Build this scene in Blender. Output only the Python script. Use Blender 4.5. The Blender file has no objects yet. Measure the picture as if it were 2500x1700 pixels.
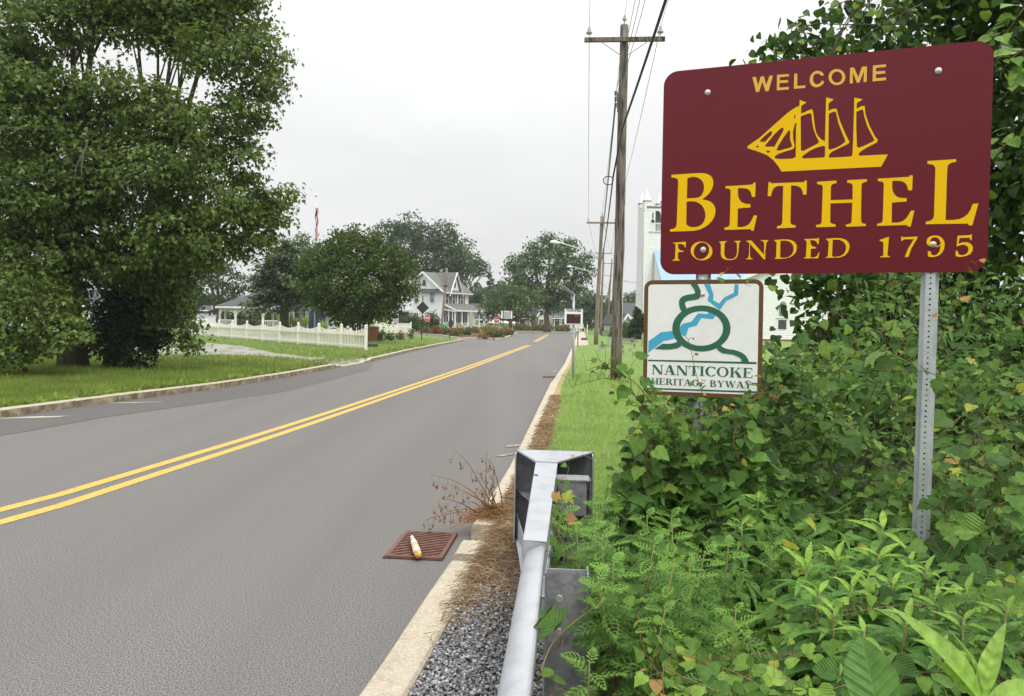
import bpy, bmesh, math, random
import numpy as np
from mathutils import Vector, Matrix, noise
from mathutils.geometry import tessellate_polygon

# ------------------------------------------------------------------ camera
F = 2000.0; CX = 1250.0; CY = 850.0; H = 1.6
PITCH = math.atan(67/2000); ROLL = 0.019
fw = np.array([0, math.cos(PITCH), -math.sin(PITCH)])
up0 = np.array([0, math.sin(PITCH), math.cos(PITCH)]); X_ = np.array([1., 0, 0])
rt = X_*math.cos(ROLL)+up0*math.sin(ROLL); up = -X_*math.sin(ROLL)+up0*math.cos(ROLL)
def ray(px, py):
    d = fw*F+rt*(px-CX)+up*(CY-py); return d/d[1]
def P(px, py, Y):                      # surveyed point: sight line at distance Y
    return Vector(np.array([0, 0, H])+ray(px, py)*Y)
def G(px, py, z=0.0):                  # surveyed point on level z
    d = ray(px, py); return Vector(np.array([0, 0, H])+d*((z-H)/d[2]))

sc = bpy.context.scene
cd = bpy.data.cameras.new('camera'); cam = bpy.data.objects.new('camera', cd)
sc.collection.objects.link(cam); sc.camera = cam
cd.sensor_width = 36; cd.lens = 36*F/2500; cd.clip_start = 0.05; cd.clip_end = 3000
cam.matrix_world = Matrix(((rt[0], up[0], -fw[0], 0), (rt[1], up[1], -fw[1], 0), (rt[2], up[2], -fw[2], H), (0, 0, 0, 1)))

# ------------------------------------------------------------------ sky and sun (overcast)
SUN_EL = math.radians(62); SUN_AZ = math.radians(150)   # azimuth clockwise from +Y
w = bpy.data.worlds.new('World'); sc.world = w; w.use_nodes = True
nt = w.node_tree; nt.nodes.clear()
def N(t, ty, **k):
    n = t.nodes.new(ty)
    for a, b in k.items(): setattr(n, a, b)
    return n
wo = N(nt, 'ShaderNodeOutputWorld'); bg = N(nt, 'ShaderNodeBackground'); bg.inputs['Strength'].default_value = 0.1
sky = N(nt, 'ShaderNodeTexSky', sky_type='NISHITA'); sky.sun_disc = False
sky.sun_elevation = SUN_EL; sky.sun_rotation = SUN_AZ; sky.dust_density = 4.0
tc = N(nt, 'ShaderNodeTexCoord'); sp = N(nt, 'ShaderNodeSeparateXYZ'); nt.links.new(tc.outputs['Generated'], sp.inputs[0])
cr = N(nt, 'ShaderNodeValToRGB'); cr.color_ramp.interpolation = 'B_SPLINE'
e = cr.color_ramp.elements
e[0].position = 0.0; e[0].color = (.475, .48, .477, 1); e[1].position = 1.0; e[1].color = (1.85, 1.85, 1.85, 1)
for p_, c_ in ((.12, .495), (.32, .565), (.55, 1.0)):
    q = e.new(p_); q.color = (c_, c_, c_*.995, 1)
nt.links.new(sp.outputs['Z'], cr.inputs[0])
mp = N(nt, 'ShaderNodeMapping'); mp.inputs['Scale'].default_value = (1, 1, 2.6); nt.links.new(tc.outputs['Generated'], mp.inputs[0])
nz = N(nt, 'ShaderNodeTexNoise'); nz.inputs['Scale'].default_value = 2.3; nz.inputs['Detail'].default_value = 5; nz.inputs['Roughness'].default_value = .55
nt.links.new(mp.outputs[0], nz.inputs['Vector'])
mr = N(nt, 'ShaderNodeMapRange'); mr.inputs[1].default_value = .3; mr.inputs[2].default_value = .7; mr.inputs[3].default_value = 9.5; mr.inputs[4].default_value = 11.3
nt.links.new(nz.outputs[0], mr.inputs[0])
vm = N(nt, 'ShaderNodeVectorMath', operation='SCALE'); nt.links.new(cr.outputs[0], vm.inputs[0]); nt.links.new(mr.outputs[0], vm.inputs['Scale'])
mx = N(nt, 'ShaderNodeMix', data_type='RGBA'); mx.inputs[0].default_value = .95
nt.links.new(sky.outputs[0], mx.inputs[6]); nt.links.new(vm.outputs[0], mx.inputs[7]); nt.links.new(mx.outputs[2], bg.inputs[0])
nt.links.new(bg.outputs[0], wo.inputs[0])
sl = bpy.data.lights.new('sun', 'SUN'); sl.energy = 1.5; sl.angle = math.radians(22); sl.color = (1, .965, .9)
so = bpy.data.objects.new('sun', sl); sc.collection.objects.link(so)
sd = Vector((math.sin(SUN_AZ)*math.cos(SUN_EL), math.cos(SUN_AZ)*math.cos(SUN_EL), math.sin(SUN_EL)))
so.rotation_euler = sd.to_track_quat('Z', 'Y').to_euler(); so.location = (0, 0, 60)
vs = sc.view_settings; vs.view_transform = 'Standard'; vs.look = 'None'; vs.exposure = 0.76; vs.gamma = 1.0; vs.use_curve_mapping = False
sc.cycles.max_bounces = 6; sc.cycles.transparent_max_bounces = 4; sc.cycles.diffuse_bounces = 3
sc.cycles.use_denoising = True

# ------------------------------------------------------------------ helpers
col = sc.collection
rng = np.random.default_rng(7); random.seed(7)
def tag(o, label=None, cat=None, group=None, kind=None):
    if label: o['label'] = label
    if cat: o['category'] = cat
    if group: o['group'] = group
    if kind: o['kind'] = kind
    return o
def empty(name, loc, label, cat, group=None):
    o = bpy.data.objects.new(name, None); col.objects.link(o); o.location = loc; o.empty_display_size = .2
    return tag(o, label, cat, group)
def link(name, me, mat=None, parent=None, loc=None):
    # mesh data is in world coordinates relative to the parent's own location
    o = bpy.data.objects.new(name, me)
    if mat is not None and len(me.materials) == 0: me.materials.append(mat)
    col.objects.link(o)
    if parent is not None: o.parent = parent
    if loc is not None: o.location = loc
    return o
def wl(o):                               # world location of an unrotated thing or part
    l = Vector(o.location)
    while o.parent is not None: o = o.parent; l = l+Vector(o.location)
    return l
class MB:
    def __init__(s, org=(0, 0, 0)): s.v = []; s.f = []; s.o = Vector(org)
    def poly(s, pts):
        i = len(s.v); s.v += [tuple(Vector(p)-s.o) for p in pts]; s.f.append(tuple(range(i, i+len(pts)))); return s
    def box(s, c, d, ax=None):           # centre, full sizes, axes
        c = Vector(c); ax = ax or (Vector((1, 0, 0)), Vector((0, 1, 0)), Vector((0, 0, 1)))
        i = len(s.v)
        for z in (-.5, .5):
            for y in (-.5, .5):
                for x in (-.5, .5): s.v.append(tuple(c+ax[0]*d[0]*x+ax[1]*d[1]*y+ax[2]*d[2]*z-s.o))
        for q in ((0, 2, 3, 1), (4, 5, 7, 6), (0, 1, 5, 4), (2, 6, 7, 3), (0, 4, 6, 2), (1, 3, 7, 5)): s.f.append(tuple(i+k for k in q))
        return s
    def bar(s, a, b, w, t=None, upv=None):
        a = Vector(a); b = Vector(b); z = (b-a); L = z.length; z = z/L
        x = (Vector(upv) if upv is not None else (Vector((0, 0, 1)) if abs(z.z) < .9 else Vector((1, 0, 0)))).cross(z).normalized(); y = z.cross(x)
        return s.box((a+b)/2, (w, t or w, L), (x, y, z))
    def tube(s, pts, r, n=6, cap=True):
        pts = [Vector(p) for p in pts]; m = len(pts)
        rr = r if hasattr(r, '__len__') else [r]*m
        i0 = len(s.v); px = None
        for k in range(m):
            t = (pts[min(k+1, m-1)]-pts[max(k-1, 0)]).normalized()
            if px is None: px = t.orthogonal().normalized()
            px = (px-t*px.dot(t)).normalized(); py = t.cross(px)
            for j in range(n):
                a = 2*math.pi*j/n; s.v.append(tuple(pts[k]+(px*math.cos(a)+py*math.sin(a))*rr[k]-s.o))
        for k in range(m-1):
            for j in range(n):
                a = i0+k*n+j; b = i0+k*n+(j+1) % n; s.f.append((a, b, b+n, a+n))
        if cap:
            s.f.append(tuple(i0+j for j in range(n))[::-1]); s.f.append(tuple(i0+(m-1)*n+j for j in range(n)))
        return s
    def lathe(s, base, prof, n=12, axis=None):
        base = Vector(base); az = Vector(axis or (0, 0, 1)).normalized(); ax_ = az.orthogonal().normalized(); ay = az.cross(ax_)
        i0 = len(s.v)
        for (r, z) in prof:
            for j in range(n):
                a = 2*math.pi*j/n; s.v.append(tuple(base+az*z+(ax_*math.cos(a)+ay*math.sin(a))*r-s.o))
        for k in range(len(prof)-1):
            for j in range(n):
                a = i0+k*n+j; b = i0+k*n+(j+1) % n; s.f.append((a, b, b+n, a+n))
        s.f.append(tuple(i0+j for j in range(n))[::-1]); s.f.append(tuple(i0+(len(prof)-1)*n+j for j in range(n)))
        return s
    def prism(s, pts, d):                # closed polygon extruded along vector d
        pts = [Vector(p) for p in pts]; d = Vector(d); n = len(pts)
        tri = tessellate_polygon([pts]); i = len(s.v)
        s.v += [tuple(p-s.o) for p in pts]+[tuple(p+d-s.o) for p in pts]
        for t in tri: s.f.append(tuple(i+k for k in t)); s.f.append(tuple(i+n+k for k in t[::-1]))
        for k in range(n): s.f.append((i+k, i+(k+1) % n, i+n+(k+1) % n, i+n+k))
        return s
    def mesh(s, name, smooth=False, bevel=0):
        me = bpy.data.meshes.new(name); me.from_pydata(s.v, [], s.f); me.validate()
        bm = bmesh.new(); bm.from_mesh(me)
        if bevel:
            bmesh.ops.bevel(bm, geom=[e_ for e_ in bm.edges if len(e_.link_faces) == 2 and e_.calc_face_angle(0) > .6], offset=bevel, segments=2, affect='EDGES', profile=.5)
        bmesh.ops.recalc_face_normals(bm, faces=bm.faces); bm.to_mesh(me); bm.free()
        if smooth: me.shade_smooth()
        me.update(); return me
    def build(s, name, mat, parent=None, smooth=False, bevel=0):
        me = s.mesh(name, smooth, bevel); me.materials.append(mat)
        o = bpy.data.objects.new(name, me); col.objects.link(o)
        if parent is not None:
            o.parent = parent; o.location = s.o-wl(parent)
        else: o.location = s.o
        return o
def npmesh(name, V, T, mat=None, smooth=False):
    me = bpy.data.meshes.new(name); nv = len(V); nf = len(T); k = T.shape[1]
    me.vertices.add(nv); me.vertices.foreach_set('co', np.ascontiguousarray(V, dtype=np.float32).ravel())
    me.loops.add(nf*k); me.loops.foreach_set('vertex_index', np.ascontiguousarray(T, dtype=np.int32).ravel())
    me.polygons.add(nf); me.polygons.foreach_set('loop_start', np.arange(0, nf*k, k, dtype=np.int32))
    me.update(calc_edges=True)
    if mat: me.materials.append(mat)
    return me
def norm(a): return a/np.maximum(np.linalg.norm(a, axis=-1, keepdims=True), 1e-9)
def leafuv(me, tpl, n=1):
    V = tpl[0]; a = me.attributes.new('leafuv', 'FLOAT_VECTOR', 'POINT'); uv = np.tile(np.stack([V[:, 0], V[:, 1], 0*V[:, 0]], 1), (n, 1)).astype(np.float32); a.data.foreach_set('vector', uv.ravel()); return me
def scatter(tpl, pos, nrm, ydir, size, r=rng):
    V, T = tpl; n = len(pos)
    z = norm(nrm); y = norm(ydir-z*np.sum(ydir*z, -1, keepdims=True)); x = np.cross(y, z)
    s = np.asarray(size).reshape(-1, 1, 1)
    W = (V[None, :, 0:1]*x[:, None]+V[None, :, 1:2]*y[:, None]+V[None, :, 2:3]*z[:, None])*s+pos[:, None]
    TT = T[None]+(np.arange(n)*len(V))[:, None, None]
    return W.reshape(-1, 3), TT.reshape(-1, 3)
def joinvt(parts):
    Vs = []; Ts = []; o = 0
    for V, T in parts: Vs.append(V); Ts.append(T+o); o += len(V)
    return np.concatenate(Vs), np.concatenate(Ts)

# ---------------------------------------------------------- materials
def mat(name, c, rough=.8, c2=None, scale=5.0, detail=6, bump=0, bscale=None, metal=0, stretch=None, c3=None, s3=1.0, spec=.4, ramp=(.35, .65), bdist=.02, r3=(.5, .68)):
    m = bpy.data.materials.new(name); m.use_nodes = True; t = m.node_tree; b = t.nodes['Principled BSDF']
    b.inputs['Roughness'].default_value = rough; b.inputs['Metallic'].default_value = metal; b.inputs['Specular IOR Level'].default_value = spec
    b.inputs['Base Color'].default_value = (*c, 1)
    geo = N(t, 'ShaderNodeNewGeometry'); mpn = N(t, 'ShaderNodeMapping'); t.links.new(geo.outputs['Position'], mpn.inputs[0])
    if stretch: mpn.inputs['Scale'].default_value = stretch
    if c2 is not None:
        n1 = N(t, 'ShaderNodeTexNoise'); n1.inputs['Scale'].default_value = scale; n1.inputs['Detail'].default_value = detail; n1.inputs['Roughness'].default_value = .62
        t.links.new(mpn.outputs[0], n1.inputs['Vector'])
        r1 = N(t, 'ShaderNodeMapRange'); r1.inputs[1].default_value = ramp[0]; r1.inputs[2].default_value = ramp[1]; t.links.new(n1.outputs[0], r1.inputs[0])
        k1 = N(t, 'ShaderNodeMix', data_type='RGBA'); k1.inputs[6].default_value = (*c, 1); k1.inputs[7].default_value = (*c2, 1)
        t.links.new(r1.outputs[0], k1.inputs[0]); out = k1.outputs[2]
        if c3 is not None:
            n2 = N(t, 'ShaderNodeTexNoise'); n2.inputs['Scale'].default_value = s3; n2.inputs['Detail'].default_value = 4
            t.links.new(mpn.outputs[0], n2.inputs['Vector'])
            r2 = N(t, 'ShaderNodeMapRange'); r2.inputs[1].default_value = r3[0]; r2.inputs[2].default_value = r3[1]; t.links.new(n2.outputs[0], r2.inputs[0])
            k2 = N(t, 'ShaderNodeMix', data_type='RGBA'); k2.inputs[7].default_value = (*c3, 1); t.links.new(out, k2.inputs[6]); t.links.new(r2.outputs[0], k2.inputs[0]); out = k2.outputs[2]
        t.links.new(out, b.inputs['Base Color'])
    if bump:
        n3 = N(t, 'ShaderNodeTexNoise'); n3.inputs['Scale'].default_value = bscale or scale*3; n3.inputs['Detail'].default_value = 5
        t.links.new(mpn.outputs[0], n3.inputs['Vector'])
        bp = N(t, 'ShaderNodeBump'); bp.inputs['Strength'].default_value = bump; bp.inputs['Distance'].default_value = bdist
        t.links.new(n3.outputs[0], bp.inputs['Height']); t.links.new(bp.outputs[0], b.inputs['Normal'])
    return m
def leafmat(name, ca, cb, cc=None, pc=.04, rough=.5, trans=.35, spec=.22, vein=0):
    m = bpy.data.materials.new(name); m.use_nodes = True; t = m.node_tree; b = t.nodes['Principled BSDF']
    geo = N(t, 'ShaderNodeNewGeometry'); oi = N(t, 'ShaderNodeObjectInfo')
    ad = N(t, 'ShaderNodeMath', operation='ADD'); fr = N(t, 'ShaderNodeMath', operation='FRACT')
    t.links.new(geo.outputs['Random Per Island'], ad.inputs[0]); t.links.new(oi.outputs['Random'], ad.inputs[1]); t.links.new(ad.outputs[0], fr.inputs[0])
    r = N(t, 'ShaderNodeValToRGB'); el = r.color_ramp.elements
    el[0].position = 0; el[0].color = (*ca, 1); el[1].position = 1; el[1].color = (*cb, 1)
    if cc is not None:
        el[1].position = 1-pc-.02; q = el.new(1-pc+.01); q.color = (*cc, 1)
    t.links.new(fr.outputs[0], r.inputs[0])
    nz = N(t, 'ShaderNodeTexNoise'); nz.inputs['Scale'].default_value = 1.1; nz.inputs['Detail'].default_value = 2
    t.links.new(geo.outputs['Position'], nz.inputs['Vector'])
    hs = N(t, 'ShaderNodeHueSaturation'); mr_ = N(t, 'ShaderNodeMapRange'); mr_.inputs[1].default_value = .3; mr_.inputs[2].default_value = .7; mr_.inputs[3].default_value = .78; mr_.inputs[4].default_value = 1.25
    t.links.new(nz.outputs[0], mr_.inputs[0]); t.links.new(mr_.outputs[0], hs.inputs['Value']); t.links.new(r.outputs[0], hs.inputs['Color'])
    if vein:                              # midrib and side veins from the leaf's own coordinates
        at_ = N(t, 'ShaderNodeAttribute'); at_.attribute_name = 'leafuv'; sx = N(t, 'ShaderNodeSeparateXYZ'); t.links.new(at_.outputs['Vector'], sx.inputs[0])
        ab = N(t, 'ShaderNodeMath', operation='ABSOLUTE'); t.links.new(sx.outputs['X'], ab.inputs[0])
        m1 = N(t, 'ShaderNodeMath', operation='LESS_THAN'); m1.inputs[1].default_value = .013; t.links.new(ab.outputs[0], m1.inputs[0])
        m2 = N(t, 'ShaderNodeMath', operation='MULTIPLY_ADD'); m2.inputs[1].default_value = -.8; t.links.new(ab.outputs[0], m2.inputs[0]); t.links.new(sx.outputs['Y'], m2.inputs[2])
        m3 = N(t, 'ShaderNodeMath', operation='MULTIPLY'); m3.inputs[1].default_value = 44; t.links.new(m2.outputs[0], m3.inputs[0])
        m4 = N(t, 'ShaderNodeMath', operation='SINE'); t.links.new(m3.outputs[0], m4.inputs[0])
        m5 = N(t, 'ShaderNodeMath', operation='GREATER_THAN'); m5.inputs[1].default_value = .93; t.links.new(m4.outputs[0], m5.inputs[0])
        m6 = N(t, 'ShaderNodeMath', operation='MAXIMUM'); t.links.new(m1.outputs[0], m6.inputs[0]); t.links.new(m5.outputs[0], m6.inputs[1])
        m7 = N(t, 'ShaderNodeMath', operation='MULTIPLY'); m7.inputs[1].default_value = vein; t.links.new(m6.outputs[0], m7.inputs[0])
        n9 = N(t, 'ShaderNodeTexNoise'); n9.inputs['Scale'].default_value = 45; n9.inputs['Detail'].default_value = 3; t.links.new(geo.outputs['Position'], n9.inputs['Vector'])
        r9 = N(t, 'ShaderNodeMapRange'); r9.inputs[1].default_value = .3; r9.inputs[2].default_value = .7; r9.inputs[3].default_value = .75; r9.inputs[4].default_value = 1.2; t.links.new(n9.outputs[0], r9.inputs[0])
        m8 = N(t, 'ShaderNodeMath', operation='ADD'); t.links.new(m7.outputs[0], m8.inputs[0]); t.links.new(r9.outputs[0], m8.inputs[1])
        h9 = N(t, 'ShaderNodeHueSaturation'); t.links.new(m8.outputs[0], h9.inputs['Value']); t.links.new(hs.outputs[0], h9.inputs['Color']); hs = h9
        bp = N(t, 'ShaderNodeBump'); bp.inputs['Strength'].default_value = .5; bp.inputs['Distance'].default_value = .002; t.links.new(m4.outputs[0], bp.inputs['Height']); t.links.new(bp.outputs[0], b.inputs['Normal'])
    t.links.new(hs.outputs[0], b.inputs['Base Color'])
    b.inputs['Roughness'].default_value = rough; b.inputs['Specular IOR Level'].default_value = spec
    tr = N(t, 'ShaderNodeBsdfTranslucent'); h2 = N(t, 'ShaderNodeHueSaturation'); h2.inputs['Hue'].default_value = .485; h2.inputs['Value'].default_value = 1.5; h2.inputs['Saturation'].default_value = 1.05
    t.links.new(hs.outputs[0], h2.inputs['Color']); t.links.new(h2.outputs[0], tr.inputs[0])
    ms = N(t, 'ShaderNodeMixShader'); ms.inputs[0].default_value = trans
    t.links.new(b.outputs[0], ms.inputs[1]); t.links.new(tr.outputs[0], ms.inputs[2]); t.links.new(ms.outputs[0], t.nodes['Material Output'].inputs[0])
    return m
M = {}
M['asphalt'] = mat('asphalt', (.070, .067, .064), .92, (.245, .234, .225), 120, 3, .12, 260, ramp=(.42, .60), c3=(.115, .110, .105), s3=.3, bdist=.012, r3=(.42, .95))
_t = M['asphalt'].node_tree; _n = [q for q in _t.nodes if q.bl_idname == 'ShaderNodeTexNoise'][1]
_m = N(_t, 'ShaderNodeMapping'); _m.inputs['Scale'].default_value = (3.2, .12, 1); _m.inputs['Rotation'].default_value = (0, 0, .13); _g = N(_t, 'ShaderNodeNewGeometry')
_t.links.new(_g.outputs['Position'], _m.inputs[0]); _t.links.new(_m.outputs[0], _n.inputs['Vector'])
M['asphalt_old'] = mat('asphalt_old', (.085, .082, .08), .9, (.16, .152, .145), 110, 3, .8, 260, ramp=(.4, .62), c3=(.12, .114, .108), s3=2.2, bdist=.008)
M['paint_y'] = mat('paint_yellow', (.62, .41, .075), .7, (.52, .34, .08), 40, 5, .3, 220, c3=(.30, .22, .11), s3=30, r3=(.55, .68), bdist=.004)
M['concrete'] = mat('concrete_kerb', (.46, .405, .31), .9, (.36, .31, .235), 9, 8, .7, 90, c3=(.50, .45, .36), s3=60, bdist=.004, r3=(.5, .62))
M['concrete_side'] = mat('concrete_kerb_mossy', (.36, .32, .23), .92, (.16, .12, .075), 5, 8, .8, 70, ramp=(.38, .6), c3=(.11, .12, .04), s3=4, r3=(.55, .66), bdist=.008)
M['sidewalk'] = mat('sidewalk', (.48, .42, .36), .9, (.40, .35, .3), 8, 6, .3, 60)
M['grass'] = mat('grass_ground', (.16, .26, .055), .95, (.12, .21, .045), 6, 8, .6, 30, c3=(.19, .24, .07), s3=.6)
M['grass_shade'] = mat('grass_ground_left', (.10, .165, .035), .95, (.12, .19, .035), 5, 8, .6, 30, c3=(.16, .19, .055), s3=.5)  # darker copy of the ground grass, shade put into the colour
M['drive'] = mat('gravel_drive', (.26, .245, .22), .95, (.34, .33, .31), 9, 8, .6, 60, c3=(.15, .19, .07), s3=1.3, r3=(.52, .62))
M['soil'] = mat('soil', (.14, .10, .065), .97, (.075, .052, .034), 25, 8, .9, 60)
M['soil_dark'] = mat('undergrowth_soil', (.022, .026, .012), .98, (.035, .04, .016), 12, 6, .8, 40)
M['mulch'] = mat('mulch', (.11, .06, .035), .97, (.07, .04, .025), 20, 8, .8, 50)
M['galv'] = mat('galvanised_steel', (.40, .42, .45), .5, (.48, .50, .53), 5, 5, .06, 60, metal=.3, c3=(.34, .355, .37), s3=9, spec=.5, ramp=(.2, .8), r3=(.5, .8))
M['galv_dark'] = mat('weathered_galvanised_steel', (.25, .26, .27), .6, (.33, .34, .35), 9, 8, .15, 60, metal=.3, c3=(.19, .19, .195), s3=22, spec=.4)
M['galv_post'] = mat('galvanised_sign_post', (.46, .49, .52), .55, (.55, .58, .60), 14, 6, .1, 80, metal=.3)
M['rust'] = mat('rusty_iron', (.135, .065, .048), .9, (.22, .115, .09), 25, 8, .5, 120, c3=(.16, .08, .06), s3=14)
M['black'] = mat('flat_black', (.012, .011, .01), .95)
M['maroon'] = mat('maroon_sheeting', (.125, .009, .017), .30, (.14, .011, .020), 500, 2, .05, 900, spec=.28, bdist=.001)
M['gold'] = mat('gold_sheeting', (.82, .49, .002), .5, (.85, .51, .003), 300, 2, spec=.15)
M['gold_pale'] = mat('gold_sheeting_pale', (.74, .43, .05), .5, spec=.4)
M['brown'] = mat('brown_sheeting', (.125, .062, .024), .5, (.14, .072, .03), 30, 4, spec=.25)
M['signwhite'] = mat('white_sheeting', (.84, .85, .83), .45, (.80, .81, .79), 20, 5, spec=.5)
M['forest'] = mat('green_sheeting', (.022, .125, .072), .5, (.03, .14, .08), 60, 4)
M['river'] = mat('blue_sheeting', (.06, .37, .58), .5, (.07, .40, .6), 60, 4)
M['bolt'] = mat('bolt_metal', (.62, .60, .55), .35, metal=.7)
M['pole'] = mat('pole_timber', (.12, .095, .078), .9, (.24, .205, .175), 5, 6, 1.0, 9, stretch=(5, 5, .4), c3=(.045, .034, .028), s3=3.2, bdist=.03, ramp=(.4, .6), r3=(.52, .62))
M['pole2'] = mat('grey_pole_timber', (.21, .165, .13), .9, (.28, .23, .19), 8, 8, .7, 40, stretch=(6, 6, .35), c3=(.13, .10, .08), s3=4)
M['wire'] = mat('wire', (.10, .10, .105), .6)
M['cable'] = mat('black_cable', (.02, .018, .03), .6)
M['porcelain'] = mat('insulator_porcelain', (.42, .42, .43), .25)
M['alu'] = mat('aluminium', (.60, .62, .63), .4, metal=.5)
M['white'] = mat('white_paint', (.79, .80, .79), .6, (.72, .73, .72), 3, 6, .1, 30)
M['vinyl'] = mat('fence_vinyl', (.80, .78, .71), .5, (.77, .74, .66), 2, 4)
M['cream'] = mat('cream_paint', (.68, .65, .56), .7, (.6, .57, .49), 2, 5)
M['roof'] = mat('grey_shingles', (.125, .13, .12), .9, (.17, .17, .155), 9, 8, .5, 30, stretch=(1, 1, 5))
M['roof_dark'] = mat('dark_shingles', (.065, .067, .075), .9, (.09, .09, .1), 9, 8, .5, 30)
M['roof_blue'] = mat('pale_blue_metal_roof', (.24, .40, .62), .55, (.27, .43, .64), 2, 3)
M['glass'] = mat('window_glass', (.03, .035, .04), .12, (.06, .065, .07), 1.5, 3, spec=.6)
M['glass_pale'] = mat('curtained_glass', (.20, .21, .19), .2, (.12, .13, .12), 2.5, 3, spec=.6)
M['shutter'] = mat('dark_shutter', (.05, .055, .06), .7)
M['navy'] = mat('navy_cloth', (.018, .026, .06), .8)
M['brick'] = mat('brick_face', (.30, .11, .06), .9, (.22, .08, .05), 20, 4)
M['stone'] = mat('grey_headstone', (.38, .37, .34), .85, (.24, .24, .22), 14, 7, .4)
M['stone_dark'] = mat('dark_headstone', (.12, .12, .115), .8, (.2, .19, .17), 12, 7, .4)
M['ironfence'] = mat('black_iron', (.025, .025, .028), .6)
M['signback'] = mat('dark_sign_back', (.035, .033, .035), .75)
M['red'] = mat('red_sheeting', (.50, .025, .03), .45)
M['black_ink'] = mat('black_print', (.012, .012, .012), .6)
M['led'] = mat('led_display', (.045, .018, .018), .3, (.07, .02, .02), 90, 2, spec=.6)
M['ledoff'] = mat('led_digit', (.30, .13, .12), .5)
M['solar'] = mat('solar_panel', (.16, .17, .19), .3, spec=.6)
M['green_plastic'] = mat('green_plastic', (.015, .25, .14), .5)
M['bark'] = mat('bark', (.085, .068, .05), .95, (.13, .11, .085), 6, 8, .9, 25, stretch=(3, 3, .6))
M['bark_pale'] = mat('bark_pale', (.17, .15, .12), .95, (.10, .085, .07), 6, 8, .7, 25, stretch=(3, 3, .6))
M['stem'] = mat('green_stem', (.16, .22, .06), .7, (.22, .16, .07), 9, 4)
M['stem_brown'] = mat('vine_stem', (.20, .15, .06), .8, (.13, .07, .035), 9, 4)
M['dry'] = leafmat('dry_stalk', (.16, .075, .035), (.30, .18, .085), rough=.8, trans=.0, spec=.1)
M['straw'] = leafmat('straw', (.22, .145, .075), (.095, .058, .034), (.34, .26, .15), .2, rough=.9, trans=.0, spec=.1)
M['L_maple'] = leafmat('maple_foliage', (.060, .100, .022), (.115, .17, .036), (.175, .235, .055), .16)
M['L_maple2'] = leafmat('deep_green_foliage', (.050, .088, .020), (.098, .15, .032), (.15, .21, .05), .15)
M['L_dark'] = leafmat('dark_evergreen_foliage', (.014, .03, .010), (.025, .048, .014), trans=.12)
M['L_far'] = leafmat('distant_foliage', (.055, .10, .03), (.085, .145, .04), (.12, .19, .055), .1)
M['L_far2'] = leafmat('distant_dark_foliage', (.04, .075, .03), (.065, .11, .04), (.09, .14, .05), .1)
M['L_spruce'] = leafmat('spruce_needles', (.06, .09, .045), (.095, .135, .07), trans=.1)
M['L_crepe'] = leafmat('crepe_myrtle_foliage', (.035, .07, .012), (.07, .12, .018), (.14, .15, .03), .06)
M['L_deep'] = leafmat('deep_shade_toned_leaf', (.016, .040, .009), (.035, .075, .014), (.08, .15, .03), .06)  # leaf colour darkened to stand in for shade in the hollows
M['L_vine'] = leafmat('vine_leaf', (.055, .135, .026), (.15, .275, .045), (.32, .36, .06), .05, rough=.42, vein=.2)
M['L_vine_dark'] = leafmat('shade_toned_leaf', (.030, .082, .014), (.09, .185, .028), (.16, .27, .045), .12, rough=.45, vein=.15)  # darker copy of the vine leaf, shade put into its colour
M['L_thicket'] = leafmat('thicket_leaf', (.024, .060, .012), (.055, .115, .02), (.17, .28, .045), .1, rough=.45)
M['L_rag'] = leafmat('ragweed_leaf', (.07, .155, .032), (.135, .26, .05), rough=.5)
M['L_rag_tip'] = leafmat('ragweed_tip', (.15, .30, .05), (.21, .38, .07), rough=.5)
M['L_lance'] = leafmat('lance_leaf', (.065, .155, .036), (.135, .27, .055), rough=.45, vein=.12)
M['L_bright'] = leafmat('young_leaf', (.17, .31, .05), (.25, .40, .07), rough=.4, vein=.12)
M['L_tip'] = leafmat('reddish_leaf', (.30, .16, .06), (.42, .28, .07), rough=.5)
M['L_grass'] = leafmat('grass_blades', (.20, .31, .07), (.30, .42, .12), (.38, .41, .19), .08, rough=.7, trans=.35, spec=.15)
M['L_grass_l'] = leafmat('shade_toned_grass_blades', (.125, .185, .035), (.20, .275, .055), (.27, .28, .10), .08, rough=.7, trans=.35, spec=.15)  # darker copy of the grass blades with shade in their colour
M['L_orange'] = leafmat('orange_shrub_foliage', (.20, .09, .035), (.28, .15, .05), (.11, .12, .03), .35)
M['L_shrub'] = leafmat('shrub_foliage', (.05, .09, .025), (.08, .13, .035))
M['L_olive'] = leafmat('olive_shrub_foliage', (.085, .11, .03), (.14, .13, .04), (.22, .13, .05), .2)
M['L_flower'] = leafmat('flower_petals', (.40, .16, .12), (.42, .22, .12), trans=.2)
M['gravel'] = leafmat('gravel_stones', (.12, .122, .128), (.24, .245, .255), (.40, .40, .41), .22, rough=.85, trans=0, spec=.2)
M['bottle'] = mat('clear_plastic_bottle', (.68, .66, .62), .2, spec=.6)
M['labelorange'] = mat('orange_label', (.72, .25, .06), .5, (.75, .6, .25), 40, 3, ramp=(.45, .55))
M['labelwhite'] = mat('white_label', (.75, .74, .72), .5)
M['carpaint'] = mat('dark_blue_car_paint', (.015, .02, .045), .25, spec=.7)
M['tyre'] = mat('tyre', (.02, .02, .02), .9)
M['flagred'] = mat('flag_red', (.50, .05, .06), .8); M['flagblue'] = mat('flag_blue', (.03, .035, .09), .8)
M['stained'] = mat('stained_glass', (.10, .20, .25), .3, (.35, .38, .36), 9, 3, spec=.6, c3=(.03, .05, .09), s3=14, ramp=(.45, .55))
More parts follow.
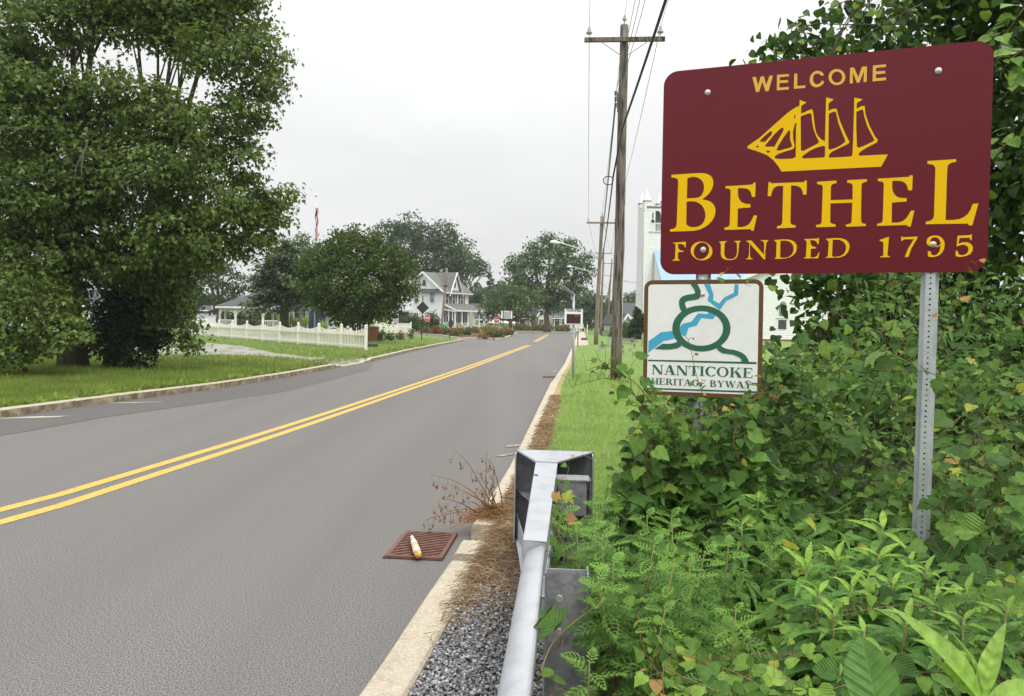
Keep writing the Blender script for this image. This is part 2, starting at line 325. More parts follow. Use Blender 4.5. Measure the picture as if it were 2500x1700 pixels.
# ================================================================== GROUND, ROAD, KERBS
def sheet(name, pts, z, m, kind='structure'):
    b = MB(); P3 = [Vector((p[0], p[1], z)) for p in pts]
    for t in tessellate_polygon([P3]): b.poly([P3[k] for k in t])
    o = b.build(name, m); o['kind'] = kind
    return o
def gp(x, y, z=0): g = G(x, y, z); return (g.x, g.y)
def interp(pl, y):
    for a, b in zip(pl[:-1], pl[1:]):
        if a[1] <= y <= b[1]: t = (y-a[1])/(b[1]-a[1]); return a[0]+(b[0]-a[0])*t
    return pl[0][0] if y < pl[0][1] else pl[-1][0]
LK = [(-11.2, -10), (-9.4, 2), gp(0, 1022), gp(269, 984), gp(538, 949), gp(700, 922), gp(832, 897), gp(914, 882), gp(1000, 860), gp(1076, 844), gp(1132, 833)]
RK = [(-1.75, -10), (-.86, 1)]+[gp(866, 1700, .13), gp(1097, 1367, .13), gp(1185, 1230, .13), gp(1248, 1129, .1), gp(1344, 935, .1), gp(1377, 889, .08), gp(1397.5, 846, .05), gp(1412, 813)]
sheet('ground', [(-600, -90), (600, -90), (600, 1500), (-600, 1500)], -.06, M['grass'])
SS = [gp(1132, 833), gp(1118, 829), gp(1060, 824), gp(1007, 820), gp(960, 818)]      # near edge of the side street
FE = [(28, 126), (12, 126), (1, 121), (-10, 122), (-40, 118), (-75, 100)]
road = LK+SS[1:]+[(-60, 66), (-80, 80)]+FE[::-1]+[(28, 119)]+RK[::-1]
sheet('road', road, 0.0, M['asphalt'])
# older strip of asphalt along the left kerb
ES = [(-10.3, -10), (-8.5, 2), gp(54, 1056), gp(250, 1020), gp(500, 985), gp(700, 955), gp(830, 922), gp(900, 903)]
sheet('road_edge_strip', LK[:8]+ES[::-1], .004, M['asphalt_old'])
# lawns behind the kerbs (raised)
DW_n = [gp(832, 897, .13), gp(760, 880, .13), gp(622, 868, .13), gp(450, 866, .13), gp(300, 866, .13)]
LW = .17
LKo0 = [(p[0]-LW, p[1]) for p in LK]
ya, yb_ = 25.7, 29.9
notch = [(interp(LK, ya)-LW, ya), (interp(LK, ya)-1.3, ya+.25), (interp(LK, yb_)-1.3, yb_-.4), (interp(LK, yb_)-LW, yb_)]
LKo = [p for p in LKo0 if p[1] < ya]+notch+[p for p in LKo0 if p[1] > yb_]
lawnL = LKo+[(q[0]-.12, q[1]+.12) for q in SS[1:]]+[(-60, 66), (-120, 66), (-120, -10)]
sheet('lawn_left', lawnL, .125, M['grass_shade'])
b = MB(); n_ = notch
b.poly([Vector((n_[0][0]+.01, n_[0][1], .12)), Vector((interp(LK, 26.4)-LW+.03, 26.4, .034)), Vector((n_[1][0]-.35, n_[1][1]+.5, .1335)), Vector((n_[1][0]-.05, n_[1][1]-.05, .1335))])
b.poly([Vector((interp(LK, 26.4)-LW+.03, 26.4, .034)), Vector((interp(LK, 28.8)-LW+.03, 28.8, .034)), Vector((n_[2][0]-.35, n_[2][1]-.5, .1335)), Vector((n_[1][0]-.35, n_[1][1]+.5, .1335))])
b.poly([Vector((interp(LK, 28.8)-LW+.03, 28.8, .034)), Vector((n_[3][0]+.01, n_[3][1], .12)), Vector((n_[2][0]-.05, n_[2][1]+.05, .1335)), Vector((n_[2][0]-.35, n_[2][1]-.5, .1335))])
o = b.build('drive_apron', M['drive']); o['kind'] = 'structure'
dfar = [gp(873, 887, .13), gp(760, 873, .13), gp(674, 863, .13), gp(588, 845, .13), gp(491, 836, .13), gp(300, 842, .13)]
DW_n[0] = (notch[1][0]-.05, notch[1][1]); dfar[0] = (notch[2][0]-.05, notch[2][1])
sheet('gravel_drive', DW_n+dfar[::-1], .131, M['drive'])
RKo = [(p[0]+.2, p[1]) for p in RK]
lawnR = RKo[:-1]+[(9.3, 106), (60, 112), (60, -10)]
sheet('lawn_right', lawnR, .12, M['grass'])
# dark soil under the thicket
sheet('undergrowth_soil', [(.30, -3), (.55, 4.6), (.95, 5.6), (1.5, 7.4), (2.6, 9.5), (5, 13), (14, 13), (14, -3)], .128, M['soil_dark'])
# strip between kerb and rail: gravel near, mulch and straw further on
strip = [(interp(RK, y)+.2, y) for y in (-3, 0, 1, 2, 3, 4, 5, 6, 7, 8, 9.5)]
st2 = [(interp(RK, y)+wd, y) for y, wd in ((9.5, .22), (8, .34), (7, .62), (6, .85), (5, .9), (4, 1.0), (3, 1.05), (2, 1.1), (0, 1.15), (-3, 1.3))]
sheet('soil_strip', strip+st2, .126, M['soil'])
st3 = [(interp(RK, y)+.2, y) for y in (9.5, 14, 20, 30, 45, 58)]+[(interp(RK, y)+w_, y) for y, w_ in ((58, .27), (45, .28), (30, .30), (20, .30), (14, .31), (9.5, .33))]
sheet('dry_grass_edge', st3, .126, mat('dry_grass_edge', (.44, .30, .16), .95, (.30, .24, .09), 7, 8, .6, 40, c3=(.17, .22, .06), s3=3))

def strip_between(name, pl, w, z, m):
    b = MB()
    for a, c in zip(pl[:-1], pl[1:]):
        a = Vector((*a, z)); c = Vector((*c, z)); 
        n = Vector((c.y-a.y, -(c.x-a.x), 0)).normalized()*w/2
        b.poly([a-n, a+n, c+n, c-n])
    return b.build(name, m)
def densify(pl, step):
    out = []
    for a, b in zip(pl[:-1], pl[1:]):
        n = max(1, int(math.dist(a, b)/step))
        for k in range(n): t = k/n; out.append((a[0]+(b[0]-a[0])*t, a[1]+(b[1]-a[1])*t))
    return out+[pl[-1]]
def smooth_line(pl, it=2):
    for _ in range(it):
        q = [pl[0]]
        for a, b in zip(pl[:-1], pl[1:]): q += [(a[0]*.75+b[0]*.25, a[1]*.75+b[1]*.25), (a[0]*.25+b[0]*.75, a[1]*.25+b[1]*.75)]
        pl = q+[pl[-1]]
    return pl
# double centre line: measured on the photograph's two stripes
Yl = smooth_line([(-7.2, -4), gp(0, 1252), gp(340, 1150), gp(688, 1045), gp(1000, 943), gp(1150, 893), gp(1288, 843)])
Yr = smooth_line([(-6.9, -4), gp(0, 1284), gp(340, 1172), gp(688, 1060), gp(1000, 951), gp(1150, 899), gp(1296, 843)])
cl = tag(bpy.data.objects.new('centre_line', None), kind='structure'); col.objects.link(cl)
def lineobj(pl, wdt): 
    o = strip_between('painted_stripe', pl, wdt, .0035, M['paint_y']); o.parent = cl
    return o
lineobj(Yl, .13); lineobj(Yr, .13)
lineobj([gp(1303, 835), gp(1335, 817)], .13); lineobj([gp(1310, 835), gp(1340.5, 817)], .13)

def kerb(name, pl, w, seg, side, mtop, hfun, gaps=(), side_m=None):
    root = bpy.data.objects.new(name, None); col.objects.link(root); root['kind'] = 'structure'
    # walk the line in equal segments
    pts = densify(pl, .25); d = [0]
    for a, b in zip(pts[:-1], pts[1:]): d.append(d[-1]+math.dist(a, b))
    def at(s):
        k = min(max(np.searchsorted(d, s)-1, 0), len(pts)-2); t = (s-d[k])/(d[k+1]-d[k])
        return Vector((pts[k][0]*(1-t)+pts[k+1][0]*t, pts[k][1]*(1-t)+pts[k+1][1]*t, 0))
    s = 0; segs = []
    while s < d[-1]-.1:
        segs.append((s, min(s+seg, d[-1]))); s += seg
    rr = random.Random(3)
    for (a, b_) in segs:
        y = at((a+b_)/2).y
        n = max(2, int((b_-a)/.3)); vs_ = []; fs = []
        for k in range(n+1):
            q = at(a+.008+(b_-a-.016)*k/n); q2 = at(a+(b_-a)*k/n+.05); tn = (q2-q).normalized(); nn = Vector((tn.y, -tn.x, 0))*side
            h = hfun(q.y); j = lambda m_: rr.uniform(-m_, m_)
            base = len(vs_)
            vs_ += [q+Vector((0, 0, -.05)), q+nn*(.004+j(.003))+Vector((0, 0, h-.018+j(.004))), q+nn*(.022+j(.004))+Vector((0, 0, h+j(.002))),
                    q+nn*(w-.018+j(.004))+Vector((0, 0, h+j(.002))), q+nn*(w+j(.003))+Vector((0, 0, h-.02)), q+nn*w+Vector((0, 0, -.05))]
            if k:
                for m_ in range(5): fs.append((base-6+m_, base-6+m_+1, base+m_+1, base+m_))
        fs.append((0, 1, 2, 3, 4, 5)); L = len(vs_)-6; fs.append((L+5, L+4, L+3, L+2, L+1, L))
        if any(g0 < y < g1 for g0, g1 in gaps): continue
        me = bpy.data.meshes.new('kerb_block'); me.from_pydata([tuple(v) for v in vs_], [], fs)
        me.materials.append(mtop)
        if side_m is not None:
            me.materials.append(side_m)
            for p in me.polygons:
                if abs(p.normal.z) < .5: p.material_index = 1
        o = bpy.data.objects.new('kerb_block', me); col.objects.link(o); o.parent = root
    return root
def lh(y): 
    if 25.6 < y < 30: return .035 if 26.2 < y < 29 else .08
    return .135
kerb('kerb_left', [p for p in LK], .17, 3.0, -1, M['concrete'], lh, side_m=M['concrete_side'])
kerb('kerb_side_street', SS, .15, 3.0, -1, M['concrete'], lambda y: .12, side_m=M['concrete_side'])
rk_near = [(-1.75, -10), (-.86, 1), gp(866, 1700, .13), gp(1097, 1367, .13)]
kerb('kerb_right', rk_near, .20, 9.0, 1, M['concrete'], lambda y: .13)
kerb('kerb_right', [gp(1105, 1352, .13), gp(1124, 1318, .13)], .2, 9, 1, M['concrete'], lambda y: .13)
kerb('kerb_right', [gp(1150, 1280, .13), gp(1185, 1230, .13), gp(1248, 1129, .12), gp(1344, 935, .11), gp(1377, 889, .1), gp(1397.5, 846, .08), gp(1411, 813)], .2, 2.4, 1, M['concrete'], lambda y: .13 if y < 20 else .11)
# island with its kerb
IS = [gp(1007, 815), gp(1075, 821), gp(1127, 830), gp(1150, 827.5), gp(1180, 828), gp(1208, 831), gp(1235, 827), gp(1256, 819), gp(1263, 815), (-.2, 108), (-8, 112), (-16, 104)]
sheet('planting_island', IS, .12, M['mulch'])
kerb('kerb_island', IS+[IS[0]], .16, 3, -1, M['concrete'], lambda y: .14)
sheet('crossing_slab', [gp(1000, 818), gp(1060, 822.5), gp(1127, 832), gp(1120, 836), gp(1010, 826)], .008, M['sidewalk'])
# far pavement beside the right verge
sheet('sidewalk', [gp(1402, 846, .1), gp(1433, 845, .1), gp(1428, 812, .1), gp(1413, 812, .1)], .135, M['sidewalk'])
sheet('sidewalk_step', [gp(1427, 827, .1), gp(1433, 827, .1), gp(1437, 844, .1), gp(1433, 845, .1)], .142, M['concrete'])
# pale broken-concrete patches by the gutters
def patch(cx, cy, a, b_, ang, z, m, name='worn_patch', n=14, jit=.35):
    pts = []
    for k in range(n):
        t = 2*math.pi*k/n; r_ = 1+random.uniform(-jit, jit)
        x = a*r_*math.cos(t); y = b_*r_*math.sin(t); pts.append((cx+x*math.cos(ang)-y*math.sin(ang), cy+x*math.sin(ang)+y*math.cos(ang)))
    return sheet(name, pts, z, m)
for (px, py, a, b_) in ((70, 1020, .55, .10), (310, 984, .5, .05)):
    g = gp(px, py); patch(g[0]+.05, g[1], a, b_, .5, .007+random.random()*.002, M['sidewalk'])
for (px, py, a, b_) in ((1235, 1112, .16, .05), (1253, 1090, .13, .07), (1345, 922, .16, .2), (1354, 907, .18, .25)):
    g = gp(px, py); patch(g[0], g[1], a, b_, .9 if px < 1300 else 0, .006+random.random()*.002, mat('worn_concrete', (.36, .33, .29), .95, (.17, .16, .15), 9, 6, .5, 60, ramp=(.4, .6)))

# ------------------------------------------------------------------ storm drain with bars
def storm_drain(c, ex, ey, L, W, label, bars=14, name='storm_drain'):
    r = empty(name, c, label, 'drain'); c = Vector(c); ex = Vector(ex).normalized(); ey = Vector(ey).normalized(); z = Vector((0, 0, 1))
    b = MB(c); fwid = .028
    b.box(c+ex*(L/2-fwid/2)+z*.004, (fwid, W, .03), (ex, ey, z)); b.box(c-ex*(L/2-fwid/2)+z*.004, (fwid, W, .03), (ex, ey, z))
    b.box(c+ey*(W/2-fwid/2)+z*.0035, (L-2*fwid, fwid, .03), (ex, ey, z)); b.box(c-ey*(W/2-fwid/2)+z*.0035, (L-2*fwid, fwid, .03), (ex, ey, z))
    b.build('frame', M['rust'], r, bevel=.003)
    MB(c).poly([c+ex*L/2+ey*W/2+z*.0015, c-ex*L/2+ey*W/2+z*.0015, c-ex*L/2-ey*W/2+z*.0015, c+ex*L/2-ey*W/2+z*.0015]).build('pit_shade_sheet', M['black'], r)  # flat black sheet, painted dark in place of a real hollow
    # diagonal bars clipped to the frame
    hx = L/2-fwid; hy = W/2-fwid; dirx = Vector((math.cos(.62), math.sin(.62))); nx = Vector((-dirx.y, dirx.x)); span = abs(hx*nx.x)+abs(hy*nx.y)
    for k in range(bars):
        off = -span+(k+.5)*2*span/bars; ts = []
        for (A, Bv, lim, o2) in ((0, 1, hx, hy), (1, 0, hy, hx)):
            for sgn in (-1, 1):
                q = nx*off; dd = dirx[A]
                if abs(dd) < 1e-6: continue
                t = (sgn*lim-q[A])/dd; o_ = q[Bv]+t*dirx[Bv]
                if abs(o_) <= o2+1e-6: ts.append(t)
        if len(ts) < 2: continue
        t0, t1 = min(ts), max(ts)
        if t1-t0 < .03: continue
        m_ = nx*off+dirx*(t0+t1)/2; d3 = ex*dirx.x+ey*dirx.y; n3 = z.cross(d3)
        bb = MB(c); bb.box(c+ex*m_.x+ey*m_.y+z*.010, (t1-t0+.006, span*2/bars*.34, .018), (d3, n3, z)); bb.build('bar', M['rust'], r)
    return r
c0 = (G(943, 1363)+G(998, 1297)+G(1101, 1306)+G(1085, 1375))/4
ey_ = (G(998, 1297)-G(943, 1363)); ey_.z = 0; ey_.normalize()
ex_ = Vector((ey_.y, -ey_.x, 0))
storm_drain((c0.x, c0.y, .001), ex_, ey_, .39, .66, 'rusty storm drain grate in the gutter with a plastic bottle lying on it', 12)
g = G(1355, 922); storm_drain((g.x-.05, g.y, .006), (1, 0, 0), (0, 1, 0), .6, .45, 'small rusty drain inlet in the far gutter below the speed display', 10)
DS = [(c0.x+ex_.x*a+ey_.x*b, c0.y+ex_.y*a+ey_.y*b) for a, b in ((-.208, -.343), (.20, -.343), (.20, .34), (-.208, .34))]
sheet('drain_joint', DS, .0018, M['black'])
# bottle lying on the drain
pb = G(1006, 1312, .05); pe = G(1021, 1355, .05); ax = (pb-pe); Lb = ax.length; ax.normalize()
br = empty('plastic_bottle', pe, 'crushed clear plastic drink bottle with an orange label lying on the rusty drain grate', 'bottle')
MB(pe).lathe(pe, [(.014, 0), (.024, .005), (.025, Lb*.12)], 14, ax).build('base_band', M['labelorange'], br, smooth=True)
MB(pe).lathe(pe, [(.0245, Lb*.121), (.0252, Lb*.14), (.0252, Lb*.36)], 14, ax).build('white_label', M['labelwhite'], br, smooth=True)
MB(pe).lathe(pe, [(.0246, Lb*.361), (.025, Lb*.38), (.0245, Lb*.54)], 14, ax).build('orange_label', M['labelorange'], br, smooth=True)
MB(pe).lathe(pe, [(.0235, Lb*.541), (.0235, Lb*.66), (.018, Lb*.82), (.011, Lb*.9), (.011, Lb*.93)], 14, ax).build('neck', M['bottle'], br, smooth=True)
MB(pe).lathe(pe, [(.0135, Lb*.931), (.0135, Lb)], 12, ax).build('cap', M['labelwhite'], br)

# ================================================================== GUARDRAIL
RD = Vector((.068, 1, 0)).normalized(); RN = Vector((RD.y, -RD.x, 0)); ZZ = Vector((0, 0, 1))
def rp(y, off=0, z=0): return Vector((.052+.068*(y-2.4), y, z))+RN*off
gr = empty('guardrail', rp(2.9, .1, .12), 'galvanised steel W-beam guardrail running from the bottom edge to its end terminal', 'guardrail')
prof = [(-.02, .31), (-.035, .30), (-.04, .285), (-.04, .25), (.035, .19), (.035, .12), (-.04, .06), (-.04, .02), (-.035, .005), (-.02, 0)]
# rounded top bead like the photo's broad upper lip
prof = [(.042, .300), (.041, .314), (.030, .319), (-.004, .308), (-.026, .294), (-.040, .270), (-.044, .240), (.030, .185), (.030, .125), (-.042, .07), (-.042, .03), (-.03, .008), (.0, 0)]
b = MB(); ys = [-3, -1.2, 0, .6, 1.0, 1.4, 1.8, 2.2, 2.6, 2.9, 3.1]
for i, y in enumerate(ys):
    for (o_, z_) in prof: b.v.append(tuple(rp(y, o_+random.uniform(-.0012, .0012), .425+z_+random.uniform(-.001, .001))))
    if i:
        n = len(prof)
        for k in range(n-1): a = (i-1)*n+k; b.f.append((a, a+1, a+1+n, a+n))
me = b.mesh('w_beam', True); o = link('w_beam', me, M['galv'], gr); o.location = -gr.location
sm = o.modifiers.new('thickness', 'SOLIDIFY'); sm.thickness = .003
# front I-post
def ipost(c, zt, wd, dp, par, m, name='post'):
    b = MB(c); c = Vector(c); hz = zt+.3
    mid = Vector((0, 0, (zt-.3)/2-c.z+0))
    cc = Vector((c.x, c.y, (zt-.3)/2))
    b.box(cc, (wd-.012, .006, hz), (RN, RD, ZZ))
    b.box(cc+RN*(wd/2-.003), (.006, dp, hz-.002), (RN, RD, ZZ)); b.box(cc-RN*(wd/2-.003), (.006, dp, hz-.002), (RN, RD, ZZ))
    return b.build(name, m, par, bevel=.0012)
pc = rp(2.93, .125, .12); ipost(pc, .71, .155, .10, gr, M['galv_dark'])
pc2 = rp(4.75, .185, .12); ipost(pc2, .69, .15, .10, gr, M['galv_dark'])
pc3 = rp(1.0, .125, .12); ipost(pc3, .71, .155, .10, gr, M['galv_dark'])
MB(pc2).box(rp(4.72, .155, .59), (.165, .14, .20), (RN, RD, ZZ)).build('offset_block', M['galv_dark'], gr, bevel=.006)
MB(pc2).box(rp(4.72, .155, .695), (.19, .15, .012), (RN, RD, ZZ)).build('cap_plate', M['galv_dark'], gr, bevel=.002)
for (y, z) in ((2.93, .62), (2.93, .5)):
    q = rp(y-.05, .1, z); MB(q).lathe(q, [(.014, 0), (.012, .01)], 6, -RD).build('bolt', M['bolt'], gr)
# end terminal
et = empty('guardrail_terminal', rp(5.2, 0, .12), 'galvanised extruder head end terminal at the tip of the guardrail', 'guardrail end')
def quadprism(pts, t, name, m, par, dirv):
    b = MB(pts[0]); b.prism(pts, Vector(dirv)*t); return b.build(name, m, par, bevel=.0015)
zt = .755
A = G(1290, 1337, zt); 
c_n0 = rp(3.12, -.045); c_n1 = rp(3.12, .042); c_f0 = rp(4.9, -.062); c_f1 = rp(4.9, .062)
def zat(p, z): return Vector((p.x, p.y, z))
b = MB(c_n0)   # feed chute: channel wrapping the rail
for (zb, zt_) in ((zt-.14, zt), (.42, .54)):
    vs_ = [zat(c_n0, zb), zat(c_n1, zb), zat(c_f1, zb), zat(c_f0, zb)]
    b.prism(vs_, (0, 0, zt_-zb))
b.build('feed_chute', M['galv'], et, bevel=.004)
MB(c_n0).prism([zat(rp(3.3, -.036), .5), zat(rp(3.3, .03), .5), zat(rp(4.9, .03), .5), zat(rp(4.9, -.036), .5)], (0, 0, .15)).build('guide_rail', M['galv_dark'], et)
hy0, hy1 = 4.86, 5.28
hl, hr = -.205, .285
zb_ = .185
def T4(z): return [zat(rp(hy0, -.064), z), zat(rp(hy0, .064), z), zat(rp(hy1, hr), z), zat(rp(hy1, hl), z)]
for nm, z in (('top_plate', zt), ('middle_shelf', .50), ('bottom_plate', zb_+.01)):
    MB(rp(5, 0, z)).prism(T4(z-(.001 if nm != 'top_plate' else 0)), (0, 0, .008)).build(nm, M['galv' if nm == 'top_plate' else 'galv_dark'], et, bevel=.002)
MB(rp(5, 0, .4)).box(rp(hy1+.006, (hl+hr)/2, (zt+zb_)/2), (hr-hl+.02, .012, zt-zb_+.02), (RN, RD, ZZ)).build('impact_plate', M['galv_dark'], et, bevel=.002)
for s_, off in (('left', hl), ('right', hr)):
    MB(rp(5, 0, .4)).box(rp(hy1-.06, off, (zt+zb_)/2), (.008, .125, zt-zb_), (RN, RD, ZZ)).build('side_flange', M['galv'], et, bevel=.002)
for off in (-.058, .058):
    MB(rp(5, 0, .4)).box(rp((hy0+hy1)/2, off, (zt+zb_)/2), (.008, hy1-hy0, zt-zb_-.02), (RN, RD, ZZ)).build('centre_web', M['galv_dark'], et)
